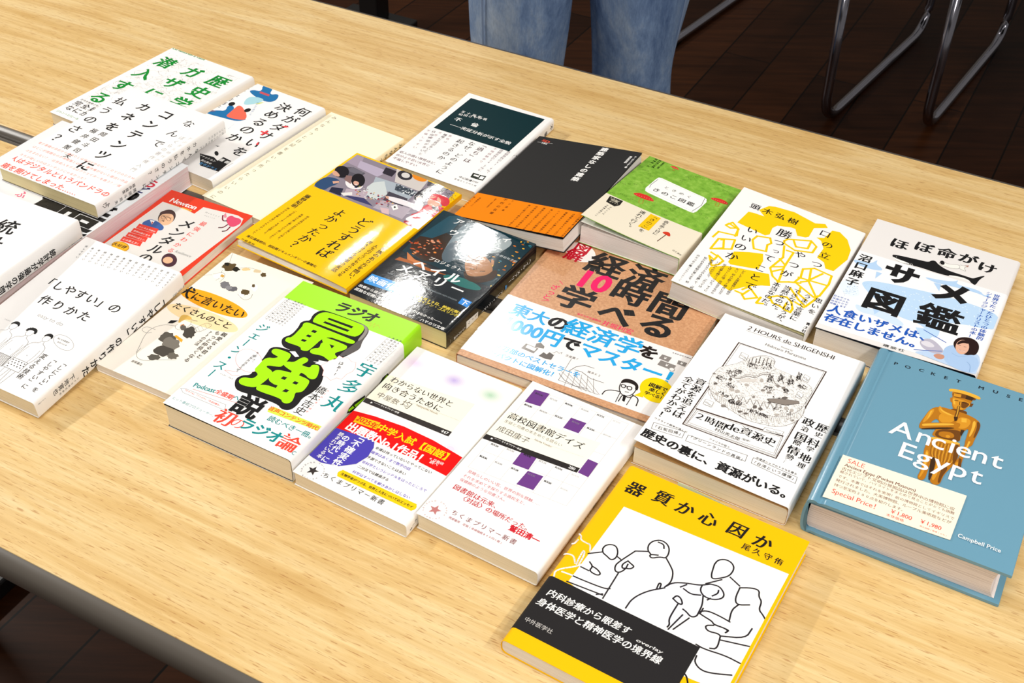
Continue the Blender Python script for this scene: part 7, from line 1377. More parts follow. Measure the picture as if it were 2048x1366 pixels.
('F',2,'l','#6a625e',[20,-7.8,21.7,-14.5,23.9,-17.1],0.2,0),
('F',2,'l','#6a625e',[21.5,-7,21.9,-10.4,23.7,-11.6],0.2,0),
('F',2,'l','#6a625e',[23,-6,23.7,-10.3,26.5,-14.4],0.2,0),
('F',2,'l','#6a625e',[23.6,-2.9,25.4,-10.3,27,-10.9],0.2,0),
('F',2,'l','#6a625e',[25,-1.8,26.2,-7.5,27.2,-6.6],0.2,0),
('F',2,'l','#6a625e',[26.4,-.6,26.6,-3.7,30.3,-10.2],0.2,0),
('F',2,'l','#6a625e',[27.7,.6,28.9,-4.9,30.5,-6],0.2,0),
('F',2,'l','#6a625e',[29.1,1.8,30.9,-5.7,31.6,-4],0.2,0),
('F',2,'l','#6a625e',[30.4,3.2,31.2,-1.4,34.4,-6.7],0.2,0),
('F',2,'l','#6a625e',[31.7,4.6,32,1.2,34,-.7],0.2,0),
('F',2,'l','#6a625e',[32.9,6,34.4,-.6,36,-1.4],0.2,0),
('F',2,'l','#6a625e',[34.2,7.5,35.8,.5,37.9,-1.6],0.2,0),
('F',2,'l','#6a625e',[35.4,9.1,35.9,5.5,37.5,4.4],0.2,0),
('F',2,'l','#6a625e',[36.6,10.8,37.2,6.7,40.2,1.8],0.2,0),
('F',2,'l','#6a625e',[37.8,12.5,39.6,5.1,41,4.6],0.2,0),
('F',2,'ps','#d8d2cc',[-8.4,24.5,-8.2,23.9,-8,23.2,-8.6,21.9,-11.4,20.3,-13.2,19.1,-15.1,17.8,-17.7,15.9,-18.2,16.8,-21,15.4,-21.5,16.1,-19.7,18,-20.2,18.6,-18.7,20.2,-16.8,21.8,-15,23.9,-12.8,23.9,-11.2,24.6,-7.7,27.1,-7.8,25.8]),
('F',2,'sb','#3c3532',[-10,46.2,7.7,5.2],46),
('F',2,'sb','#3c3532',[-16.9,40.5,4.4,4.1],46),
('F',2,'sb','#3c3532',[-29.1,21.1,4.9,4.5],46),
('F',2,'sb','#3c3532',[-25.1,26.3,3.3,3.3],46),
('F',2,'sb','#3c3532',[1,33,2.4,5.5],46),
('F',2,'sb','#3c3532',[8.3,37.6,2,5.1],46),
('F',2,'sb','#3c3532',[20.9,47.9,1.8,5.5],46),
('F',2,'sb','#3c3532',[27.6,37.4,3.9,3.6],46),
('F',2,'sb','#3c3532',[18,25.3,2.6,3.2],46),
('F',2,'sb','#3c3532',[-33.9,10.4,4.3,3.9],46),
('F',2,'sb','#3c3532',[-24.7,6.5,4.3,3.2],46),
('F',2,'sb','#3c3532',[-25.2,-7.2,4.8,2.8],46),
('F',2,'sb','#3c3532',[-11.9,-10.5,4.2,3.8],46),
('F',2,'sb','#3c3532',[-16.2,-10.9,2.3,3.1],46),
('F',2,'sb','#3c3532',[19.2,11.8,10.2,3.1],46),
('F',2,'sb','#3c3532',[22.7,2.2,9,4.4],46),
('F',2,'sb','#3c3532',[5,-12.5,6.3,2.7],46),
('F',2,'sb','#3c3532',[12.3,-12.5,4.2,2],46),
('F',2,'sb','#3c3532',[4.3,20.3,4.3,3.2],46),
('F',2,'sb','#3c3532',[17,38.1,2.6,4.4],46),
('F',2,'l','#4a423e',[-22.6,47.2,-21.1,37.8],0.5,0),
('F',2,'l','#4a423e',[-20.9,50.9,-19.4,41.5],0.5,0),
('F',2,'l','#4a423e',[-17.8,51.5,-16.3,42.2],0.5,0),
('F',2,'l','#4a423e',[-15.8,55.5,-14.3,46],0.5,0),
('F',2,'l','#4a423e',[-12,54.8,-10.6,45.3],0.5,0),
('F',2,'l','#4a423e',[-9.6,57.3,-8.2,47.9],0.5,0),
('F',2,'l','#4a423e',[-6,55.9,-4.6,46.5],0.5,0),
('F',2,'l','#3a3330',[.8,27.9,-1.2,39.1,4.8,28.5],0.4,0),
('F',2,'l','#3a3330',[.1,31.9,2.6,32.5],0.3,0),
('F',2,'l','#3a3330',[8.7,32.9,6.7,44.1,12.7,33.4],0.4,0),
('F',2,'l','#3a3330',[8,36.9,10.4,37.5],0.3,0),
('F',2,'l','#3a3330',[20.9,43,19,54.2,24.9,43.5],0.4,0),
('F',2,'l','#3a3330',[20.2,47,22.7,47.5],0.3,0),
('F',2,'l','#3a3330',[16.7,35.4,14.7,46.6,20.6,35.9],0.4,0),
('F',2,'l','#3a3330',[16,39.4,18.4,40],0.3,0),
('F',2,'p','#8a8078',[8.1,8.3,18.2,14.7,31.1,19.2,32.6,17,23.2,8.8,10.6,5.6]),
('F',2,'l','#3a3330',[8.1,8.3,18.2,14.7,31.1,19.2,32.6,17,23.2,8.8,10.6,5.6],0.4,1),
('F',2,'ls','#6a625e',[-31.3,24.8,-30.7,17.6,-21.5,17.3,-16.2,27,-9.9,26.1,-6.1,36,1.3,38.2,6.3,28.9,13.2,28.4],0.5,0),
('F',2,'ls','#6a625e',[-29.4,25,-29.1,19.1,-21.6,19.5,-17,29,-10,28.5,-6.9,38,1.8,41],0.3,0),
('F',2,'l','#5a524e',[-20.1,-3.1,-15.2,-9.1,-15.3,-2],0.3,0),
('F',2,'l','#5a524e',[-14.7,-1.8,-9.7,-7.9,-9.9,-.6],0.3,0),
('F',2,'l','#5a524e',[-9.3,-.4,-4.3,-6.7,-4.5,.7],0.3,0),
('F',2,'l','#5a524e',[-3.9,.9,1.2,-5.6,.9,2],0.3,0),
('F',2,'l','#5a524e',[1.5,2.2,6.6,-4.5,6.3,3.4],0.3,0),
('F',2,'l','#5a524e',[6.9,3.5,12,-3.3,11.6,4.6],0.3,0),
('F',2,'l','#5a524e',[12.3,4.8,17.4,-2.2,17,5.9],0.3,0),
('F',2,'p','#8a827c',[-40.1,13.9,-39.9,12.8,-40.8,12.3,-41.5,12,-42.4,12.3,-42.3,13.6,-41.5,14.2,-40.8,14.4]),
('F',2,'p','#b8b0a9',[-14.6,4.4,-14.7,2.8,-15.7,1.6,-17.2,.6,-18.3,2,-18.4,4,-17.2,5.4,-15.7,5.5]),
('F',2,'p','#6a625d',[9.3,-5.3,8.9,-6.8,8.2,-8,7,-8.1,5.8,-7.5,5.8,-5.7,6.8,-4.2,8.1,-4.7]),
('F',2,'p','#8a827c',[16.1,28.6,16.5,27.3,15.5,26.5,14.4,26.1,13.4,27,13.3,28.6,14.3,29.6,15.5,29.8]),
('F',2,'p','#b8b0a9',[-23.8,-7.9,-23.6,-9.2,-24.2,-10.4,-25.2,-10,-25.9,-9.3,-25.9,-8.2,-25.4,-7.4,-24.6,-7.4]),
('F',2,'p','#6a625d',[.8,-16.8,.8,-17.9,-.5,-19,-1.8,-19.6,-2.5,-18.9,-2.2,-17.9,-1.4,-16.8,-.1,-16.5]),
('F',2,'p','#8a827c',[8.2,17.4,7.7,16,6.6,14.9,5.1,14.2,4.7,15.1,4.6,16.1,5.7,17.2,7.3,18]),
('F',2,'p','#b8b0a9',[31.3,6.9,31.4,5.2,30.6,4,29.4,4,28.4,5.1,28.4,6.7,29.3,7.6,30.4,8]),
('F',2,'p','#6a625d',[-25.6,15,-25.7,13.5,-26.1,12.1,-27.2,12.4,-28.4,13.2,-28.1,14.8,-27.8,16.3,-26.6,15.8]),
('F',2,'p','#8a827c',[-1.6,4.8,-1.3,3.5,-1.9,2.8,-2.8,2.4,-3.5,3.5,-3.4,4.8,-3,5.5,-2.2,6.1]),
('F',2,'p','#b8b0a9',[23.1,-4.3,22.7,-5.7,21.8,-7,20.4,-7.1,19.4,-6.6,19.2,-5.2,20.8,-4.3,22.1,-3.8]),
('F',2,'p','#6a625d',[-34,2.9,-33.9,1.8,-35,.9,-36.3,0,-36.8,1,-37,2.2,-36.1,3.6,-34.7,3.6]),
('F',2,'p','#8a827c',[-9.3,-6.5,-10,-7.7,-10.5,-8.8,-11.7,-9,-12.7,-8.7,-12.2,-7.5,-11.5,-6.3,-10.5,-6.4]),
('F',2,'p','#b8b0a9',[-2.9,27.9,-2.4,26,-3.3,25,-4.4,24.9,-5.5,26.2,-5.5,28.1,-5,29.5,-3.8,29.4]),
('F',2,'p','#6a625d',[22.4,18.2,21.6,16.4,20.8,14.8,19.1,14.6,17.6,15.3,18.3,17.2,19.4,18.6,21,19]),
('F',2,'p','#8a827c',[-18.1,-18.5,-17.4,-19.8,-18.9,-20.7,-20.3,-21.5,-21.4,-20.7,-21.3,-19,-20.1,-17.9,-18.8,-17.6]),
('F',2,'p','#b8b0a9',[-10.9,16.2,-11.2,14.6,-12.2,13.5,-13.4,13.2,-14.5,13.9,-14.6,15.5,-13.4,16.5,-12.2,16.6]),
('F',2,'p','#6a625d',[12.3,5.7,12.6,4.7,11.7,4,10.8,3.5,9.8,4.1,10.2,5.4,10.8,6.6,11.9,6.6]),
('F',2,'p','#8a827c',[35.8,-4.1,35.6,-5,35.2,-5.9,34.2,-6.2,33.9,-5.2,33.8,-4.4,34.4,-3.7,35.1,-3.6]),
('F',2,'p','#b8b0a9',[-19.7,4.1,-19.1,2.3,-20.4,.5,-21.9,1.2,-23.5,1.6,-23.4,3.7,-22.3,5.3,-20.8,4.8]),
('F',2,'p','#6a625d',[4.2,-5.7,4.4,-7.2,3.4,-8.3,2,-8.9,1.2,-7.7,1.2,-6.1,1.9,-4.5,3.5,-4.3]),
('F',2,'p','#8a827c',[11.4,28.7,11.5,27.2,10.7,25.8,9.5,26.1,8.7,27,8.4,28.4,9.3,29.5,10.5,29.5]),
('F',2,'p','#b8b0a9',[-28.4,-8.1,-28.8,-9.4,-29.1,-10.8,-30.2,-10.4,-30.9,-9.8,-31.3,-8.4,-30.4,-7.6,-29.4,-7.4]),
('F',2,'p','#6a625d',[-3.9,-17.1,-4.2,-18.3,-5.2,-19.8,-6.8,-20,-7.3,-19.3,-7.7,-18.3,-6.2,-17.3,-4.9,-16.7]),
('F',2,'p','#8a827c',[3,16.9,2.9,15.8,1.6,14.8,.1,13.9,-.1,15,-.7,15.9,.8,17.1,2.3,17.7]),
('F',2,'p','#b8b0a9',[26.5,6.7,26.5,5.1,25.9,3.4,24.5,3.8,23.5,4.8,23.4,6.6,24.4,7.7,25.6,8]),
('F',3,'p','#f8f5f2',[-31.7,52,-25.2,51.3,-24.8,43.9,-31.3,44.6]),
('F',3,'l','#444',[-31.7,52,-25.2,51.3,-24.8,43.9,-31.3,44.6],0.25,1),
('F',4,'t','#333','COAL',-30.9,48.4,5.90,-2.46,3,'f',(0,0),1,0),
('F',3,'p','#f8f5f2',[24.5,53.6,29.6,52.3,29.8,45,24.7,46.2]),
('F',3,'l','#444',[24.5,53.6,29.6,52.3,29.8,45,24.7,46.2],0.25,1),
('F',4,'t','#333','OIL',25,50,4.82,-2.96,3,'f',(0,0),1,0),
('F',3,'p','#f8f5f2',[26.7,30.5,31.8,29.3,31.9,22.3,26.9,23.4]),
('F',3,'l','#444',[26.7,30.5,31.8,29.3,31.9,22.3,26.9,23.4],0.25,1),
('F',4,'t','#333','Gas',27.2,27,4.72,-2.81,3,'f',(0,0),1,0),
('F',3,'p','#f8f5f2',[-34.9,-20.2,-27.8,-20.1,-27.4,-26.6,-34.5,-26.7]),
('F',3,'l','#444',[-34.9,-20.2,-27.8,-20.1,-27.4,-26.6,-34.5,-26.7],0.25,1),
('F',4,'t','#333','Water',-34,-23.4,6.34,-1.47,3,'f',(0,0),1,0),
('F',3,'p','#f8f5f2',[18.5,-24.2,33.2,-21.1,32.8,-25.9,18,-29.1]),
('F',3,'l','#444',[18.5,-24.2,33.2,-21.1,32.8,-25.9,18,-29.1],0.25,1),
('F',4,'t','#333','Mineral Metal',19.9,-26.9,11.95,2.18,3,'f',(0,0),1,0),
('F',1,'l','#4a3a34',[-36.3,-34.9,34.2,-26.1,35.9,-49.6,-36.9,-55.1],0.35,1),
('F',1,'l','#8a807a',[-34.9,-36.4,33.3,-27.8,34.6,-47.6,-36.3,-53.1],0.3,1),
('F',1,'p','#4a3a34',[-37.5,-34.1,34.4,-25.1,34.4,-26.6,-37.2,-35.6]),
('F',1,'t','#1c1b1c','２時間',-31,-41.4,9.11,0.00,9.1,'h',(.02,-.014),1,0),
('F',1,'t','#1c1b1c','de',-9.3,-38.2,11.56,0.00,12,'f',(.016,-.02),1,0),
('F',1,'t','#1c1b1c','資源史',7.1,-37,10.01,0.00,10,'h',(.02,-.014),1,0),
('F',1,'t','#333','村山秀太郎',-13.2,-47.9,4.31,0.00,4.3,'h',(.01,-.008),1,0),
('F',1,'t','#555','（監修）',6.7,-46.5,2.48,0.35,2.5,'h',(0,0),1,0),
('F',1,'t','#1c1b1c','資源を追えば',-46.8,-3.2,0.00,-9.21,9.2,'v',(.02,-.008),1,0),
('F',1,'t','#1c1b1c','全てがわかる！',-56.3,-5.9,0.00,-8.51,8.5,'v',(.02,-.008),1,0),
('F',1,'t','#1c1b1c','歴',57.9,-.5,1.00,0.00,10.2,'h',(.02,-.008),1,0),
('F',1,'t','#1c1b1c','史',58.2,-9.5,1.00,0.00,6.6,'h',(.02,-.008),1,0),
('F',1,'t','#1c1b1c','科',57.4,-20.2,1.00,0.00,10.2,'h',(.02,-.008),1,0),
('F',1,'t','#1c1b1c','学',57.4,-28.4,1.00,0.00,6.6,'h',(.02,-.008),1,0),
('F',1,'t','#1c1b1c','地',57.2,-39.6,1.00,0.00,10.2,'h',(.02,-.008),1,0),
('F',1,'t','#1c1b1c','理',57.4,-49,1.00,0.00,6.6,'h',(.02,-.008),1,0),
('F',1,'t','#1c1b1c','政',46.4,.1,1.00,0.00,10.2,'h',(.02,-.008),1,0),
('F',1,'t','#1c1b1c','治',46.4,-8.8,1.00,0.00,6.6,'h',(.02,-.008),1,0),
('F',1,'t','#1c1b1c','国',46.8,-19,1.00,0.00,10.2,'h',(.02,-.008),1,0),
('F',1,'t','#1c1b1c','際',46.4,-26.9,1.00,0.00,6.6,'h',(.02,-.008),1,0),
('F',1,'t','#1c1b1c','情',46.7,-36.5,1.00,0.00,10.2,'h',(.02,-.008),1,0),
('F',1,'t','#1c1b1c','勢',46.7,-45,1.00,0.00,6.6,'h',(.02,-.008),1,0),
('F',1,'t','#1c1b1c','…',46.3,-51.5,-0.10,-0.48,5,'v',(0,0),1,0),
('F',1,'l','#1c1b1c',[-59.4,-69.1,-34.2,-64.7,-33.3,-72.4,-58.1,-76.7],0.3,1),
('F',1,'t','#1c1b1c','「石炭回帰」',-56.7,-72.9,4.20,0.86,3.9,'h',(0,0),1,0),
('F',1,'t','#1c1b1c','ウクライナ戦争が進んだ',-59.9,-64.2,2.64,0.00,2.5,'h',(0,0),1,0),
('F',1,'l','#1c1b1c',[-30.5,-66.3,17.7,-61.1,18.4,-68.1,-29.8,-73.6],0.3,1),
('F',1,'t','#1c1b1c','「グリーンランドの真価」',-28.3,-67.2,4.05,0.00,3.6,'h',(0,0),1,0),
('F',1,'t','#1c1b1c','アメリカが狙う',-13.8,-60.8,2.55,0.00,2.4,'h',(0,0),1,0),
('F',1,'l','#1c1b1c',[22.5,-60.8,59,-62.4,59.9,-69.4,23.1,-67.2],0.3,1),
('F',1,'t','#1c1b1c','「台湾という爆弾」',24.7,-65,4.10,0.00,3.7,'h',(0,0),1,0),
('F',1,'t','#1c1b1c','半導体シェアの90％を握る',25.4,-59.6,2.60,0.00,2.5,'h',(0,0),1,0),
('F',1,'t','#1c1b1c','歴史の裏に、資源がいる。',-57.4,-83.5,10.60,0.00,10.6,'h',(.034,.022),1,0)],
 'V': [('F',1,'t','#1e2c36','P',-56.2,83.8,1.00,0.00,5.2,'h',(.03,.02),1.15,0),
('F',1,'t','#1e2c36','O',-46.3,84.4,1.00,0.00,5.2,'h',(.03,.02),1.15,0),
('F',1,'t','#1e2c36','C',-35.3,86,1.00,0.00,5.2,'h',(.03,.02),1.15,0),
('F',1,'t','#1e2c36','K',-25.7,86.5,1.00,0.00,5.2,'h',(.03,.02),1.15,0),
('F',1,'t','#1e2c36','E',-15.4,86.9,1.00,0.00,5.2,'h',(.03,.02),1.15,0),
('F',1,'t','#1e2c36','T',-5.3,87.7,1.00,0.00,5.2,'h',(.03,.02),1.15,0),
('F',1,'t','#1e2c36','M',12.9,88.9,1.00,0.00,5.2,'h',(.03,.02),1.15,0),
('F',1,'t','#1e2c36','U',24.1,89.7,1.00,0.00,5.2,'h',(.03,.02),1.15,0),
('F',1,'t','#1e2c36','S',34.4,89.7,1.00,0.00,5.2,'h',(.03,.02),1.15,0),
('F',1,'t','#1e2c36','E',43.9,90.4,1.00,0.00,5.2,'h',(.03,.02),1.15,0),
('F',1,'t','#1e2c36','U',54,90.9,1.00,0.00,5.2,'h',(.03,.02),1.15,0),
('F',1,'t','#1e2c36','M',63.7,91.5,1.00,0.00,5.2,'h',(.03,.02),1.15,0),
('F',1,'ps','#b8740e',[-7.5,73.3,-5.4,66.5,-3.4,55.5,-1.7,52.2,-.7,50.2,7,54.5,7.5,59.1,9.4,64.5,10.5,73.9,11.6,78,2.5,77.3]),
('F',1,'ps','#eab23a',[-10.1,73.6,-8.5,75.7,1.3,78.3,13.8,77.5,15.5,75,14.2,72.9,3.1,74.6,-6.8,72.5,-9.1,71.2]),
('F',1,'ps','#6e400a',[-6.7,72,3.2,74.1,12.6,73.7,11.3,70,3.3,68.9,-5,65.4]),
('F',1,'p','#3e2406',[4.3,73.9,10.6,73.1,9.5,68.9,4.4,68.7]),
('F',1,'p','#d89420',[-5.4,71,.5,72.5,.8,68.7,-4.7,67]),
('F',1,'ps','#d89420',[-5.2,64.9,-3.8,66.1,9.1,66.1,9.4,62,6.9,57.1,3.1,51.5,-.9,53.5,-3.3,57.3]),
('F',1,'ps','#6e400a',[2.2,64.8,8.8,65,8.2,60.4,6.1,56.1,3.4,56.8]),
('F',1,'p','#eab23a',[-4.3,63.7,-2.9,64.5,-1.1,57.6,-2.6,57.7]),
('F',1,'p','#b8740e',[-6.7,64,-5.3,65.2,-4,58.6,-5.5,59.5]),
('F',1,'p','#6e400a',[9.2,65.3,11.5,66.1,11,61.7,9.3,61]),
('F',1,'l','#3e2406',[-3,62.7,-.1,63.3],0.7,0),
('F',1,'l','#3e2406',[2.5,63.2,6.5,63.6],0.7,0),
('F',1,'ls','#3e2406',[1.3,63.4,1.8,59.3,2.6,59],0.5,0),
('F',1,'l','#3e2406',[1.1,56.7,3.8,57.2],0.6,0),
('F',1,'ps','#6e400a',[-2.6,51.7,7.4,54.8,10,52,7.1,47,.3,45.6,-3.1,49.6]),
('F',1,'ps','#b8740e',[-18,41.2,-15.1,46.2,-10.8,49.6,-1.8,50.4,9.2,51.1,17.8,48.8,21.6,45.1,22.1,37.9,21,24.2,20.8,16.1,17.9,13.6,15.2,14.5,14.8,25.6,14.6,35.4,11.7,30.4,10.8,23.3,11.5,15.6,2.5,13.8,-9.4,11.8,-9.1,18.6,-7.4,24.5,-7.5,31.1,-10.8,34.3,-13.6,26.8,-14.8,23.6,-18.9,15.5,-20.8,17.7,-20.9,23.5,-19.6,30.9]),
('F',1,'ps','#d89420',[-9,42,-.6,45.1,2.8,43.7,2.2,37.4,-2.5,31.4,-7.7,31.8,-9.8,36.5]),
('F',1,'ps','#d89420',[4.6,44.7,11.2,46.8,14.8,43.8,12.9,34.4,7.7,30.6,3.9,34.2]),
('F',1,'p','#eab23a',[6.7,44.2,10.4,45.5,11.4,41,7.7,39.7]),
('F',1,'ps','#6e400a',[-6.7,23.3,9.8,30.1,10.4,23.1,11.5,15.6,2.5,13.8,-8.1,12.6]),
('F',1,'ps','#b8740e',[-5.1,20.9,4.1,24.4,7.2,19.6,2.2,15.2,-5.2,15.1]),
('F',1,'ps','#d89420',[0,18.5,2.1,20,3.9,18.6,2.6,15.7,.8,16.3]),
('F',1,'p','#3e2406',[9.2,30.6,12,31.4,11,22.6,9.7,26]),
('F',1,'ps','#b8740e',[-9.4,11.8,11.5,15.6,12.9,11.6,14.3,-3.4,12.5,-13,8.6,-25.2,8.4,-38.8,.7,-38.7,1.3,-29.2,0,-17.7,-3.3,-11.8,-2.9,-25.6,-2.6,-39,-8.7,-39.5,-7.6,-28.2,-9,-16.6,-11.5,-2.2]),
('F',1,'ps','#eab23a',[-9.4,11.8,.6,13.5,11.5,15.6,12.4,12.9,1.4,9.9,-9.1,8.4]),
('F',2,'ls','#6e400a',[-6.3,7.1,-6.7,-5.9,-2.5,-13],0.35,0),
('F',2,'ls','#eab23a',[-5.1,7.3,-5.3,-6,-1.6,-12.9],0.35,0),
('F',2,'ls','#6e400a',[-3.9,7.5,-3.9,-6.2,-.6,-12.8],0.35,0),
('F',2,'ls','#eab23a',[-2.6,7.8,-2.5,-6.3,.3,-12.7],0.35,0),
('F',2,'ls','#6e400a',[-1.4,8,-1.1,-6.5,1.3,-12.7],0.35,0),
('F',2,'ls','#eab23a',[-.1,8.2,.4,-6.6,2.2,-12.6],0.35,0),
('F',2,'ls','#6e400a',[1.1,8.4,1.8,-6.8,3.2,-12.5],0.35,0),
('F',2,'ls','#eab23a',[2.3,8.7,3.2,-6.9,4.2,-12.4],0.35,0),
('F',2,'ls','#6e400a',[3.6,8.9,4.6,-7,5.1,-12.4],0.35,0),
('F',2,'ls','#eab23a',[4.8,9.1,6,-7.2,6.1,-12.3],0.35,0),
('F',2,'ls','#6e400a',[6,9.3,7.4,-7.3,7,-12.2],0.35,0),
('F',2,'ls','#eab23a',[7.3,9.5,8.8,-7.5,8,-12.1],0.35,0),
('F',2,'ls','#6e400a',[8.5,9.7,10.2,-7.6,8.9,-12.1],0.35,0),
('F',2,'ls','#eab23a',[9.7,10,11.6,-7.8,9.9,-12],0.35,0),
('F',2,'ls','#6e400a',[10.9,10.2,12.9,-7.9,10.8,-11.9],0.35,0),
('F',2,'ps','#6e400a',[8.8,12.5,12.6,12.2,14.1,-3.5,12.4,-12.6,10.2,-2.6]),
('F',2,'ps','#3e2406',[-4.2,-12.3,-1.9,-9.5,.6,-15.9,.9,-29.5,.8,-37.1,-.7,-34.9,-2.1,-25.1]),
('F',2,'ps','#d89420',[-10,-4.6,-6.7,-5.9,-4.5,-23.3,-6.1,-36.5,-7.6,-38.1,-6.7,-26.1]),
('F',2,'ps','#d89420',[1.1,-14,4,-13.9,4.3,-27.6,3.3,-35.7,1.4,-33.7,1.3,-23.1]),
('F',2,'ps','#6e400a',[6,-14.3,10.4,-16.5,8,-27,8.2,-35.9,6.2,-35.6,5.8,-23.7]),
('F',2,'p','#eab23a',[-8.9,-7.1,-7.4,-7.8,-5.5,-23.9,-6.3,-25.9]),
('F',2,'ps','#b8740e',[-20.7,22.8,-16.2,25.3,-1.1,33.9,3.1,35.5,5.2,37.5,7.7,37.2,7.4,32.1,5,29.1,.4,27.6,-13.6,18.5,-18.4,15.7,-20.7,17.8]),
('F',2,'ps','#eab23a',[-19.4,21.8,-16,24.3,-.9,33.2,3.3,34.6,3.2,32.8,-14.5,22.4,-18.4,19.6]),
('F',2,'ps','#3e2406',[-18.2,17,-8.7,23.4,3.7,30.5,4.6,29,-8.2,21.4,-18.3,15.3]),
('F',2,'ps','#d89420',[-17.8,40.4,-15.2,44.5,-14.1,41.7,-15.7,31.5,-18,24.3,-19.5,24.2,-18.9,32.2]),
('F',2,'p','#eab23a',[-16.8,40.2,-15.5,41.8,-16,33,-17.1,29]),
('F',2,'ps','#d89420',[-12.4,48.6,-10.9,50.3,-9,46.3,-4.5,44.3,.2,43.9,.3,41.2,-4.6,40.3,-9.4,41.5,-11.5,44]),
('F',2,'ps','#eab23a',[-11.1,48.6,-9.4,46,-4.6,44.9,-.4,44.2,-.5,43.1,-5.1,42.9,-10.1,44.8]),
('F',2,'ps','#6e400a',[.4,56.8,2.5,58,3.7,51,3.6,42.4,1.9,40.7,1.1,44.4,1.3,50.5]),
('F',2,'ls','#eab23a',[1.5,56.6,2.5,50.3,2.6,42.7],0.8,0),
('F',2,'p','#3e2406',[1,42.6,3.9,44.3,4.2,39.4,2.6,37.7]),
('F',2,'ps','#6e400a',[18.1,47.3,21.4,45,22.1,37.9,20.7,25.7,19.5,26.6,20,38.4]),
('F',2,'ps','#eab23a',[15.4,45.8,18,45.6,18.5,35.9,17.3,25.4,16.1,26.3,16.4,36.4]),
('F',2,'ps','#b8740e',[15.7,21.2,19.1,21.6,18.5,8.4,17.5,-4.8,18.6,-11.9,14,-12.9,13,-8.8,14.9,.1,15.3,9.8]),
('F',2,'p','#eab23a',[17.3,20.6,18.8,20.6,17.9,6.5,16.8,5]),
('F',2,'p','#6e400a',[14.8,-1.6,16.9,-2,18.5,-11.6,16.2,-12.3]),
('F',2,'p','#d89420',[13.6,-8.5,15.3,-6,16.1,-11.7,14.3,-12.4]),
('F',4,'t','#f6f8f8','A',-31,8.1,1.00,0.00,25,'h',(0,.004),1.08,0),
('F',4,'t','#f6f8f8','n',-13.8,8.8,1.00,0.00,25,'h',(0,.004),1.08,0),
('F',4,'t','#f6f8f8','c',-2.7,9.1,1.00,0.00,25,'h',(0,.004),1.08,0),
('F',4,'t','#f6f8f8','i',7.6,9.5,1.00,0.00,25,'h',(0,.004),1.08,0),
('F',4,'t','#f6f8f8','e',16.5,9.8,1.00,0.00,25,'h',(0,.004),1.08,0),
('F',4,'t','#f6f8f8','n',28.7,10.2,1.00,0.00,25,'h',(0,.004),1.08,0),
('F',4,'t','#f6f8f8','t',41.2,10.7,1.00,0.00,25,'h',(0,.004),1.08,0),
('F',4,'t','#f6f8f8','E',-22,-13.8,1.00,0.00,25,'h',(0,.004),1.08,0),
('F',4,'t','#f6f8f8','g',-8.9,-13.8,1.00,0.00,25,'h',(0,.004),1.08,0),
('F',4,'t','#f6f8f8','y',4.7,-13.7,1.00,0.00,25,'h',(0,.004),1.08,0),
('F',4,'t','#f6f8f8','p',17.8,-13.6,1.00,0.00,25,'h',(0,.004),1.08,0),
('F',4,'t','#f6f8f8','t',30.8,-13.5,1.00,0.00,25,'h',(0,.004),1.08,0),
('F',4,'t','#f4f8f8','Campbell Price',31.3,-80.2,30.33,0.00,8.2,'f',(.005,.005),1,0),
('B',1,'p','#fdf0d8',[-63.9,-42.8,28.7,-38.6,27.6,-87.6,-64.7,-92.3]),
('B',2,'t','#e8483e','SALE',-59.1,-46.9,13.39,0.00,7.5,'f',(-.01,-.01),1,0),
('B',2,'t','#6a3a30','Ancient Egypt (Pocket Museum)',-59.7,-52.4,54.12,0.00,5.6,'f',(.012,.01),1,0),
('B',2,'t','#6a3a30','古代エジプト文明の発掘品は世界中の博物館に収',-58.7,-57,3.85,0.00,3.9,'h',(0,0),1,0),
('B',2,'t','#6a3a30','蔵されていて、ハイライトをまとめて見ることがとても困難',-59.2,-61,3.17,0.00,3.2,'h',(0,0),1,0),
('B',2,'t','#6a3a30','です。本書ではそれを実現！紙の博物館としてイギリスで',-59.3,-66.2,3.34,0.00,3.3,'h',(0,0),1,0),
('B',2,'t','#6a3a30','発行されました。大英博物館、ルーブル美術館などが',-59.4,-71,3.58,0.00,3.6,'h',(0,0),1,0),
('B',2,'t','#6a3a30','持つ至宝約200点を紹介します。',-59.1,-76.2,3.35,0.00,3.4,'h',(0,0),1,0),
('B',2,'t','#e8483e','Special Price！',-60.4,-83,36.90,0.00,8.4,'f',(0,0),1,0),
('B',2,'t','#e8483e','￥1,800',-17.6,-81.2,16.28,0.00,8.4,'f',(.008,.005),1,0),
('B',2,'t','#e8483e','￥1,980',3.8,-80.1,15.94,0.00,8.4,'f',(.008,.005),1,0),
('B',2,'t','#e8483e','本体価格',-17.2,-86.3,3.26,0.00,3.2,'h',(0,0),1,0),
('B',2,'t','#e8483e','税込価格(税率10％)',6.1,-85.2,1.82,0.00,1.8,'h',(0,0),1,0)],
 'W': [('F',0.5,'ls','#f7f5f2',[-74.4,13.2,-71.2,12.4,-69.9,8.7,-64.8,8.2,-61.6,8.4,-59,2.9],1.2,0),
('F',0.5,'ls','#f7f5f2',[-74.8,-10.6,-71.2,-7.4,-66.6,-7.2,-62.8,-12.7],1.2,0),
('F',0.5,'ls','#f7f5f2',[-60,-11.8,-60.8,-1.8,-63.5,1.9,-62.6,-8.2,-61.5,-12.8],1.2,0),
('F',0.5,'ls','#f7f5f2',[-56.3,-2.6,-57.8,-12.2,-72.2,-24.7,-69.6,-31.6],1.2,0),
('F',0.5,'l','#f7f5f2',[-67.2,-24.1,-58.5,-23],1.2,0),
('F',0.5,'ls','#f7f5f2',[-77.7,1.9,-72.2,1.8,-71.4,7.7],1.2,0),
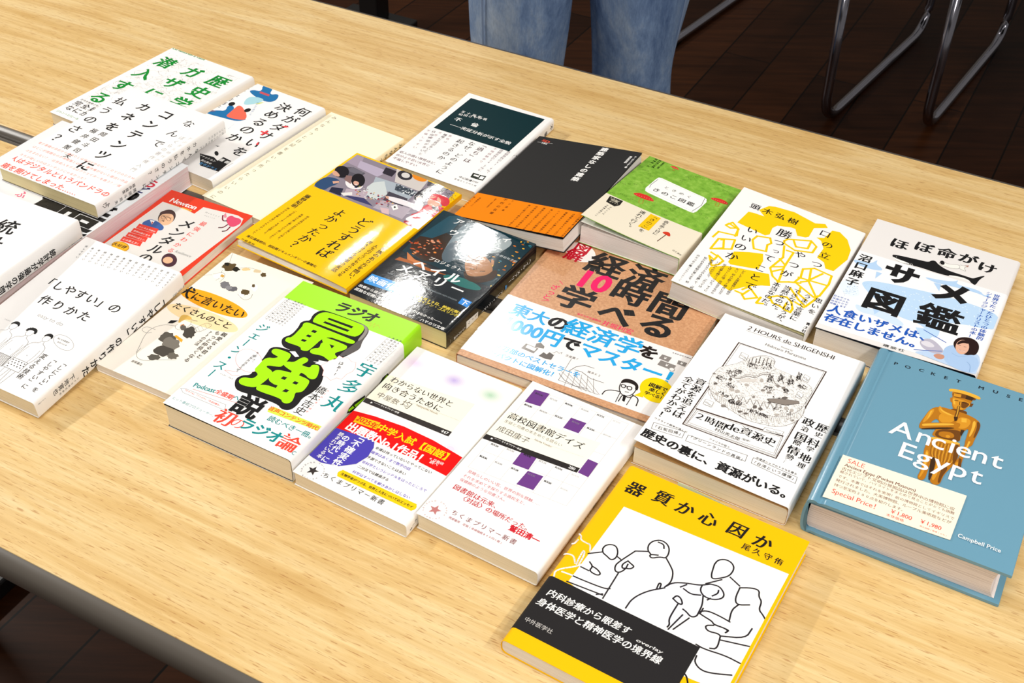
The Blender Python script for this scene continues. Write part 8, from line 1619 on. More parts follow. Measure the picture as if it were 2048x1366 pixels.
('F',0.5,'p','#f4f2f0',[-57.6,54.2,78.4,59.4,78,3.2,78.6,-43.6,77.4,-54.4,33.7,-58.2,-59,-29.3]),
('F',1,'ps','#e6e6ee',[3.9,8.5,22.2,16.8,27.6,21.8,37.7,21.4,39.6,14.2,32.4,8.1,26.8,9.6,31.3,.8,30.4,-9.4,26.2,-11.2,25.1,-16.7,17.2,-28.7,1.6,-27.2,-14,-28.7,-13.6,-17,-5,-3.4]),
('F',1,'ls','#2f2a2e',[-52.2,9.8,-52.1,13.4,-49.1,16.6,-44.7,17.1,-40.9,12.3,-40,6.7,-42.3,3.5,-46.5,5.3,-50.4,6.4,-52.2,9.8],1.15,0),
('F',1,'l','#2f2a2e',[-59.1,.1,-50.8,7.1],1.15,0),
('F',1,'l','#2f2a2e',[-40.5,9,-36.6,7.9],1.15,0),
('F',1,'l','#2f2a2e',[-31,20.3,-23.3,24.7],1.15,0),
('F',1,'ls','#2f2a2e',[-31,20.3,-36.6,5.3,-37.4,.5,-35,-4.1,-31.6,-3.2,-29.6,1.8,-30.1,6.7],1.15,0),
('F',1,'ls','#2f2a2e',[-31.4,9.4,-28.9,8.3,-25.1,7.2,-26.6,3.7,-29.9,2.5,-32.1,1.1,-33.6,4.6,-31.4,9.4],1.15,0),
('F',1,'ls','#2f2a2e',[-54.6,-5.9,-50.5,-8.5,-51.2,-13.3,-44.2,-14.1,-42.4,-11.3,-46.9,-8.9,-50.5,-8.5],1.15,0),
('F',1,'l','#2f2a2e',[-57.9,-13.2,-51.2,-13.3],1.15,0),
('F',1,'ls','#2f2a2e',[-58.4,-23.3,-51.8,-23.1,-34.4,-21.6,-30.9,-19.4],1.15,0),
('F',1,'l','#2f2a2e',[-32.3,-4.2,-31.4,-29.7],1.15,0),
('F',1,'l','#2f2a2e',[-60,-29.9,-32.7,-27.2],1.15,0),
('F',1,'l','#2f2a2e',[-36.9,-29,-33.2,-26.2],1.15,0),
('F',1,'ls','#2f2a2e',[-20.1,23.5,-23.7,25.6,-25.6,30.8,-24.1,35.9,-19.4,39.7,-13.4,38.3,-9.8,33.4,-8.9,26,-13.5,24.9,-18.4,20.1,-21.1,22.9,-15.2,25.6],1.15,0),
('F',1,'ls','#2f2a2e',[-20.5,36.6,-16,36.8,-14.3,33.3],1.15,0),
('F',1,'ls','#2f2a2e',[-8.9,26,-3.5,21.5,.8,17.2,3.3,8.5,1.2,2.1],1.15,0),
('F',1,'ls','#2f2a2e',[-3,-2.2,-3.8,3.3,-2,3.5,-1.4,-.3],1.15,0),
('F',1,'ls','#2f2a2e',[1.2,2.1,4.4,8.8,12.5,13.3,21.8,16.5,27.7,21.5],1.15,0),
('F',1,'ls','#2f2a2e',[1.6,1.5,-8,-7.7,-13.9,-18.9,-14,-28.7],1.15,0),
('F',1,'l','#2f2a2e',[10.6,7.9,13.6,12.3],1.15,0),
('F',1,'ls','#2f2a2e',[13.1,7.8,19.6,6,25.8,9],1.15,0),
('F',1,'ls','#2f2a2e',[27.7,21.5,33.9,23.1,39.4,19,40.1,14.5,35.3,9.9,28.3,8.9,23.5,12.6,23.1,17.7],1.15,0),
('F',1,'ls','#2f2a2e',[34.8,19.5,35.5,16.6,32.9,12.5],1.15,0),
('F',1,'ls','#2f2a2e',[27.5,9.2,30.2,1.8,30.6,-4.5,30.9,-9.1,27.8,-11.8,22.9,-9.2,20.1,-8.5],1.15,0),
('F',1,'ls','#2f2a2e',[10.4,-3.9,11.6,.2,15.3,-.8,18.6,-5.3,15.1,-5.9,10.4,-3.9],1.15,0),
('F',1,'ls','#2f2a2e',[15.4,-6.5,15.3,-15.5,15.7,-21.7,17.9,-25.1,17.4,-27.8],1.15,0),
('F',1,'l','#2f2a2e',[22.1,-12.9,18.7,-29.3],1.15,0),
('F',1,'l','#2f2a2e',[27.1,-13,21.6,-27.5],1.15,0),
('F',1,'ls','#2f2a2e',[22.9,39.5,23.4,44.2,27.6,47.7,32.8,47.4,36.6,43.6,36.5,35.8,32.4,30.7,26.9,26.1,24.8,29.4,23.7,34.8,22.9,39.5],1.15,0),
('F',1,'l','#2f2a2e',[37.1,34.5,46.1,30.7],1.15,0),
('F',1,'l','#2f2a2e',[33,29.4,24.6,20],1.15,0),
('F',1,'ls','#2f2a2e',[46.7,29.4,47.4,19,50.6,14.4,58.3,19.2],1.15,0),
('F',1,'ls','#2f2a2e',[46.7,29.4,53.6,33.6,59.3,34.7,61,29,64.5,26.3,65.2,18.6,69.2,16.2,72.8,12.7],1.15,0),
('F',1,'ls','#2f2a2e',[51.5,15,49.3,8.7,51.4,-.4],1.15,0),
('F',1,'ls','#2f2a2e',[31.1,-4.2,35.1,-.8,43.5,-.5,52.4,-1.4],1.15,0),
('F',1,'ls','#2f2a2e',[31.2,-5.7,35.2,-6.5,41.6,-7.3,43.7,-9.2,50.5,-8.1,54.4,-8.9,53.1,-11.3],1.15,0),
('F',1,'ls','#2f2a2e',[44.2,-8.9,54.6,-7.9,53.7,-10.1],1.15,0),
('F',1,'ls','#2f2a2e',[44,-9.8,38.7,-13,42.1,-16.5,49.1,-14.5,51.3,-15.5],1.15,0),
('F',1,'ls','#2f2a2e',[51.3,-15.5,66.7,-8.3,67.4,1.5],1.15,0),
('F',1,'ls','#2f2a2e',[51.5,-16.1,53.6,-26.4,49.2,-28.4],1.15,0),
('F',1,'l','#2f2a2e',[52.6,-18.5,71.6,-13],1.15,0),
('F',1,'ls','#2f2a2e',[39.9,-30.3,46.1,-31,60.4,-28.3,71.8,-28.8],1.15,0),
('F',1,'ls','#2f2a2e',[44.1,-38.3,44.8,-43.9,51.2,-47.4,58.6,-45.7,70.2,-40.1],1.15,0),
('F',1,'ls','#2f2a2e',[43,-55.4,45.4,-56.8,47.8,-60.6],1.15,0),
('F',1,'l','#2f2a2e',[32.8,10,31.4,7.5],1.15,0),
('F',1,'l','#2f2a2e',[31.9,-.4,31.9,-6],1.15,0),
('F',1,'t','#1c1b1c','器',-58,74.9,1.00,0.00,14.5,'h',(.022,.004),1,0.12),
('F',1,'t','#1c1b1c','質',-36.2,77.6,1.00,0.00,14.5,'h',(.022,.004),1,0.12),
('F',1,'t','#1c1b1c','か',-17.4,76.7,1.00,0.00,14.5,'h',(.022,.004),1,0.12),
('F',1,'t','#1c1b1c','心',2,76.5,1.00,0.00,14.5,'h',(.022,.004),1,0.12),
('F',1,'t','#1c1b1c','因',24.3,78.1,1.00,0.00,14.5,'h',(.022,.004),1,0.12),
('F',1,'t','#1c1b1c','か',44.7,77,1.00,0.00,14.5,'h',(.022,.004),1,0.12),
('F',1,'t','#1c1b1c','尾久守侑',36.3,66.2,8.34,0.00,6.6,'h',(.01,0),1,0),
('B',1,'t','#f7f5f2','内科診療から眼差す',-63.3,-44.6,7.24,0.00,7.2,'h',(.016,.006),1,0.12),
('B',1,'t','#f7f5f2','身体医学と精神医学の境界線',-65.5,-54.9,7.34,0.00,7.3,'h',(.016,.006),1,0.12),
('B',1,'t','#f7f5f2','overlay',4.1,-48.1,19.79,0.00,3.6,'f',(0,0),1,0.2),
('B',1,'t','#c8c4c0','中外医学社',-66.7,-72.8,4.39,0.00,4.4,'h',(0,-.008),1,0),
('F',1,'l','#f7f5f2',[-20.1,-80.2,-15,-81.5,-11.6,-78.7],1.2,0),
('F',1,'t','#5a3a10','中外医学社',-8.5,-79.8,5.10,0.00,5,'h',(0,0),1,0)],
}

def make_book(key, label, cover, gloss=PAPER, pages=PAGE_CREAM, side='R', r=1.6, inner=None, band=None, group=None, gap=0):
    b = Book(key, POSE[key], side, r); tag(b.root, label, 'book', group)
    cm = cover if not isinstance(cover, str) else mat('cover_'+cover.lstrip('#'), cover, gloss[0], 0, gloss[1], gloss[2])
    V, Fc = b.sheet(-b.h/2+gap, b.h/2)
    b.cover = b.finish('cover', V, Fc, cm, [('F', art_for(key, 'F', gloss))]+([] if band else [('S', spine_art(key, gloss))]))
    b.page_block(pages)
    if inner:
        col, k = inner; V, Fc = b.sheet(-b.h/2+.4, b.h/2-.4, off=-.32, th=.4, k=k, inset=.5); b.finish('inner_cover', V, Fc, mat('inner_'+col.lstrip('#'), col, .5), [])
    if band:
        y0, y1, col, g2, umax = band; V, Fc = b.sheet(y0, y1, off=.22, th=.16, umax=umax)
        bm_ = mat('band_'+col.lstrip('#'), col, g2[0], 0, g2[1], g2[2])
        b.band = b.finish('paper_band', V, Fc, bm_, [('B', art_for(key, 'B', g2)), ('S', spine_art(key, g2))], extra=.24, clip=(-b.w/2+.2, (umax if umax is not None else b.w/2-b.r*.4), -b.h/2+.2, b.h/2-.2))
    return b
# ------------------------------------------------------------------ floor and tables
def structure(name, me, m): o = link(name, me, m); o['kind'] = 'structure'; return o
bm = bmesh.new(); box_bm(bm, -6, 6, -4, 9, -.05, 0); structure('floor', to_mesh(bm, 'floor'), floor_mat())
PLASTER = mat('white_plaster', '#cfc8be', .8)
bm = bmesh.new(); box_bm(bm, -6, 6, 9, 9.1, 0, 2.9); structure('wall_back', to_mesh(bm, 'wall_back'), PLASTER)
bm = bmesh.new(); box_bm(bm, -6.1, -6, -4, 9, 0, 2.9); structure('wall_left', to_mesh(bm, 'wall_left'), PLASTER)
WOOD = wood_top_mat(); BUMPER = mat('grey_brown_edging', '#57514a', .34, 0, .1); BLACK = mat('black_steel', '#0d0c0c', .4)
TR = R(-27.2); ex, ey = Vector((math.cos(TR), math.sin(TR), 0)), Vector((-math.sin(TR), math.cos(TR), 0))
def make_table(n0, n1, label):
    """n0..n1: extent of the wooden top across the table (metres from the world origin, across the grain)"""
    c = ex*-.45 + ey*((n0+n1)/2); root = empty('folding_table', (c.x, c.y, 0), (0, 0, TR)); tag(root, label, 'table', 'two long beech tables side by side')
    hw, L, th = (n1-n0)/2, .9, .028
    bm = bmesh.new(); box_bm(bm, -L+.011, L-.011, -hw, hw, TOP-th, TOP); link('tabletop', to_mesh(bm, 'tabletop', .0012), WOOD, root)
    # soft edging: half-round strip round the four sides
    prof = [(0, TOP-.0008)] + [(.0115*math.sin(math.pi*i/10)**.8, TOP-th/2-.0004+(th/2-.0004)*math.cos(math.pi*i/10)) for i in range(1, 10)] + [(0, TOP-th)]
    bm = bmesh.new(); cs = [(-L+.011, -hw), (L-.011, -hw), (L-.011, hw), (-L+.011, hw)]; rings = []
    for (x, y) in cs:
        sx, sy = (1 if x > 0 else -1), (1 if y > 0 else -1)
        for a in ((0, 1, 2, 3, 4) if sx*sy > 0 else (4, 3, 2, 1, 0)):
            t = math.pi/2*a/4; rings.append([bm.verts.new((x+sx*d*math.cos(t), y+sy*d*math.sin(t), z)) for d, z in prof])
    for a, b in zip(rings, rings[1:]+rings[:1]):
        for i in range(len(prof)-1): bm.faces.new((a[i], b[i], b[i+1], a[i+1]))
    bmesh.ops.remove_doubles(bm, verts=bm.verts[:], dist=1e-6); link('edging', to_mesh(bm, 'edging'), BUMPER, root, smooth=True)
    bm = bmesh.new(); box_bm(bm, -L+.12, L-.12, -hw+.06, hw-.06, TOP-th-.03, TOP-th); link('apron_frame', to_mesh(bm, 'apron_frame', .003), BLACK, root)
    for s in (-1, 1):
        x = s*(L-.22); bm = bmesh.new(); box_bm(bm, x-.02, x+.02, -.02, .02, .03, TOP-th-.03); box_bm(bm, x-.022, x+.022, -hw+.02, hw-.02, 0, .03)
        link('leg', to_mesh(bm, 'leg', .004), BLACK, root)
    return root
make_table(.325, .7395, 'long beech-topped folding table nearest the camera, with grey bumper edge')
make_table(.7635, 1.204, 'long beech-topped folding table at the back, beside the standing person')

# ------------------------------------------------------------------ the books
WHITE = '#f6f3f1'
make_book('A', 'white book with green calligraphic title over a fine line drawing, at far left', WHITE, PAPER, PAGE_CREAM, r=3.5, inner=('#3a2a26', 0))
make_book('F', 'white book with large black title and blue and coral garments drawn on it', WHITE, PAPER, PAGE_CREAM, r=2.5)
make_book('C', 'thick large white book with pink edged pages and huge black characters, underneath others', '#e9ebee', SATIN, PAGE_PINK, side='L', r=1.2)
make_book('B', 'white book with thin black title and red sentence, lying across the thick white book', WHITE, PAPER, PAGE_YEL, r=2.2, inner=('#15141a', 0))
make_book('D', 'plain white book cut off by the left edge, title running down its spine', WHITE, PAPER, PAGE_CREAM, r=1.5)
make_book('G', 'slim red framed book with a cartoon man in a blue suit and pink heart', '#e23a1c', SATIN, PAGE_WHITE, side='L', r=1)
make_book('H', 'cream book with orange oval title and watercolour dogs', '#f7efe3', PAPER, PAGE_WHITE, side='L', r=1.2)
make_book('E', 'white book with three bare-chested men in towels drawn at its lower left', WHITE, PAPER, PAGE_CREAM, r=2.2)
make_book('I', 'slim plain cream yellow booklet with one line of small handwriting', '#fdf3d6', PAPER, PAGE_CREAM, r=1)
make_book('J', 'glossy yellow book with a kitchen photograph across its top', '#fbc500', (.07, 0, .5), PAGE_WHITE, r=1.6, inner=('#f4d21a', 1.0))
make_book('K', 'white pocket book with a dark green title panel', WHITE, PAPER, PAGE_YEL, r=2.8)
make_book('L', 'matte black book with a wide orange paper band', '#262524', (.48, 0, .2), PAGE_WHITE, side='L', r=1, inner=('#141312', .5), band=(-89.6, -42.5, '#f08300', PAPER, None))
make_book('M', 'small green mushroom book with beige band, its cover springing open', mossy_mat(), PAPER, PAGE_WHITE, r=1.2, inner=('#f2eee8', .42), band=(-78.6, -24.2, '#ece2cd', PAPER, None))
make_book('N', 'glossy black paperback with white title and orange glow, spine facing right', '#14181c', (.06, 0, .5), PAGE_YEL, r=1.2)
make_book('R', 'large brown kraft book with heavy black title and white band in cyan lettering', kraft_mat(), SATIN, PAGE_WHITE, side='L', r=1, band=(-97.7, -9.1, '#f6f2f0', (.12, 0, .6), None))
make_book('O', 'thick white and lime green book with giant outlined green characters', '#a4ea14', (.34, 0, .5), PAGE_CREAM, r=2.6, inner=('#1a191a', .15), band=(-93.8, 65.4, '#f7f5f3', PAPER, None), gap=.9)
make_book('P', 'white pocket book with a red banner and blue half disc', WHITE, PAPER, PAGE_CREAM, r=2.4)
make_book('Q', 'white pocket book with purple squares on a grid', WHITE, PAPER, PAGE_CREAM, r=2.6, inner=('#e8dfca', .2))
make_book('S', 'white book with bold yellow cut-out shapes of a figure', WHITE, PAPER, PAGE_WHITE, r=1.4, inner=('#c8c08a', .5))
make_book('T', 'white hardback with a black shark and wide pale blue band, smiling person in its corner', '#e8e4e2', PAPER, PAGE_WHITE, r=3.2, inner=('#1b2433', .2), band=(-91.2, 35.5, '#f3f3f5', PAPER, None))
make_book('U', 'white book with a framed engraving of a floating island', WHITE, PAPER, PAGE_CREAM, r=2.6, inner=('#b98d55', .15))
make_book('W', 'yellow book with outline drawing of people and a black paper band', '#f5bd00', PAPER, PAGE_WHITE, side='L', r=4.5, band=(-82.8, -31.2, '#252324', PAPER, 43.4))
# the blue hardback: case with two boards, hollow joints and a rounded spine
def hardback(key, label):
    P = POSE[key]; b = Book(key, P, 'R', .8); tag(b.root, label, 'book'); w, h, t = b.w/2, b.h/2, b.t; th = 2.6
    cm = mat('laminated_blue', '#6a9bb3', .22, 0, .25); gloss_wavy(cm, .05, 30)
    outer = [(w, t-th), (w+.1, t-.4), (w-.5, t)] + [(w-.5-(2*w-13)*i/20, t) for i in range(1, 21)]
    j = -w+12.5
    outer += [(j-1.5, t-.5), (j-3.2, t-1.5), (j-5, t-1.6), (j-6.8, t-.4), (j-8.5, t+.1), (-w+2.4, t-.2)]
    outer += [(-w+1.2-3.6*math.sin(math.pi*i/14), t/2+(t/2-.6)*math.cos(math.pi*i/14)) for i in range(1, 14)]
    outer += [(-w+2.4, .2), (j-8.5, -.0), (j-6.8, .4), (j-5, 1.4), (j-3.2, 1.3), (j-1.5, .4), (j, 0), (w-.5, 0), (w+.1, .4), (w, th)]
    inn = [(w-1, th), (j, th), (j-4, th+.6), (-w+3.5, th)] + [(-w+2.6-2.8*math.sin(math.pi*i/10), t/2-(t/2-th)*math.cos(math.pi*i/10)) for i in range(1, 10)] + [(-w+3.5, t-th), (j-4, t-th-.6), (j, t-th), (w-1, t-th)]
    bm = bmesh.new(); pf = outer+inn; A0 = [bm.verts.new((x*MM, -h*MM, z*MM)) for x, z in pf]; B0 = [bm.verts.new((x*MM, h*MM, z*MM)) for x, z in pf]; n = len(pf)
    for i in range(n): f = bm.faces.new((A0[i], A0[(i+1) % n], B0[(i+1) % n], B0[i])); f.smooth = 3 < i < len(outer)-5
    fa = bm.faces.new(A0[::-1]); fb = bm.faces.new(B0); bmesh.ops.triangulate(bm, faces=[fa, fb])
    V = [(v.co.x/MM, v.co.y/MM, v.co.z/MM) for v in bm.verts]; bm.verts.index_update(); Fc = [[v.index for v in f.verts] for f in bm.faces]; bm.free()
    cov = b.finish('cover', V, Fc, cm, [('F', art_for(key, 'F', (.25, .2, .5)))])
    q = [(w-4.5, th+.2)] + [(w-4.5-5*math.sin(math.pi*i/10), t/2-(t/2-th-.2)*math.cos(math.pi*i/10)) for i in range(1, 10)] + [(w-4.5, t-th-.2), (-w+5, t-th-.2)] + [(-w+4-2.4*math.sin(math.pi*i/8), t/2+(t/2-th-.4)*math.cos(math.pi*i/8)) for i in range(1, 8)] + [(-w+5, th+.2)]
    link('page_block', extrude_profile('page_block', [(x*MM, z*MM) for x, z in q], (-h+4)*MM, (h-4)*MM), page_mat('grey_white_pages', '#e6dcd8', '#b9a8a4'), b.root)
    return b
vb = hardback('V', 'thick blue hardback with a gold figure, at the right edge of the picture')
# handwritten price slip lying on the blue hardback
def price_card():
    A = art_for('V', 'B', PAPER); qd = [i for i in ART['V'] if i[0] == 'B'][0][4]; pts = list(zip(qd[::2], qd[1::2])); z0 = vb.t+.45; th = .35
    cx, cy = sum(p[0] for p in pts)/4, sum(p[1] for p in pts)/4
    bm = bmesh.new(); lo = [bm.verts.new(((x-cx)*MM, (y-cy)*MM, 0)) for x, y in pts]; hi = [bm.verts.new(((x-cx)*MM, (y-cy)*MM, th*MM)) for x, y in pts]
    bm.faces.new(lo); bm.faces.new(hi)
    for i in range(4): bm.faces.new((lo[i], lo[(i+1) % 4], hi[(i+1) % 4], hi[i]))
    bmesh.ops.recalc_face_normals(bm, faces=bm.faces[:]); me = bpy.data.meshes.new('price_card'); bm.to_mesh(me); bm.free()
    o = link('price_card', me, [mat('card_cream', '#fdf0d8', .55)]); b2 = bmesh.new(); av = [b2.verts.new(Vector(((v[0]-cx)*MM, (v[1]-cy)*MM, (th+v[2])*MM))) for v in A.v]
    for f, k in zip(A.f, A.m):
        try: q = b2.faces.new([av[i] for i in f]); q.material_index = k+1
        except ValueError: pass
    for m_ in A.mats: me.materials.append(m_)
    b2.from_mesh(me); b2.to_mesh(me); b2.free()
    r = vb.root; o.matrix_world = Matrix.Translation(r.location) @ Euler(r.rotation_euler).to_matrix().to_4x4() @ Matrix.Translation((cx*MM, cy*MM, z0*MM))
    tag(o, 'cream handwritten price card in red and brown ink lying on the blue hardback', 'card')
price_card()
# pale green order slip peeping out between the island book and the yellow book
def order_slip():
    a, b_, h_ = (130.7, 627.1), (168.3, 608.5), (9, 4)
    a, b_ = Vector((*a, 0))*MM, Vector((*b_, 0))*MM; o_ = a.lerp(b_, .5); d = (b_-a).normalized(); n_ = Vector((d.y, -d.x, 0)); L = (b_-a).length/2
    bm = bmesh.new(); c4 = [(-L, 0, 0), (L, 0, 0), (L, 0, h_[1]*MM), (-L, 0, h_[0]*MM)]; q = [bm.verts.new(p) for p in c4]+[bm.verts.new((x, .0003, z)) for x, y, z in c4]
    for f in ((0, 1, 2, 3), (7, 6, 5, 4), (0, 4, 5, 1), (1, 5, 6, 2), (2, 6, 7, 3), (3, 7, 4, 0)): bm.faces.new([q[i] for i in f])
    o = link('order_slip', to_mesh(bm, 'order_slip'), [mat('pale_green_slip', '#d3dfb8', .6)]); o.location = (o_.x, o_.y, TOP+.0006); o.rotation_euler = (R(-12), 0, math.atan2(d.y, d.x))
    tag(o, 'pale green paper slip peeping out between the island book and the yellow book', 'slip')
order_slip()

# ------------------------------------------------------------------ sled-base chairs and the dark post behind the tables
CHROME = mat('chrome_tube', '#a3a2ac', .14, 1.0); SEAT = mat('dark_seat', '#16120f', .55)
def make_chair(p_front, p_back, p_side, label):
    """p_front / p_back: floor ends of one runner; p_side: offset to the other runner"""
    pf, pb, ps = (Vector((*q, 0)) for q in (p_front, p_back, p_side)); c = (pf+pb+ps)/2; c = (pf+pb)/2+ps/2
    d = (pb-pf).normalized(); rz = math.atan2(d.y, d.x); root = empty('sled_chair', (c.x, c.y, 0), (0, 0, rz)); tag(root, label, 'chair', 'chairs with chrome sled legs')
    L = (pb-pf).length/2; W = ps.length/2; s0 = 1; r = .0115; sh = .43
    for s in (-1, 1):
        y = s*W; p = fillet([(-L-.035, y, sh), (-L, y, r), (L, y, r), (L-.03, y, sh)], .085, 10)
        link('leg_loop', tube_me('leg_loop', p, r), CHROME, root, smooth=True)
        p = fillet([(L-.03, y, sh), (L+.02, y, sh+.12), (L+.09, y, .80)], .05); link('back_post', tube_me('back_post', p, r), CHROME, root, smooth=True)
    link('cross_bar', tube_me('cross_bar', [(-L-.03, -W, sh-.02), (-L-.03, W, sh-.02)], r), CHROME, root, smooth=True)
    bm = bmesh.new(); box_bm(bm, -L+.03, L-.03, -W-.01, W+.01, sh+.01, sh+.05); link('seat', to_mesh(bm, 'seat', .014, 3), SEAT, root, smooth=True)
    bm = bmesh.new(); box_bm(bm, L+.03, L+.075, -W-.01, W+.01, .58, .82); link('backrest', to_mesh(bm, 'backrest', .014, 3), SEAT, root, smooth=True)
    return root
make_chair((.703, 2.412), (1.068, 2.925), (-.392, .277), 'chrome sled chair nearer the person, its right runner bent in a wide curve')
make_chair((.932, 2.389), (1.262, 2.885), (.367, -.260), 'chrome sled chair at the upper right corner of the picture')
bm = bmesh.new(); box_bm(bm, -.028, .028, -.028, .028, .03, 1.25); post = empty('steel_post', (-.375, 2.86, 0), (0, 0, TR)); tag(post, 'black square post standing behind the back table, left of the person', 'post'); link('post_shaft', to_mesh(bm, 'post_shaft', .004), BLACK, post)
bm = bmesh.new(); box_bm(bm, -.10, .10, -.05, .05, 0, .03); link('base_plate', to_mesh(bm, 'base_plate', .004), BLACK, post)

# ------------------------------------------------------------------ the standing person (only the legs are in view)
def person():
    root = empty('person', (.10, 1.88, 0), (0, 0, R(6))); tag(root, 'person in faded loose blue jeans standing behind the back table', 'person')
    SKIN = mat('skin', '#c99a7c', .55)
    # one continuous body grown from a jointed skeleton
    J = [((0, 0, .93), .115), ((0, -.005, 1.08), .105), ((0, .0, 1.24), .125), ((0, .01, 1.40), .10), ((0, .0, 1.475), .052), ((0, -.012, 1.56), .07), ((0, -.015, 1.66), .082), ((0, -.01, 1.735), .05),
         ((-.095, 0, .88), .088), ((-.105, -.015, .50), .055), ((-.11, .02, .30), .052), ((-.112, .03, .085), .036), ((-.118, -.11, .035), .03),
         ((.095, 0, .88), .088), ((.115, -.015, .50), .055), ((.122, .02, .30), .052), ((.128, .03, .085), .036), ((.14, -.11, .035), .03),
         ((-.17, .01, 1.39), .055), ((-.215, .03, 1.13), .040), ((-.23, -.03, .90), .030), ((-.232, -.05, .82), .028), ((.17, .01, 1.39), .055), ((.215, .03, 1.13), .040), ((.23, -.03, .90), .030), ((.232, -.05, .82), .028)]
    Ed = [(0, 1), (1, 2), (2, 3), (3, 4), (4, 5), (5, 6), (6, 7), (0, 8), (8, 9), (9, 10), (10, 11), (11, 12), (0, 13), (13, 14), (14, 15), (15, 16), (16, 17), (3, 18), (18, 19), (19, 20), (20, 21), (3, 22), (22, 23), (23, 24), (24, 25)]
    for s in (-1, 1):                                             # five fingers on each hand
        h = 21 if s < 0 else 25; hx, hy, hz = J[h][0]
        for k, (dx, dy, l) in enumerate(((0, -.030, .050), (0, -.012, .078), (0, .006, .082), (0, .022, .075), (0, .036, .058))):
            i = len(J); J.append(((hx, hy+dy*.8, hz-.03), .0085)); J.append(((hx-s*.006, hy+dy*1.1-(.014 if k == 0 else 0), hz-.03-l*.55), .0080)); J.append(((hx-s*.018, hy+dy*1.1-.006, hz-.03-l), .0068)); Ed += [(h, i), (i, i+1), (i+1, i+2)]
    lean = lambda p: (p[0]+(.10 if abs(p[0]) > .165 else .24*max(0, p[2]-.98)), p[1], p[2])      # upper body shifted over the right leg
    J = [(lean(p), r) for p, r in J]
    me = bpy.data.meshes.new('body'); me.from_pydata([p for p, _ in J], Ed, []); body = link('body', me, SKIN, root)
    sk = body.modifiers.new('skin', 'SKIN'); sk.use_smooth_shade = True
    for v, (_, r) in zip(me.skin_vertices[0].data, J): v.radius = (r, r*.86)
    me.skin_vertices[0].data[0].use_root = True; body.modifiers.new('smooth', 'SUBSURF').levels = 1; body.modifiers['smooth'].render_levels = 2
    # face and hair
    for s in (-1, 1): link('eye', _ball('eye', (.162+s*.03, -.088, 1.655), (.012, .008, .008)), mat('eye_dark', '#1a1412', .2), root, True)
    link('nose', _ball('nose', (.155, -.103, 1.625), (.013, .016, .02)), SKIN, root, True); link('mouth', _ball('mouth', (.145, -.09, 1.585), (.022, .006, .005)), mat('lip', '#a8665a', .5), root, True)
    for s in (-1, 1): link('ear', _ball('ear', (.158+s*.085, -.005, 1.64), (.012, .02, .03)), SKIN, root, True)
    link('hair', _ball('hair', (.172, .008, 1.70), (.094, .098, .085)), mat('hair_black', '#14100e', .5), root, True)
    # jeans: two loose legs joined at the hips, with soft folds
    DN = denim_mat(); bm = bmesh.new(); n = 40; rn = random.Random(5)
    def ring(cx, cy, z, rx, ry, ph, fold):
        return [bm.verts.new((cx+rx*math.cos(a)*(1+fold*(.5*math.sin(5*a+ph*2)+.35*math.sin(9*a-ph*1.7))), cy+ry*math.sin(a)*(1+fold*(.5*math.sin(4*a+ph)+.3*math.sin(8*a+ph*2.3))), z+.006*math.sin(3*a+ph))) for a in (2*math.pi*i/n for i in range(n))]
    for s, spec in ((-1, ((.07, -.105, .03, .078, .075), (.10, -.105, .03, .079, .078), (.20, -.105, .025, .076, .078), (.32, -.104, .01, .073, .078), (.42, -.103, 0, .073, .079), (.50, -.102, -.01, .079, .082), (.58, -.100, -.012, .084, .086), (.68, -.098, -.005, .091, .095), (.78, -.095, 0, .098, .107), (.86, -.09, 0, .098, .112))), (1, ((.07, .120, .03, .080, .075), (.10, .120, .03, .081, .078), (.20, .117, .025, .076, .078), (.32, .108, .01, .067, .078), (.42, .099, 0, .064, .079), (.50, .098, -.01, .074, .082), (.58, .096, -.012, .085, .086), (.68, .096, -.005, .093, .095), (.78, .095, 0, .098, .107), (.86, .09, 0, .098, .112)))):
        prev = None
        for i, (z, cx, cy, rx, ry) in enumerate(spec):
            r_ = ring(cx, cy, z, rx, ry, i*.55+s, .075 if .1 < z < .8 else .015)
            if prev:
                for k in range(n): bm.faces.new((prev[k], prev[(k+1) % n], r_[(k+1) % n], r_[k]))
            prev = r_
    r0 = None
    for i, (z, rx, ry) in enumerate(((.76, .20, .115), (.84, .205, .125), (.93, .185, .125), (1.0, .165, .118), (1.04, .160, .114))):
        r_ = ring(0, 0, z, rx, ry, i, .01)
        if r0:
            for k in range(n): bm.faces.new((r0[k], r0[(k+1) % n], r_[(k+1) % n], r_[k]))
        r0 = r_
    je = link('jeans', to_mesh(bm, 'jeans'), DN, root, True); so = je.modifiers.new('cloth', 'SOLIDIFY'); so.thickness = .003; so.offset = 1; su = je.modifiers.new('smooth', 'SUBSURF'); su.levels = 1; su.render_levels = 2
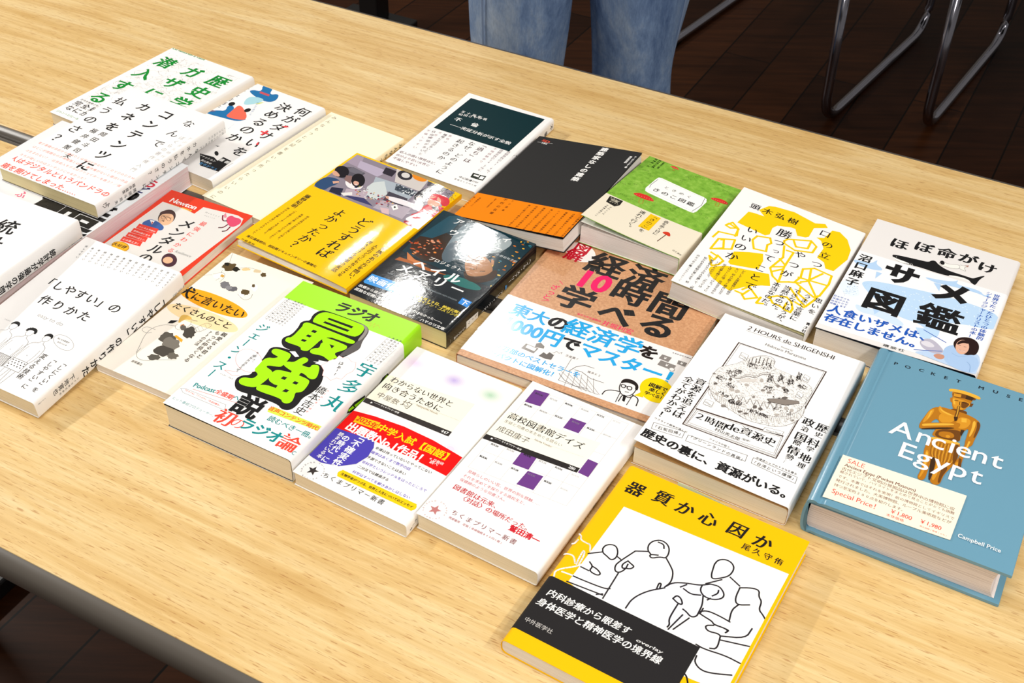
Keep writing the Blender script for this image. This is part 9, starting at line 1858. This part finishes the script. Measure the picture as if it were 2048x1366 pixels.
    for s, spec in ((-1, ((.07, -.105, .03, .078, .075), (.10, -.105, .03, .079, .078), (.20, -.105, .025, .076, .078), (.32, -.104, .01, .073, .078), (.42, -.103, 0, .073, .079), (.50, -.102, -.01, .079, .082), (.58, -.100, -.012, .084, .086), (.68, -.098, -.005, .091, .095), (.78, -.095, 0, .098, .107), (.86, -.09, 0, .098, .112))), (1, ((.07, .120, .03, .080, .075), (.10, .120, .03, .081, .078), (.20, .117, .025, .076, .078), (.32, .108, .01, .067, .078), (.42, .099, 0, .064, .079), (.50, .098, -.01, .074, .082), (.58, .096, -.012, .085, .086), (.68, .096, -.005, .093, .095), (.78, .095, 0, .098, .107), (.86, .09, 0, .098, .112)))):                       # stitched side seams
        for a in (math.pi*1.5+s*.95,):
            p = [(cx+math.cos(a)*(rx*1.01), cy+math.sin(a)*(ry*1.01)-.003, z) for z, cx, cy, rx, ry in spec if .25 < z < .8]
            o = link('seam', tube_me('seam', p, .0016, 6), mat('seam_thread', '#7f90ac', .8), je)
    # shirt and shoes
    SH = mat('grey_shirt', '#55565a', .85); bm = bmesh.new(); r0 = None
    for i, (z, rx, ry) in enumerate(((.96, .19, .135), (1.1, .18, .13), (1.25, .19, .135), (1.36, .19, .125), (1.42, .14, .10), (1.455, .07, .07))):
        r_ = ring(.24*max(0, z-.98), 0, z, rx, ry, i*.4, .012)
        if r0:
            for k in range(n): bm.faces.new((r0[k], r0[(k+1) % n], r_[(k+1) % n], r_[k]))
        r0 = r_
    link('shirt', to_mesh(bm, 'shirt'), SH, root, True)
    for s in (-1, 1): link('sleeve', tube_me('sleeve', [(.1+s*.13, .005, 1.40), (.1+s*.19, .012, 1.34), (.1+s*.212, .025, 1.18)], .065, 16, [.07, .066, .06]), SH, root, True)
    for s, x in ((-1, -.116), (1, .136)): link('shoe', _ball('shoe', (x, -.05, .048), (.048, .135, .048)), mat('dark_shoe', '#1a1918', .5), root, True)
def _ball(name, c, r):
    bm = bmesh.new(); bmesh.ops.create_uvsphere(bm, u_segments=20, v_segments=14, radius=1)
    for v in bm.verts: v.co = Vector((c[0]+v.co.x*r[0], c[1]+v.co.y*r[1], c[2]+v.co.z*r[2]))
    return to_mesh(bm, name)
person()

bpy.data.objects.remove(_fo, do_unlink=True)
